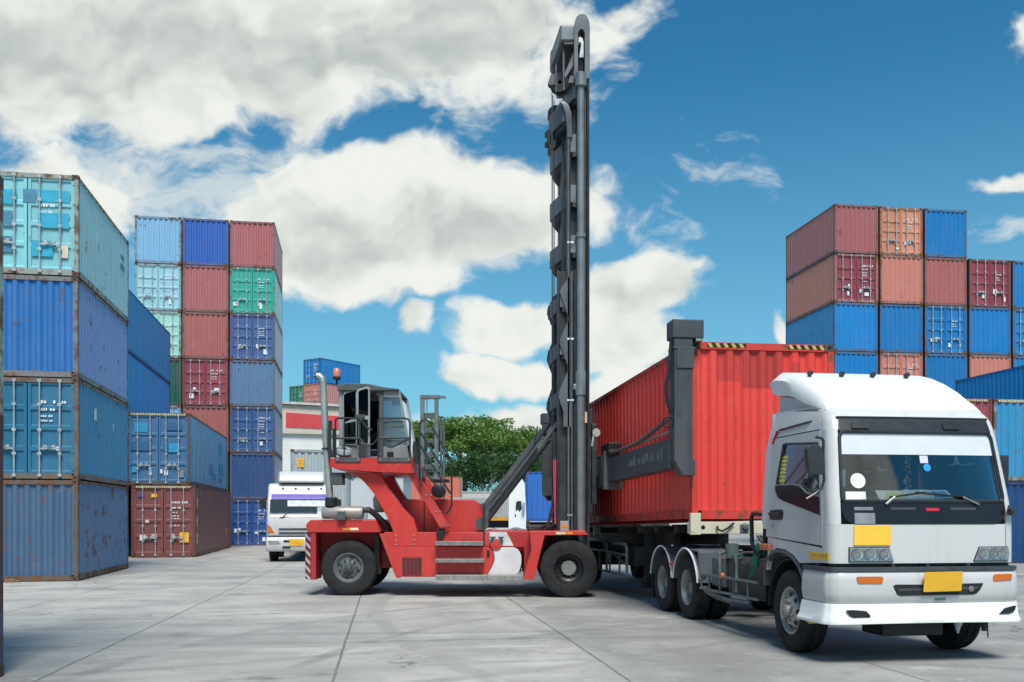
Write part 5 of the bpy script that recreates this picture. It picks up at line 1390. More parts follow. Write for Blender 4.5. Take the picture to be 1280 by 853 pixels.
# stickers, papers, charm
def wdisc(name, px, py, r, mat):
    t_ = tf(px, -.98); z_ = zf(py, 10.95); p = FP(t_, z_, -.009); n_ = (FP(t_, z_, .5) - FP(t_, z_, 0)).normalized()
    b = MB(); b.lathe([(r, 0), (r, .002), (.001, .002)], p, n_ + Vector((0, 0, .22)), 24); return b.build(name, mat, ws)
wdisc('round_sticker', 1069, 601.5, .088, plain((.78, .80, .80), .6))
wdisc('blue_round_sticker', 1159, 584.5, .045, plain((.03, .32, .62), .5))
def wrect(name, pa, pb, ya, yb, mat, o=-.008):
    return patch(name, tf(pa, -1.0), tf(pb, -1.0), zf(yb, 10.9), zf(ya, 10.9), mat, ws, o, .002, 3, 2)
wrect('square_sticker', 1152, 1162.5, 569, 578.5, plain((.62, .56, .70), .5))
wrect('paper_card', 1054, 1079, 615, 625.5, plain((.76, .78, .76), .6))
b = MB()
def sheet_(px4, mi, o):
    q = [FP(tf(px, -1.0), zf(py, 10.9), o) for px, py in px4]; b.add(q, [(0, 1, 2, 3)], mi)
sheet_([(1092, 613), (1126, 613.5), (1133, 627), (1098, 627)], 0, -.035); sheet_([(1105, 614.5), (1126, 614.5), (1130, 623), (1103, 626)], 1, -.03)
sheet_([(1127, 612.5), (1160, 612), (1176, 625), (1134, 627)], 0, -.05); sheet_([(1158, 612.5), (1183, 612.5), (1191, 622), (1164, 624)], 0, -.04); sheet_([(1163, 614), (1181, 614), (1187, 621), (1168, 622.5)], 2, -.037)
sheet_([(1150, 625), (1193, 624), (1195, 628), (1150, 628)], 0, -.03)
b.build('papers', [plain((.78, .79, .77), .7), plain((.70, .75, .40), .7), plain((.08, .36, .62), .7, 0, .9, 40)], cabb, recalc=False)
b = MB(); gx = TFront(1136, 600, -.75)[0]
for k in range(26):
    b.ball((gx + rr3.uniform(-.03, .03), -.72 + rr3.uniform(-.02, .02), 2.38 - k * .0165), rr3.uniform(.012, .026), 8, rr3.randrange(3))
b.build('hanging_garland', [plain((.60, .52, .40), .8, 0, .3, 30), plain((.55, .26, .03), .7), plain((.35, .25, .18), .8)], cabb)
# cab inside
b = MB(); b.prism([(-1.0, 1.60), (-.98, 1.78), (-.86, 1.80), (-.55, 1.76), (-.45, 1.62), (-.50, 1.25), (-.9, 1.25)], .05, W - .05, 'x'); b.prism([(-.80, 1.79), (-.72, 1.90), (-.58, 1.90), (-.52, 1.76)], .35, .80, 'x'); b.build('dashboard', plain((.045, .05, .052), .6, 0, .2), cabb, .02)
for x in (.56, 1.62):
    b = MB(); b.box(x - .25, x + .25, -.15, .35, 1.45, 1.62); b.prism([(.30, 1.6), (.45, 1.6), (.60, 2.25), (.48, 2.27)], x - .24, x + .24, 'x'); b.prism([(.49, 2.28), (.60, 2.27), (.63, 2.46), (.53, 2.47)], x - .13, x + .13, 'x'); b.build('seat', plain((.05, .07, .08), .8, 0, .2), cabb, .05, 3)
b = MB(); c0 = Vector((.56, -.42, 1.86)); b.lathe([(.215, -.014), (.232, 0), (.215, .014), (.198, 0), (.215, -.014)], c0, (0, .55, 1), 28); b.bar(c0 + Vector((-.2, 0, 0)), c0 + Vector((.2, 0, 0)), .05, .03); b.tube([c0, c0 + Vector((0, -.2, -.3))], .035, 8); b.build('steering_wheel', M_BLACK, cabb)
b = MB(); b.box(.12, W - .12, .70, .79, 1.35, 2.05); b.box(.12, .45, .72, .79, 2.05, 2.7); b.box(W - .45, W - .12, .72, .79, 2.05, 2.7); b.build('rear_trim', plain((.06, .10, .115), .8, 0, .2), cabb)
b = MB(); b.plate([(.46, 2.05), (W - .46, 2.05), (W - .5, 2.55), (.5, 2.55)], [], lambda x, z, q: Vector((x, .815 + q, z)), .004); b.build('rear_window', M_SIDEG, cabb)
b = MB(); b.box(.2, W - .2, -.55, .7, 2.86, 2.90); b.build('headlining', plain((.16, .17, .17), .9), cabb)
# wipers
for (pa, pb, yb_) in ((1105, 1146, 0), (1222, 1160, 0)):
    p0 = FP(tf(pa), Z_WS0 - .035, .03); p1 = FP(tf((pa * .7 + pb * .3)), Z_WS0 + .05, .02); p2 = FP(tf(pb), Z_WS0 + .13, .012)
    b = MB(); b.tube([p0, p1], .012, 6, 1); b.bar(p0, p0.lerp(p1, .8), .03, .015, 1)
    q0 = FP(tf(pa + (pb - pa) * .15), Z_WS0 + .045, .012); q1 = FP(tf(pb + (pb - pa) * .25), Z_WS0 + .10, .010)
    b.bar(q0, q1, .014, .02, 0); b.tube([p1, q0.lerp(q1, .45)], .009, 6); b.build('wiper', [M_BLACK, M_STEEL], tr)
patch('red_badge', tf(1156), tf(1172.5), zf(638.8), zf(635.2), plain((.55, .02, .05), .35), garn, .010, .01, 3, 1)
for (pa, pb) in ((1112, 1143), (1187, 1219)): patch('intake_slot', tf(pa), tf(pb), zf(637.6), zf(634.4), plain((.05, .05, .055), .4), garn, .009, .01, 4, 1)
patch('grey_flap', tf(1067), tf(1092), zf(655), zf(641.5), plain((.24, .24, .26), .35), garn, .008, .01, 4, 1)
patch('grey_flap', tf(1067), tf(1090), zf(638), zf(634), plain((.24, .24, .26), .35), garn, .008, .01, 4, 1)
# plates, headlights, seams
patch('yellow_plate', tf(1066), tf(1111.2), zf(681.8), zf(657.2), plain((.86, .52, .05), .45, 0, .05), tr, .014, .012, 6, 2, .004)
for (pa, pb, sl) in ((1059, 1114.5, 1), (1213.5, 1258.5, -1)):
    t0, t1 = tf(pa, -1.06), tf(pb, -1.06); z0, z1 = zf(702.5), zf(683.8)
    n = 10
    def hl(u, v, q, o=.012): 
        # outer end square, inner end raked
        e = (t1 - t0); k = (1 - v) * .0; ta = t0; tb = t1
        if sl > 0: tb = t1 - e * .10 * v
        else: ta = t0 + e * .16 * v
        return FP(ta + (tb - ta) * u, z0 + (z1 - z0) * v, o + q)
    b = MB(); b.slab(lambda u, v, q: hl(u, v, q, .010), [i / n for i in range(n + 1)], [0, .5, 1], .03); h_ = b.build('headlight', M_TRIM, tr, .006)
    split = (.02, .67, .69, .975) if sl > 0 else (.025, .40, .42, .975)
    for (ua, ub) in ((split[0], split[1]), (split[2], split[3])):
        b = MB()
        def rfl(u, v, q):
            uu = (u - ua) / (ub - ua); d = -.012 * (1 - (2 * uu - 1) ** 2 * .9) * (1 - (2 * v - 1) ** 2 * .9)
            return hl(u, .06 + .88 * v, q, .018 + d * .4)
        b.slab(rfl, [ua + (ub - ua) * i / 8 for i in range(9)], [i / 6 for i in range(7)], .004); b.build('lamp_reflector', plain((.55, .56, .56), .35, .3, .30, 20), h_)
        for cu in ([ua + (ub - ua) * q_ for q_ in (.27, .73)] if ub - ua > .4 else [ua + (ub - ua) * .5]):
            c_ = hl(cu, .5, 0, .019); n_ = (hl(cu, .5, 0, .5) - hl(cu, .5, 0, 0)).normalized(); rb = (z1 - z0) * (.40 if ub - ua > .4 else .36)
            b = MB(); b.lathe([(rb, .002), (rb * .96, .0015), (rb * .75, -.004), (rb * .4, -.008), (rb * .2, -.009)], c_, n_, 20); b.lathe([(rb * .2, -.006), (rb * .17, .001), (.001, .003)], c_, n_, 10, 1); b.lathe([(rb * 1.06, .0), (rb * 1.06, .003), (rb, .003), (rb, .0)], c_, n_, 20, 2)
            b.build('lamp_bowl', [plain((.86, .87, .87), .12, .9, .1, 8), plain((.9, .9, .86), .2), plain((.12, .125, .13), .4)], h_)
        b = MB(); b.slab(lambda u, v, q: hl(u, .05 + .90 * v, q, .027), [ua + (ub - ua) * i / 6 for i in range(7)], [0, .5, 1], .003); b.build('lens', glass_mat('lamp_lens', (.95, .96, .95), .04, .06), h_)
patch('panel_seam', tf(1066.2), tf(1066.8), Z_BOT + .01, 1.56, M_TRIM, tr, .0015, .01, 1, 2); patch('panel_seam', tf(1256.2), tf(1256.9), Z_BOT + .01, 1.56, M_TRIM, tr, .0015, .01, 1, 2)
# --- bumper with its spoiler
BW = 2.33; bo_ = -.035
bh = [(0, -.45), (0, -.95), (.02, -1.04), (.07, -1.10), (.18, -1.135), (.65, -1.155), (BW / 2, -1.16)]
bplan = cr_spline([Vector(p) for p in bh] + [Vector((BW - x, y)) for x, y in bh[-2::-1]], 4)
def bump_at(i, z, o):
    p = bplan[i]; d = (bplan[min(i + 1, len(bplan) - 1)] - bplan[max(i - 1, 0)]).normalized(); n_ = Vector((d.y, -d.x))
    return Vector((bo_ + p.x + n_.x * o, p.y + n_.y * o, z))
zb0, zb1 = zf(754.3, 10.75), zf(714.2, 10.75); zs0 = zf(780.5, 10.75)
NBP = len(bplan)
prof = [(zb0, -.01), (zb0 + .02, .006), (zb0 + .12, .02), (zb1 - .10, .016), (zb1 - .02, .0), (zb1, -.02)]
slot_l, slot_r = TFront(1112, 738, -1.1)[0], TFront(1224, 738, -1.1)[0]; zsl0, zsl1 = zf(745.3, 10.72), zf(730.8, 10.72)
b = MB()
us = list(range(NBP))
b.slab(lambda i, k, q: bump_at(int(i), prof[int(k)][0], prof[int(k)][1] + q), us, range(len(prof)), .05)
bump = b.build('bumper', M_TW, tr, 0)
b = MB(); b.slab(lambda i, k, q: bump_at(int(i), (zb1 + .001, zb1 + .045)[int(k)], .012 + q), us, range(2), .12); b.build('bumper_top_trim', plain((.05, .055, .065), .5), bump, .012)
sp_prof = [(zs0, .05), (zs0 + .03, .055), (zs0 + .09, .03), (zb0 - .05, .02), (zb0 - .004, .012)]
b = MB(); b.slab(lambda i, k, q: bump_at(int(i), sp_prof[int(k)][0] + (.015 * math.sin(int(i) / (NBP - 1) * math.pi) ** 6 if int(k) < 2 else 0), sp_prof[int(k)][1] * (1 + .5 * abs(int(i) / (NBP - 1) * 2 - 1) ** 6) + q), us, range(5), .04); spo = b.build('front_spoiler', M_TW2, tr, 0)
def bidx(px):
    best = min(range(NBP), key=lambda i: abs(bump_at(i, .9, .0).x - TFront(px, 745, -1.1)[0])); return best
def bpos(px, z, o):
    lx = TFront(px, 745, -1.1)[0] - bo_
    for i in range(NBP - 1):
        if bplan[i].x <= lx <= bplan[i + 1].x or i == NBP - 2:
            u = (lx - bplan[i].x) / max(1e-6, bplan[i + 1].x - bplan[i].x); p = bplan[i].lerp(bplan[i + 1], max(0, min(1, u))); d = (bplan[i + 1] - bplan[i]).normalized(); n_ = Vector((d.y, -d.x))
            return Vector((bo_ + p.x + n_.x * o, p.y + n_.y * o, z))
def bsheet(name, outline, mat, par, o, th, bevel=0, nc=28):
    """closed outline in photo pixels laid on the bumper's curve, cut into narrow columns so that it follows the bend"""
    x0_, x1_ = min(p[0] for p in outline), max(p[0] for p in outline); cols = []
    for i in range(nc + 1):
        x = x0_ + (x1_ - x0_) * (.003 + .994 * i / nc); ys = []
        for p, q in zip(outline, outline[1:] + outline[:1]):
            if (p[0] <= x < q[0]) or (q[0] <= x < p[0]): ys.append(p[1] + (q[1] - p[1]) * (x - p[0]) / (q[0] - p[0]))
        cols.append((x, zf(max(ys), 10.72), zf(min(ys), 10.72)))
    b = MB(); b.slab(lambda i, v, q: bpos(cols[int(i)][0], cols[int(i)][1] + (cols[int(i)][2] - cols[int(i)][1]) * v, o + q), range(nc + 1), [0, .5, 1], th); return b.build(name, mat, par, bevel)
so1 = bsheet('bumper_slot', [(1112, 732.5), (1114, 731), (1140, 731.3), (1224, 730.4), (1223, 734), (1218, 742), (1213, 744.6), (1120, 745.2), (1114, 742)], M_BLACK, bump, .0225, .01)
bsheet('slot_bar', [(1116, 736), (1219, 734.6), (1217, 738), (1117, 739.4)], plain((.05, .05, .055), .5), so1, .028, .006)  # dark grey bar across the bumper slot
b = MB(); p = bpos(1208, zf(737.5, 10.72), .03); b.lathe([(.03, 0), (.035, .006), (.02, .012), (.001, .012)], p, (0, -1, 0), 14); b.build('fog_lamp', M_GREY, so1)
bsheet('number_plate', [(1146.8, 715.6), (1194.8, 715.0), (1194.0, 739.6), (1146, 740.4)], plain((.68, .37, .02), .5, 0, .06), bump, .075, .012, .003)
for ol in ([(1067.5, 721.5), (1069, 720.8), (1098, 720.8), (1099.8, 722.5), (1099, 729), (1097.5, 729.8), (1069.5, 729.5), (1067.8, 728)], [(1237.5, 720.4), (1240, 719.3), (1260, 719), (1261, 720.5), (1260, 726.8), (1239, 728), (1236.5, 727)]):
    s_ = bsheet('indicator_lamp', ol, M_AMBER, bump, .026, .012, .004)
bsheet('green_badge', [(1163.5, 749.0), (1177, 748.6), (1177, 750.8), (1163.5, 751.2)], plain((.01, .16, .12), .5), bump, .022, .006)
for ol in ([(1054, 762.5), (1062, 762), (1078, 763.5), (1083, 769), (1083, 771.5), (1062, 771.8), (1058, 769)], [(1243, 769.8), (1250, 762.5), (1262, 759.6), (1264.5, 760), (1262, 767), (1255, 769.5)]):
    bsheet('spoiler_vent', ol, M_BLACK, spo, .044, .008)
b = MB(); b.box(.12, W - .12, -.95, -.72, .72, zf(703.5)); b.box(.06, W - .06, -1.03, -.9, zb1 + .0, zf(704)); b.build('front_crossmember', M_BLACK, tr)
b = MB()
for px in (1115, 1158, 1209): p = bpos(px, zb1 + .05, -.05); b.box(p.x - .02, p.x + .02, p.y - .02, p.y + .02, zb1 + .04, zf(704.5))
b.build('bumper_stay', M_DARK, tr)
b = MB(); b.tube([(TFront(1234, 790, -.95)[0], -.95, zs0 + .02), (TFront(1234, 790, -.95)[0] + .01, -.95, zs0 - .20)], .008, 6); b.tube([(TFront(1230, 790, -.95)[0], -.95, zs0 + .02), (TFront(1230, 790, -.95)[0], -.95, zs0 - .12)], .03, 8); b.build('hanging_strap', M_BLACK, tr)
# yellow flashes and lamps on the flank
q0, q1 = TSide(1011.5, 698.3), TSide(1036, 691.5); b = MB(); b.box(-.004, .0005, q1[0], q0[0], q0[1], q1[1])
q0, q1 = TSide(1014, 696.8), TSide(1034, 693.2)
for k in range(6): y_ = q1[0] + (q0[0] - q1[0]) * (k + .1) / 6; b.box(-.006, -.003, y_, y_ + (q0[0] - q1[0]) * .09, q0[1] + .008, q1[1], 1)
b.build('yellow_sticker', [M_YELLOW, plain((.45, .25, .05), .6)], tr)
q0, q1 = TSide(951.5, 687.5, -.03), TSide(963, 680.3, -.03); b = MB(); b.box(-.06, .0, q1[0], q0[0], q0[1], q1[1]); b.build('side_marker_lamp', plain((.50, .13, .07), .4), tr, .015)
# mirror
b = MB(); pm = Vector((-.16, TSide(1017, 575, -.16)[0], TSide(1017, 575, -.16)[1]))
ol = [(1006.5, 561), (1009, 557.5), (1022, 557), (1026, 559.5), (1029, 590), (1026.5, 594), (1011, 592.5), (1008, 588)]
pts = [TFront(a, c, pm.y) for a, c in ol]
b.prism(pts, pm.y - .045, pm.y + .045, 'y'); mir = b.build('mirror', M_TRIM, tr, .025, 3)
b = MB(); ma = [TFront(a, c, pm.y + .02) for a, c in ((1013, 547), (1027, 548), (1029.5, 552), (1029, 570), (1030, 600), (1027, 611), (1018, 618), (1008, 624))]
arm_ = [(ma[0][0] + .05, pm.y - .02, ma[0][1])] + [(a, pm.y + .02, z) for a, z in ma[1:]]
b.tube(arm_, .016, 8); b.tube([(ma[3][0], pm.y + .02, ma[3][1] - .1), (pm.x + .02, pm.y, ma[3][1] - .12)], .03, 8); b.build('mirror_arm', M_TRIM, mir)
b = MB(); xw = W + .15; b.prism([(xw - .10, 2.05), (xw + .10, 2.05), (xw + .10, 2.40), (xw - .10, 2.40)], -.62, -.53, 'y'); b.build('mirror', M_TRIM, tr, .025, 3)
b = MB(); p = FP(tB + .01, Z_WS0 - .11, .06); b.lathe([(.001, -.04), (.05, -.03), (.055, .02), (.001, .045)], p, (.5, -1, .2), 14); b.tube([p, FP(tB + .02, Z_WS0 - .05, .0)], .012, 6); b.build('corner_mirror', M_TRIM, tr)
# --- roof fairing
def fair(u, k, q):
    rows = [(-.66, 2.985, 2.98), (-.55, 3.05, 2.985), (-.35, 3.16, 3.03), (-.05, 3.30, 3.09), (.25, 3.42, 3.16), (.50, 3.495, 3.215), (.70, 3.525, 3.25), (.80, 3.50, 3.27), (.84, 3.42, 3.29)]
    return rows[int(k)]
b = MB(); rows = [(-.66, 2.99, 2.90), (-.58, 3.06, 2.92), (-.40, 3.17, 2.96), (-.10, 3.315, 3.04), (.20, 3.43, 3.15), (.45, 3.50, 3.205), (.66, 3.535, 3.235), (.78, 3.525, 3.25), (.83, 3.49, 3.265), (.85, 3.44, 3.30)]
N_ = 20; ring = []
vs_ = []; fs_ = []
for (ly, zt, zbm) in rows:
    h = zt - zbm; pts = []
    for i in range(N_ + 1):                                           # top from left to right, rounded shoulders
        u = i / N_; s_ = abs(2 * u - 1); drop = h * min(1, max(0, (s_ - .90) / .10) ** 2.4) * .34
        inset = .17 - .04 * (zt - 3.0) / .5
        pts.append((inset + (W - 2 * inset) * u, ly + .05 * s_ ** 3, zt - drop))
    pts += [(W - .15, ly, zbm), (.15, ly, zbm)]
    vs_ += pts
M__ = N_ + 3
for k in range(len(rows) - 1):
    for i in range(M__):
        j = (i + 1) % M__; fs_.append((k * M__ + i, k * M__ + j, (k + 1) * M__ + j, (k + 1) * M__ + i))
fs_.append(tuple(range(M__))); fs_.append(tuple((len(rows) - 1) * M__ + i for i in range(M__))[::-1])
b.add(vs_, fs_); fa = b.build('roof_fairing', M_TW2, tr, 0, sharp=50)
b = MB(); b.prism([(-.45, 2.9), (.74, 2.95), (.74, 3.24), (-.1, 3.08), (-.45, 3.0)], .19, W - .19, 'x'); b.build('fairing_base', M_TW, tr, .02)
for px, py in ((1003, 473.5), (1042, 474), (1080, 474.5), (1121.5, 475.5)):
    lx, z_ = TFront(px, py, .38); b = MB(); b.lathe([(.03, -.03), (.034, .01), (.028, .03), (.001, .032)], (lx, .16, 3.452), (0, -1, .15), 12); b.tube([(lx, .17, 3.38), (lx, .17, 3.45)], .012, 6); b.build('fairing_lamp', M_TRIM, fa)
# --- wheels, arches, chassis
RW = .508
for side in (-1, 1):
    xo = 0.0 if side < 0 else W
    make_wheel(tr, (xo + (-.0 if side < 0 else .0), 0, RW), (side, 0, 0), RW, .28, 'steer', rim_mat=plain((.40, .385, .36), .42, .35, .22, 8), hub_mat=plain((.30, .28, .26), .5, .4, .35, 14), rim_ratio=.56)
    for ly in (3.85, 5.15):
        make_wheel(tr, (xo + (-.02 if side < 0 else .02), ly, RW), (side, 0, 0), RW, .26, 'dual', rim_mat=plain((.25, .25, .245), .5, .3, .3, 6), rim_ratio=.56)
        make_wheel(tr, (xo + (.31 if side < 0 else -.31), ly, RW), (side, 0, 0), RW, .26, 'dual', rim_mat=M_GREY, rim_ratio=.56)
for ly in (0, 3.85, 5.15):
    b = MB(); b.tube([(.2, ly, RW), (W - .2, ly, RW)], .10, 12); b.ball((W / 2, ly, RW), .24, 14); b.build('axle', M_BLACK, tr)
b = MB()
for x in (W / 2 - .43, W / 2 + .35): b.box(x, x + .08, -.9, 6.1, .78, 1.03)
for y in (.9, 2.0, 3.2, 4.5, 5.9): b.box(W / 2 - .36, W / 2 + .36, y - .05, y + .05, .82, 1.0)
b.box(.5, W - .5, -.5, 1.2, .62, 1.12)
b.build('chassis_frame', M_BLACK, tr, .01)
b = MB(); b.lathe([(.001, 0), (.45, .0), (.52, .03), (.52, .06), (.001, .06)], (W / 2, 4.4, 1.10), (0, 0, 1), 28); b.box(W / 2 - .45, W / 2 + .45, 4.0, 4.8, 1.0, 1.1); b.build('fifth_wheel', M_BLACK, tr)
for side in (-1, 1):
    xo = 0.0 if side < 0 else W
    # front arch lip and inner liner
    b = MB(); ar = [TSide(*q) for q in ((955.0, 731), (956, 712), (958, 700), (963.5, 691), (971, 686.5), (982, 688.5), (991.5, 695.5), (998.5, 706), (1003, 717), (1008, 730), (1013.5, 737.5), (1020, 740))]
    n_ = len(ar)
    def lip(i, k, q): 
        ly, z = ar[int(i)]; i0 = ar[max(int(i) - 1, 0)]; i1 = ar[min(int(i) + 1, n_ - 1)]
        d = Vector((i1[0] - i0[0], i1[1] - i0[1])).normalized(); nn = Vector((-d.y, d.x)) * -1
        x = (-.012, .30)[int(k)]
        x = xo + (x if side < 0 else -x)
        return Vector((x, ly - nn.x * (.0 - q) * 0 + nn.x * q, z + nn.y * q))
    b.slab(lip, range(n_), range(2), .035); b.build('wheel_arch', M_FEND, tr)
    b = MB(); b.slab(lambda i, k, q: Vector((xo + (.02 + .5 * k) * (1 if side < 0 else -1), .05 + (.64 + q) * math.cos(math.pi * i / 16), .50 + (.64 + q) * math.sin(math.pi * i / 16))), range(17), range(2), .01); b.build('wheel_liner', M_BLACK, tr)
    # step bracket between arch and bumper
    q0 = TSide(1008, 768); b = MB(); x0_, x1_ = sorted((xo + (-.0 if side < 0 else .0), xo + (.30 if side < 0 else -.30)))
    b.box(x0_, x1_, -.74, -.40, .545, .575); b.box(x0_ + .02, x1_, -.72, -.55, .575, .70); b.build('cab_step', plain((.30, .31, .31), .5, .4, .4, 9), tr, .008)
    b = MB(); b.box(x0_ + .01, x1_, -.66, -.42, .88, .92); b.prism([(-.40, .95), (-.55, .92), (-.68, .60), (-.55, .58)], x0_ + .03, x1_, 'x'); b.box(x0_ + .03, x1_, -.70, -.62, .60, 1.12); b.build('step_bracket', M_FEND, tr, .01)
    b = MB(); x_ = xo + (-.004 if side < 0 else .004); q0, q1 = TSide(1019, 738.5), TSide(1030.5, 734.5); b.box(min(x_, x_ + .02), max(x_, x_ + .02), q1[0], q0[0], q0[1], q1[1]); b.build('yellow_lamp', M_YELLOW, tr, .004)
    # rear mudguards, a pair of joined arcs with white beading
    for ly in (3.85, 5.15):
        b = MB(); a0, a1 = (R(8), R(172)) if ly > 4 else (R(8), R(172))
        rg = .615
        def mg(i, k, q): 
            a = a0 + (a1 - a0) * i / 20; return Vector((xo + (-.045 + .62 * k) * (1 if side < 0 else -1), ly + (rg + q) * math.cos(a), RW + .03 + (rg + q) * math.sin(a) * .98))
        b.slab(mg, range(21), range(2), .02); g_ = b.build('mudguard', M_FEND, tr)
        b = MB(); b.tube([mg(i, 0, .004) for i in range(21)], .016, 6); b.build('white_beading', plain((.6, .62, .62), .5), g_)
    b = MB(); b.prism([(5.80, .18), (5.84, .18), (5.84, .60), (5.78, .60)], *sorted((xo + (0 if side < 0 else 0), xo + (.56 if side < 0 else -.56))), 'x'); b.build('mudflap', M_BLACK, tr)
    b = MB(); b.lathe([(.035, 0), (.035, .03), (.001, .035)], (xo - (.05 if side < 0 else -.05), 4.50, .86), (side, 0, 0), 12); b.build('tail_marker', plain((.45, .05, .05), .4), tr)
    b = MB(); xa, xb_ = sorted((xo - .0 * side, xo + (.58 if side < 0 else -.58))); b.prism([(3.25, .62), (3.30, 1.09), (3.36, 1.12), (3.95, 1.135), (3.95, 1.115), (3.36, 1.10), (3.30, .62)], xa, xb_, 'x'); b.build('tank_shield', M_FEND, tr)
# boxes, tanks, guard rails on the near flank behind the cab
b = MB(); b.prism([(1.95, .52), (1.92, .60), (1.92, .98), (1.97, 1.05), (2.42, 1.05), (2.47, .98), (2.47, .58), (2.42, .52)], .16, .62, 'x')
for y in (2.05, 2.2, 2.35): b.box(.15, .63, y - .012, y + .012, .515, 1.055)
b.build('fuel_tank', plain((.035, .055, .055), .45, .2, .5, 5), tr, .02)
b = MB(); b.box(.12, .60, 2.55, 3.05, .60, 1.03); 
for y in (2.62, 2.72, 2.82, 2.92): b.box(.112, .60, y - .015, y + .015, .61, 1.02)
b.build('battery_box', plain((.10, .12, .12), .5, .2, .5, 7), tr, .02)
b = MB(); b.box(.10, .60, 1.0, 1.85, .52, 1.00); b.build('air_tank_cover', plain((.012, .022, .022), .5), tr, .03)
b = MB(); b.lathe([(.001, 0), (.09, .01), (.10, .22), (.001, .24)], (.24, 2.50, 1.03), (0, .1, 1), 12); b.build('air_dryer', plain((.10, .13, .13), .5), tr)
def trail(name, pts, r, mat): b = MB(); b.tube(pts, r, 8); return b.build(name, mat, tr)
M_RAIL = plain((.14, .16, .165), .5, .3, .35, 8)
for z in (.78, .555):
    trail('guard_rail', [(-.02, .95, z), (-.03, 1.6, z), (-.03, 3.15, z - .005), (.10, 3.22, z)], .020, M_RAIL)
for y in (1.25, 1.75, 2.3, 2.75, 3.1): trail('guard_post', [(-.03, y, .79), (-.03, y, .54)], .014, M_RAIL)
for k, y in enumerate((1.9, 2.55)):
    trail('guard_hoop', [(-.03, y - .25, .60), (-.03, y - .25, .78), (-.02, y - .22, 1.0), (.02, y - .08, 1.10), (.2, y + .05, 1.14), (.45, y + .1, 1.14)], .022, M_RAIL)
trail('low_pipe', [(-.02, 1.2, .50), (-.02, 2.0, .47), (.02, 3.0, .50)], .028, M_RAIL)
trail('low_pipe', [(.02, 1.9, .42), (.02, 2.6, .44), (.06, 3.2, .5)], .018, M_RAIL)
q = TSide(921, 722, -.03); b = MB(); b.lathe([(.045, -.02), (.045, .03), (.001, .035)], (-.04, 2.18, .80), (-1, 0, 0), 12); b.build('side_marker_lamp', plain((.50, .16, .08), .4), tr)
b = MB(); b.prism([(1.02, .95), (1.10, 1.0), (1.16, 1.38), (1.05, 1.42), (.98, 1.30)], .18, .24, 'x'); b.prism([(1.30, .88), (1.62, .74), (1.30, 1.30), (1.18, 1.28)], .10, .14, 'x'); b.box(.2, .35, 2.35, 2.6, 1.05, 1.10); b.build('green_cloth', plain((.012, .20, .12), .8, 0, .3, 7), tr, .01)
# snorkel frame behind the cab
trail('grab_frame', [(.10, .98, 1.15), (.10, .98, 1.62), (.10, 1.02, 1.68), (.10, 1.38, 1.70), (.10, 1.44, 1.64), (.10, 1.42, 1.30), (.10, 1.30, 1.17), (.10, 1.1, 1.12)], .03, M_BLACK)
b = MB(); b.box(.2, .55, .95, 1.25, 1.1, 1.66); b.tube([(.35, 1.1, 1.2), (.35, 1.1, 1.9)], .07, 10); b.build('air_intake', plain((.12, .13, .13), .5), tr, .02)
b = MB()
for k in range(5): b.tube([(.6 + k * .12, .95, 1.45), (.6 + k * .12, 1.6, 1.25 - k * .02), (.8 + k * .1, 2.6, 1.2), (1.0 + k * .05, 3.4, 1.35)], .018, 6)
b.build('air_hose', M_BLACK, tr)
b = MB(); b.box(.75, 1.5, -.85, -.35, .28, .62); b.tube([(1.5, -.6, .5), (W - .3, -.4, .5)], .05, 8); b.build('sump', M_BLACK, tr, .04)
b = MB(); b.tube([(1.78, -.72, .62), (1.78, -.70, .38)], .05, 10); b.tube([(1.78, -.70, .38), (1.78, -.70, .28)], [.04, .012], 8); b.build('spray_bottle', plain((.55, .60, .68), .4), tr)
b = MB(); b.prism([(-.55, .50), (-.42, .52), (-.45, .42), (-.52, .40)], .0, .1, 'x'); b.build('yellow_bracket', plain((.50, .55, .08), .5), tr, .01)

# ------------------------------------------------------------------ the trailer under the red container
tl = thing('container_trailer', 'dark skeletal container trailer with cream front bolster under the red container', 'trailer', (cc0.x, cc0.y, 0), YAWC)
def zt(v): return 1.555 - .0172 * v
b = MB()
for u in (.72, 1.62):
    b.hexa([(u, .25, zt(.25) - .14), (u + .12, .25, zt(.25) - .14), (u + .12, 3.4, zt(3.4) - .14), (u, 3.4, zt(3.4) - .14), (u, .25, zt(.25)), (u + .12, .25, zt(.25)), (u + .12, 3.4, zt(3.4)), (u, 3.4, zt(3.4))])
    b.hexa([(u, 3.2, zt(3.2) - .40), (u + .12, 3.2, zt(3.2) - .40), (u + .12, 12.3, zt(12.3) - .42), (u, 12.3, zt(12.3) - .42), (u, 3.2, zt(3.2) - .02), (u + .12, 3.2, zt(3.2) - .02), (u + .12, 12.3, zt(12.3) - .02), (u, 12.3, zt(12.3) - .02)])
for v in (1.2, 2.4, 3.6, 5.2, 6.8, 8.4, 10.0): b.box(.1, 2.34, v - .05, v + .05, zt(v) - .16, zt(v) - .03)
b.build('chassis', plain((.04, .035, .032), .7, .1, .5, 6), tl, .01)
b = MB(); b.box(-.03, 2.47, -.06, .16, zt(0) - .175, zt(0) + .02); b.box(-.05, .12, -.075, .0, zt(0) - .19, zt(0) + .16)
bol = b.build('front_bolster', paint((.62, .58, .44), .30, .3, .6), tl, .008)
b = MB(); b.lathe([(.035, 0), (.001, .002)], (.16, -.062, zt(0) - .07), (0, -1, 0), 14); b.build('bolster_hole', M_BLACK, bol)
b = MB(); b.tube([(.38, -.09, zt(0) - .05), (.40, -.11, zt(0) - .11), (.46, -.11, zt(0) - .13), (.56, -.11, zt(0) - .08), (.66, -.10, zt(0) + .0)], .018, 8); b.build('air_hose', M_BLACK, bol)
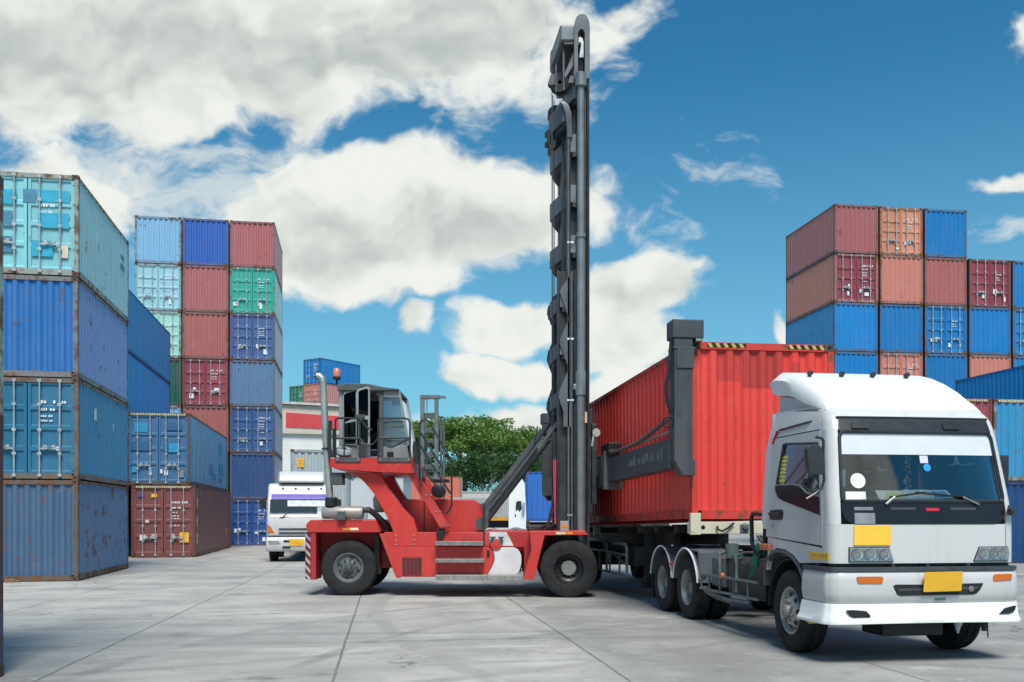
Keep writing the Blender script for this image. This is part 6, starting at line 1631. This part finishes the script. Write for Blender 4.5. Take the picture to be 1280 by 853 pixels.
b = MB(); b.lathe([(.03, 0), (.06, .02), (.05, .08), (.001, .09)], (.85, -.06, zt(0) - .06), (0, -1, 0), 12); b.box(.78, .92, -.10, -.05, zt(0) - .16, zt(0) - .02); b.build('brake_coupling', M_GREY, bol, .01)
b = MB(); b.box(.0, 2.44, 12.0, 12.3, zt(12.1) - .2, zt(12.1)); b.build('rear_bolster', paint((.62, .58, .44), .3, .3, .6), tl, .008)
for u in (.35, 1.95):
    b = MB(); b.box(u, u + .14, 3.9, 4.04, .30, zt(4) - .1); b.box(u - .06, u + .2, 3.85, 4.1, .22, .30); b.build('landing_leg', M_DARK, tl, .01)
for v in (9.1, 10.4):
    for (u, s) in ((.0, -1), (2.44, 1)):
        tl['origin'] = (0, 0, 0)
        make_wheel(tl, (u, v, RW), (s, 0, 0), RW, .26, 'dual', rim_mat=M_GREY, rim_ratio=.56)
        make_wheel(tl, (u + (.32 if s < 0 else -.32), v, RW), (s, 0, 0), RW, .26, 'dual', rim_mat=M_GREY, rim_ratio=.56)
    b = MB(); b.tube([(.2, v, RW), (2.24, v, RW)], .09, 12); b.box(.75, 1.7, v - .2, v + .2, .6, zt(v) - .35); b.build('axle', M_BLACK, tl)
M_PIPE = plain((.34, .33, .31), .5, .4, .35, 9)
def trl(name, pts, r=.02, mat=None): b = MB(); b.tube(pts, r, 8); return b.build(name, mat or M_PIPE, tl)
trl('side_guard', [(.02, 4.15, .50), (.02, 4.15, 1.02), (.02, 4.25, 1.08), (.02, 5.0, 1.08), (.02, 5.3, 1.06)], .032, plain((.20, .18, .165), .6, .3, .3))
trl('side_guard', [(.02, 4.15, .66), (.02, 5.3, .86)], .026, plain((.20, .18, .165), .6, .3, .3))
trl('side_guard', [(.02, 4.2, .87), (.02, 6.0, .88), (.02, 8.4, .88)], .028)
trl('side_guard', [(.02, 4.2, .44), (.02, 8.4, .44)], .022)
for v in (4.75, 5.6, 6.6, 7.6): trl('guard_post', [(.02, v, .88), (.02, v, .44)], .022, plain((.20, .18, .165), .6, .3, .3))
trl('side_guard', [(.02, 5.9, .44), (.02, 5.9, 1.04), (.02, 6.0, 1.10), (.02, 6.8, 1.10)], .028, plain((.20, .18, .165), .6, .3, .3))
trl('side_guard', [(.02, 6.8, 1.12), (.02, 8.6, 1.12)], .024)
b = MB(); b.box(-.02, .16, 6.9, 7.1, zt(7) - .22, zt(7)); b.build('twistlock', plain((.4, .4, .38), .5), tl, .01)
b = MB(); b.box(.25, .75, 4.4, 5.4, .62, 1.05); b.build('tool_box', plain((.03, .032, .034), .6), tl, .02)
b = MB(); b.box(1.7, 2.2, 4.6, 6.4, .5, 1.05); b.lathe([(.001, 0), (.5, 0), (.5, -.26), (.001, -.26)], (.9, 7.4, .85), (0, 0, 1), 28); b.build('spare_wheel_carrier', M_BLACK, tl, .02)
# ------------------------------------------------------------------ things further back
# white cargo truck facing the yard
yw = R(10); ct = thing('cargo_truck', 'white cargo truck with purple visor stripe and yellow plate, facing the camera', 'truck', (PX(333.5, 34.6), 34.6, 0), yw)
ct['origin'] = (0, 0, 0); Yt0 = 34.6
def cz(py): return PZ(py, Yt0)
WC = 2.40
b = MB()
body = [(0.0, cz(672)), (-.02, cz(660)), (0.0, cz(648)), (.10, cz(640)), (.22, cz(623)), (.34, cz(618)), (.50, cz(610)), (.62, cz(604)), (2.0, cz(602)), (2.0, cz(672))]
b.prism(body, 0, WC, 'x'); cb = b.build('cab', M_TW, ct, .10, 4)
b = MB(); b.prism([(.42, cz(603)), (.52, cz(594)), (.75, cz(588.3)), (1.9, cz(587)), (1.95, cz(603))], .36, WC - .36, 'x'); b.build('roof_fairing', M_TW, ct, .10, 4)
def cpl(name, pts, mat, off, par=ct, th=.02):
    """panel following the cab's front, (x, py) outline"""
    def fy(z): return ip(z, [(cz(672), 0.0), (cz(660), -.02), (cz(648), 0), (cz(640), .10), (cz(623), .22), (cz(618), .34), (cz(610), .5)])
    b = MB(); b.plate([(x, cz(py)) for x, py in pts], [], lambda x, z, q: Vector((x, fy(z) - off - q, z)), th); return b.build(name, mat, par)
def strip_(x0_, x1_, pa, pb, n=6): return [(x0_, pb)] + [(x1_, pb)] + [(x1_, pb + (pa - pb) * k / n) for k in range(1, n + 1)] + [(x0_, pa + (pb - pa) * k / n) for k in range(n)]
w_ = cpl('windscreen', strip_(.10, WC - .10, 624.5, 646.5), plain((.015, .025, .03), .12, 0, .3, 1.2, .5, .2), .012)
cpl('screen_blind', strip_(.72, WC - .16, 625.5, 633), plain((.62, .66, .66), .4), .018, w_, .008)
cpl('screen_sticker', strip_(1.78, 1.98, 633.5, 645.5), plain((.35, .40, .42), .4), .018, w_, .008)
cpl('purple_stripe', strip_(.14, WC - .14, 617.6, 624, 3), plain((.085, .05, .34), .5), .014)
b = MB(); b.tube([(.55, -.03, cz(647)), (.68, .06, cz(643))], .02, 6); b.tube([(.45, -.01, cz(647.5)), (1.0, .05, cz(645))], .014, 6); b.build('wiper', M_BLACK, ct)
for (pa, pb) in ((660.5, 663.2), (665.3, 668)): cpl('grille_slot', strip_(.42, WC - .42, pa, pb, 1), plain((.06, .065, .07), .5), .012)
for (x, s) in ((.02, 1), (WC - .02, -1)):
    pts = [(x, 655.5), (x, 666.5), (x + s * .24, 666.5), (x + s * .13, 659)]
    cpl('indicator_lamp', pts if s > 0 else pts[::-1], plain((.60, .17, .02), .3), .014)
b = MB(); b.prism([(-.10, cz(671.5)), (-.16, cz(676)), (-.16, cz(684)), (-.10, cz(689.5)), (.4, cz(689.5)), (.4, cz(671.5))], -.02, WC + .02, 'x'); bp_ = b.build('bumper', M_TW, ct, .05, 3)
b = MB(); b.box(.05, WC - .05, -.06, .3, cz(672.2), cz(670.8)); b.build('bumper_gap', M_BLACK, ct)
for x in (.05, WC - .50):
    b = MB(); b.prism([(x, cz(675.5)), (x + .36, cz(675.5)), (x + .45, cz(680.5)), (x + .03, cz(680.8))], -.17, -.10, 'y'); b.build('headlight', plain((.40, .42, .42), .2, .5, .4, 12), bp_, .01)
for (xa, xb_, pa, pb) in ((.60, .82, 675.5, 678.3), (1.42, 1.8, 675.5, 678.3), (.56, .84, 683, 685.6), (1.40, 1.84, 683, 685.6)):
    b = MB(); b.box(xa, xb_, -.165, -.13, cz(pb), cz(pa)); b.build('bumper_slot', M_BLACK, bp_)
b = MB(); b.box(.80, 1.30, -.19, -.16, cz(682.6), cz(673.8)); b.build('number_plate', plain((.82, .43, .02), .5), bp_, .01)
for k in range(4):
    b = MB(); b.box(.50 + k * .46, .57 + k * .46, .43, .50, cz(610.4), cz(609.3)); b.build('roof_lamp', plain((.10, .11, .12), .4), cb)
for side in (-1, 1):
    xo = .03 if side < 0 else WC - .03
    make_wheel(ct, (xo, 1.2, .5), (side, 0, 0), .5, .3, 'steer', rim_ratio=.56)
    make_wheel(ct, (xo, 4.6, .5), (side, 0, 0), .5, .3, 'dual', rim_ratio=.56)
    b = MB(); x_ = xo + side * .18; b.box(x_ - .09, x_ + .09, .25, .33, cz(636), cz(624)); b.tube([(x_, .3, cz(624)), (xo, .5, cz(620))], .02, 6); b.build('mirror', M_BLACK, ct, .02)
b = MB(); b.box(.5, WC - .5, .4, 12.2, .7, 1.0); b.box(.15, WC - .15, .3, 1.9, .55, cz(689)); b.build('chassis', M_BLACK, ct)
b = MB()
for px in (388, 396): pass
b.build('spare', M_BLACK, ct) if False else None
# grey load container on a trailer behind that truck
pL = (PX(363, 41), 41.0); yl_ = R(9)
add_box_container('shipping_container', 'pale grey ribbed container with rusty post and yellow sticker, raised behind the white cargo truck', None, pL, yl_, (.42, .47, .50), L=12.192, H=2.896, z=1.62, doors=False, rust=.16, side=(.50, .52, .53), fade=.2, smooth=True)
lt = [o for o in COL.objects if o.get('label', '').startswith('pale grey ribbed')][0]
d_ = container_meshes(12.192, 2.896, True)
st_ = inst(d_['sticker'], 'yellow_sticker', lt, Y_ST, (CW / 2 - .42, 12.192 / 2 + .002, 2.32)); st_.scale = (.28, 1, .38)
b = MB(); b.box(-.07, .07, 6.098, 6.102, 2.38, 2.42); b.box(-.06, .05, 6.098, 6.102, 2.28, 2.31); b.box(-.06, .02, 6.098, 6.102, 2.2, 2.23); so_ = b.build('sticker_print', plain((.30, .16, .03), .6), st_); so_.parent = lt; so_.location.x = CW / 2 - .42
b = MB(); pf_ = plain((.30, .14, .04), .7, 0, .4, 8)
tc2 = thing('container_trailer', 'dark trailer chassis carrying the pale grey container', 'trailer', (pL[0], pL[1], 0), yl_); tc2['origin'] = (0, 0, 0)
b = MB(); b.box(.7, .85, -.1, 12.2, 1.15, 1.60); b.box(1.6, 1.75, -.1, 12.2, 1.15, 1.60)
for v in (.1, 3, 6, 9, 12): b.box(.0, 2.44, v - .08, v + .08, 1.45, 1.61)
b.build('chassis', M_BLACK, tc2, .01)
for v in (9, 10.3):
    for (u, s) in ((.0, -1), (2.44, 1)): make_wheel(tc2, (u, v, .5), (s, 0, 0), .5, .5, 'dual')
for u in (.4, 1.9):
    b = MB(); b.box(u, u + .14, 1.2, 1.34, .0, 1.5); b.build('landing_leg', M_DARK, tc2)

# warehouse with a red band
Yw = 74.0
wh = thing('warehouse', 'cream and white warehouse with a red band along its eaves, behind the white cargo truck', 'building', (PX(348, Yw), Yw, 0), R(-4)); 
wm = PX(436, Yw) - PX(348, Yw)
zt1, zt2 = PZ(505, Yw), PZ(511.5, Yw); zb1_, zc1 = PZ(540, Yw), 0
LW = 6.0
b = MB(); b.prism([(-26, 0), (LW, 0), (LW, zb1_ - .3), (-26, zb1_ + .6)], 0, 20, 'y'); b.build('wall', plain((.72, .72, .70), .7, 0, .08, .6), wh)
b = MB(); b.prism([(-26, zb1_ + .6), (LW, zb1_ - .3), (LW, zt2), (-26, zt1 + 1.4)], -.25, 20.2, 'y'); fa_ = b.build('fascia', plain((.56, .50, .42), .7, 0, .1, .8), wh)
b = MB(); zr0, zr1 = PZ(536.5, Yw), PZ(517, Yw); b.prism([(PX(359, Yw) - PX(348, Yw), zr0 + .1), (LW - .2, zr0 - .15), (LW - .2, zr1 - .35), (PX(359, Yw) - PX(348, Yw), zr1 + .05)], -.29, -.252, 'y'); b.build('red_band', plain((.60, .06, .07), .6, 0, .1, 2), wh)
b = MB(); b.prism([(-26.3, zt1 + 1.5), (LW + .3, zt2 + .02), (LW + .3, zt2 + .2), (-26.3, zt1 + 1.65)], -.5, 20.6, 'y'); b.build('roof_edge', plain((.55, .53, .50), .6), wh)
b = MB()
for k in range(4): b.box(-20 + k * 5.5, -17.5 + k * 5.5, -.06, .02, 0, 3.6)
b.build('roller_door', plain((.35, .38, .40), .5, .2, .15, 2), wh)
# low annexe and the boundary wall
an = thing('annex_building', 'light grey low annex with a flat roof, seen through the handler\'s curved leg', 'building', (PX(432, 60), 60.0, 0), R(0))
b = MB(); b.box(0, 3.6, 0, 5, 0, PZ(594, 60)); b.build('wall', plain((.50, .53, .56), .7, 0, .08, .7), an)
b = MB(); b.box(-.1, 3.7, -.15, 5.1, PZ(594, 60), PZ(594, 60) + .18); b.build('roof', plain((.40, .40, .40), .7), an)
b = MB(); b.box(.5, 1.4, -.04, .02, 0, 2.1); b.build('door', plain((.25, .3, .33), .6), an)
bw = thing('boundary_wall', 'long pale grey boundary wall below the trees', 'wall', (0, 92, 0))
b = MB(); b.box(-15, 60, 0, .25, 0, PZ(616, 92)); b.build('wall', plain((.48, .49, .47), .8, 0, .15, .5), bw)
b = MB(); b.box(-15, 60, -.05, .30, PZ(616, 92), PZ(616, 92) + .12); b.build('coping', plain((.42, .42, .40), .8), bw)
b = MB()
for k in range(26): b.box(-14.8 + k * 3, -14.5 + k * 3, -.06, 0, 0, PZ(616, 92) - .02)
b.build('pilasters', plain((.44, .45, .43), .8), bw); bw.children[-1]['kind'] = 'stuff' if False else ''
del bw.children[-1]['kind']

# white dropside truck seen side on, facing right
Yd = 46.0
dt = thing('dropside_truck', 'white truck with grey slatted body and yellow sill, side on behind the tilt rams', 'truck', (PX(600, Yd), Yd, 0)); dt['origin'] = tuple((PX(600, Yd), Yd, 0))
def D(px): return PX(px, Yd)
Od = (PX(600, Yd), Yd, 0)
def dz_(py): return PZ(py, Yd)
b = MB(Od); pc = [(635.5, 662), (635.5, 606), (640, 600), (645, 598), (652, 598), (655.5, 604), (657, 622), (658, 645), (657.5, 662)]
b.prism([(D(a), dz_(c)) for a, c in pc], Yd, Yd + 2.3); cbd = b.build('cab', M_WHITE, dt, .08, 3)
b = MB(Od); b.prism([(D(a), dz_(c)) for a, c in ((644.3, 640), (645, 628.5), (647, 626.5), (651.5, 626.5), (652.3, 636), (649.5, 640), (647, 637))], Yd - .01, Yd + .02); b.build('side_window', plain((.02, .028, .03), .12, 0, .2, 3, .8), cbd)
b = MB(Od); b.box(D(653), D(656.3), Yd - .25, Yd - .05, dz_(639), dz_(628)); b.build('mirror', plain((.35, .36, .37), .4), cbd, .03)
b = MB(Od); b.box(D(643.5), D(645), Yd - .02, Yd, dz_(646), dz_(643)); b.build('handle', M_BLACK, cbd)
b = MB(Od); b.box(D(565), D(635), Yd, Yd + 2.3, dz_(646.5), dz_(622)); bd = b.build('dropside_body', plain((.40, .41, .40), .6, 0, .15, 3), dt, .01)
b = MB(Od)
for k in range(24): b.box(D(566) + k * .111, D(566) + .05 + k * .111, Yd - .03, Yd, dz_(646), dz_(623))
b.build('slats', plain((.30, .31, .30), .6), bd)
b = MB(Od); b.box(D(565), D(635.3), Yd - .03, Yd + 2.33, dz_(651), dz_(646.7)); b.build('yellow_sill', plain((.62, .30, .02), .6), dt, .01)
b = MB(Od); b.box(D(565), D(650), Yd + .4, Yd + 1.9, dz_(660), dz_(651.2)); b.build('chassis', M_BLACK, dt)
dt['origin'] = Od
for px in (584, 612, 645):
    make_wheel(dt, (D(px), Yd + .02, .5), (0, -1, 0), .5, .3, 'dual'); make_wheel(dt, (D(px), Yd + 2.28, .5), (0, 1, 0), .5, .3, 'dual')
for px in (612, 645):
    b = MB(Od); b.slab(lambda i, k, q: Vector((D(px) + (.62 + q) * math.cos(math.pi * i / 12), Yd - .02 + .5 * k, .5 + (.62 + q) * math.sin(math.pi * i / 12))), range(13), range(2), .03); b.build('mudguard', M_GREY, dt)

# blue container on a chassis to the right of it
pB2 = (D(657.5) * 50 / 46, 50.0)
add_box_container('shipping_container', 'mid blue container on a trailer chassis, between the white dropside truck and the mast', None, (PX(696, 49.5), 49.5), R(90), (.02, .12, .42), side=(.03, .14, .46), L=6.058, z=1.36, rust=.08, fade=.2)
bt = [o for o in COL.objects if o.get('label', '').startswith('mid blue container on a trailer')][0]
bt.location = (PX(657.5, 49.5) + 3.029, 49.5 + 1.22, 1.36)
bc = thing('container_trailer', 'dark trailer chassis under the mid blue container', 'trailer', (PX(657.5, 49.5), 49.5, 0)); bc['origin'] = (0, 0, 0)
b = MB(); b.box(0, 7.5, .6, .75, 1.0, 1.34); b.box(0, 7.5, 1.7, 1.85, 1.0, 1.34); b.box(.0, .2, 0, 2.44, 1.15, 1.35); b.box(5.9, 6.1, 0, 2.44, 1.15, 1.35); b.build('chassis', M_DARK, bc)
for x in (1.2, 2.5):
    make_wheel(bc, (x, .0, .5), (0, -1, 0), .5, .4, 'dual'); make_wheel(bc, (x, 2.44, .5), (0, 1, 0), .5, .4, 'dual')
b = MB(); b.box(5.0, 5.14, .3, .44, 0, 1.1); b.build('landing_leg', M_DARK, bc)

# forklift beyond the handler: its tall mast shows over the hood
Yk = 36.0; fk = thing('forklift', 'dark grey forklift with raised double mast, behind the red handler', 'forklift', (PX(537, Yk), Yk, 0)); Of = (PX(537, Yk), Yk, 0); fk['origin'] = Of
M_FK = plain((.15, .17, .18), .5, .3, .3, 3); M_FK2 = plain((.09, .105, .11), .5, .3, .3, 3)
for (a, c, top, dy) in ((525.2, 530.2, 494.5, 0), (543, 547.8, 494.5, 0)):
    b = MB(Of); b.box(PX(a, Yk), PX(c, Yk), Yk + dy, Yk + dy + .2, .15, PZ(top, Yk)); b.build('mast_upright', M_FK, fk, .01)
for (a, c, top) in ((527.5, 529.5, 515), (549.3, 552, 520), (553, 555.5, 524)):
    b = MB(Of); b.box(PX(a, Yk), PX(c, Yk), Yk + .2, Yk + .32, .15, PZ(top, Yk)); b.build('inner_upright', M_FK2, fk, .008)
b = MB(Of); b.box(PX(524.8, Yk), PX(549.5, Yk), Yk - .02, Yk + .24, PZ(498.5, Yk), PZ(493.8, Yk)); b.bar((PX(548, Yk), Yk + .1, PZ(496, Yk)), (PX(557, Yk), Yk + .1, PZ(496.5, Yk)), .1, .10); b.build('mast_head', M_FK, fk, .01)
for (pa, pb) in ((516, 523), (535, 541), (549, 554), (565, 571), (581, 587), (597, 603)):
    b = MB(Of); b.box(PX(530.2, Yk), PX(543, Yk), Yk + .05, Yk + .14, PZ(pb, Yk), PZ(pa, Yk)); b.build('cross_plate', M_FK2, fk, .01)
b = MB(Of)
for px in (532.3, 533.6): b.box(PX(px, Yk), PX(px + .5, Yk), Yk + .1, Yk + .13, .5, PZ(497, Yk))
b.build('lift_chain', M_FK2, fk)
b = MB(Of); cx_ = Of[0]; b.box(cx_ - .7, cx_ + .7, Yk + .9, Yk + 3.3, .35, 1.25); b.box(cx_ - .7, cx_ + .7, Yk + 2.7, Yk + 3.5, .3, 1.5); b.build('body', plain((.50, .30, .03), .5), fk, .08, 3)
b = MB(Of)
for (x, y) in ((-.62, 1.1), (.62, 1.1), (-.62, 2.6), (.62, 2.6)): b.bar((cx_ + x, Yk + y, 1.2), (cx_ + x, Yk + y, 2.25), .07, .07)
b.box(cx_ - .68, cx_ + .68, Yk + 1.0, Yk + 2.7, 2.25, 2.31); b.build('overhead_guard', M_BLACK, fk)
b = MB(Of); b.box(cx_ - .3, cx_ + .3, Yk + 1.9, Yk + 2.4, 1.25, 1.4); b.box(cx_ - .3, cx_ + .3, Yk + 2.3, Yk + 2.45, 1.3, 1.9); b.build('seat', M_BLACK, fk, .04)
b = MB(Of)
for x in (-.45, .45): b.box(cx_ + x - .07, cx_ + x + .07, Yk - 1.25, Yk - .08, .12, .17); b.box(cx_ + x - .07, cx_ + x + .07, Yk - .10, Yk - .04, .12, .8)
b.box(cx_ - .7, cx_ + .7, Yk - .04, Yk + .02, .25, .8); b.build('fork_carriage', M_BLACK, fk)
for (x, y, r_) in ((-.62, .9, .38), (.62, .9, .38), (-.58, 2.8, .3), (.58, 2.8, .3)):
    make_wheel(fk, (cx_ + x + (.12 if x > 0 else -.12), Yk + y, r_), (1 if x > 0 else -1, 0, 0), r_, .24, 'plant', rim_mat=plain((.5, .3, .03), .5))

# ------------------------------------------------------------------ trees
def leaf_mat(name, a, b2):
    m, t, b = new_mat(name); v, rnd = obj_vec(t)
    n = t.noise(v, .55, 4, .6); n2 = t.noise(v, 3.0, 2, .5)
    k = t.m('ADD', t.m('MULTIPLY', n, .65), t.m('MULTIPLY', n2, .4))
    t.put(b.inputs['Base Color'], t.mix(t.ss(k, .35, .68), a, b2)); b.inputs['Roughness'].default_value = .6
    b.inputs['Specular IOR Level'].default_value = .25
    ge = None
    tl_ = t.node('ShaderNodeBsdfTranslucent'); t.put(tl_.inputs[0], t.mix(.5, a, b2)); mx = t.node('ShaderNodeMixShader'); mx.inputs[0].default_value = .25
    out = [n_ for n_ in t.n if n_.type == 'OUTPUT_MATERIAL'][0]
    t.l.new(b.outputs[0], mx.inputs[1]); t.l.new(tl_.outputs[0], mx.inputs[2]); t.l.new(mx.outputs[0], out.inputs[0])
    return m
M_LEAF = leaf_mat('rain_tree_leaves', (.065, .14, .03), (.19, .31, .065))
M_LEAF2 = leaf_mat('dark_leaves', (.025, .07, .022), (.06, .13, .035))
M_BARK = plain((.15, .125, .10), .9, 0, .35, 3)
M_BARK2 = plain((.34, .33, .29), .9, 0, .3, 3)
def crown_mesh(mb, rnd, clumps, n_leaf, size):
    for (cx, cy, cz_, rx, ry, rzz) in clumps:
        for _ in range(int(n_leaf * 7.5 * rx * ry)):
            th = rnd.uniform(0, 6.283); ph = math.acos(rnd.uniform(-.55, 1)); rr = rnd.random() ** .28
            p = Vector((cx + rx * rr * math.sin(ph) * math.cos(th), cy + ry * rr * math.sin(ph) * math.sin(th), cz_ + rzz * rr * math.cos(ph)))
            n_ = Vector((rnd.gauss(0, .6), rnd.gauss(0, .6), rnd.gauss(.7, .5))).normalized(); a = n_.orthogonal().normalized(); c = n_.cross(a)
            q = rnd.uniform(0, 6.283); a, c = a * math.cos(q) + c * math.sin(q), c * math.cos(q) - a * math.sin(q)
            s = size * rnd.uniform(.6, 1.4)
            mb.add([p - a * s - c * s * .1, p + c * s * .45, p + a * s + c * s * .1, p - c * s * .45], [(0, 1, 2, 3)])
def tree(name, label, group, x, Y, h, r_, seed, lm, flat=.36, bark=None, size=.185, dens=16, trunk_h=.42):
    rnd = random.Random(seed); tt = thing(name, label, 'tree', (x, Y, 0), 0, group)
    tr_ = MB(); th = h * trunk_h
    tr_.tube([(0, 0, -.1), (.1, .05, th * .4), (rnd.uniform(-.3, .3), .1, th)], [h * .03, h * .024, h * .02], 10)
    clumps = []
    nb = 11
    for k in range(nb):
        a = k * 2.4 + rnd.uniform(-.3, .3); rad = r_ * (.25 + .62 * ((k + .5) / nb) ** .6) * rnd.uniform(.85, 1.1)
        tip = Vector((math.cos(a) * rad, math.sin(a) * rad, h * (.70 + .16 * (1 - (rad / r_) ** 2)) + rnd.uniform(-.5, .4)))
        tr_.tube([(0, 0, th * .95), Vector((math.cos(a) * rad * .35, math.sin(a) * rad * .35, th + (tip.z - th) * .5)), tip], [h * .013, h * .009, h * .004], 6)
        cr_ = r_ * rnd.uniform(.28, .42)
        clumps.append((tip.x, tip.y, tip.z + .1 * h * rnd.uniform(-.3, .5), cr_, cr_, cr_ * flat * rnd.uniform(1.1, 1.7)))
        for j in range(4):
            b_ = rnd.uniform(0, 6.283); c2 = cr_ * rnd.uniform(.35, .6); d_2 = cr_ * rnd.uniform(.6, 1.05)
            clumps.append((tip.x + math.cos(b_) * d_2, tip.y + math.sin(b_) * d_2, tip.z + rnd.uniform(-.09, .10) * h, c2, c2, c2 * flat * 1.6))
    tr_.build('trunk', bark or M_BARK, tt, sharp=60)
    cm = MB(); crown_mesh(cm, rnd, clumps, dens, size); cm.build('crown', lm, tt, recalc=False)
    return tt
GT = 'trees beyond the boundary wall'
tree('rain_tree', 'broad green rain tree with spreading crown, tallest in the middle behind the tilt rams', GT, PX(582, 112), 112, 14.0, 7.5, 1, M_LEAF, dens=15)
tree('rain_tree', 'bright green rain tree showing through the handler cab and forklift mast', GT, PX(505, 118), 118, 13.6, 9.0, 2, M_LEAF, dens=13)
tree('rain_tree', 'rain tree with thinner crown reaching behind the mast', GT, PX(646, 118), 118, 12.6, 6.2, 3, M_LEAF, dens=14)
tree('bushy_tree', 'dark bushy tree below the crowns of the rain trees, left of centre', GT, PX(545, 104), 104, 8.2, 5.5, 4, M_LEAF2, flat=.75, bark=M_BARK2, dens=10, trunk_h=.3)
tree('bushy_tree', 'dark bushy tree with pale trunk beneath the tallest rain tree', GT, PX(604, 102), 102, 8.0, 5.0, 5, M_LEAF2, flat=.75, bark=M_BARK2, dens=10, trunk_h=.35)
tree('bushy_tree', 'dark bushy tree beneath the crowns, beside the blue trailer container', GT, PX(655, 106), 106, 8.4, 5.0, 6, M_LEAF2, flat=.75, bark=M_BARK2, dens=10, trunk_h=.3)
tree('rain_tree', 'distant green tree half hidden behind the mast and the red container', GT, PX(715, 122), 122, 10.5, 6.0, 7, M_LEAF, dens=12)

# a scrap of brown rubble by the foot of the near left stack
rb = MB(); rq = random.Random(4)
Yb = 24.1; xb_ = PX(14, Yb)
def lump(u, v, q=0): pass
for k in range(1):
    ring = []
    vs_ = []; fs_ = []; n = 12; m = 5
    for i in range(m + 1):
        th = math.pi * .5 * i / m
        for j in range(n):
            a = 6.283 * j / n; r_ = (.10 + .05 * math.sin(3 * a + i)) * math.cos(th) * rq.uniform(.85, 1.15)
            vs_.append((xb_ + 1.7 * r_ * math.cos(a), Yb + r_ * math.sin(a), .09 * math.sin(th) * rq.uniform(.8, 1.2)))
    for i in range(m):
        for j in range(n): fs_.append((i * n + j, i * n + (j + 1) % n, (i + 1) * n + (j + 1) % n, (i + 1) * n + j))
    rb.add(vs_, fs_)
tag(rb.build('stone', plain((.16, .09, .06), .9, 0, .5, 14), sharp=20), 'small brown stone lying on the concrete at the foot of near left stack', 'stone')
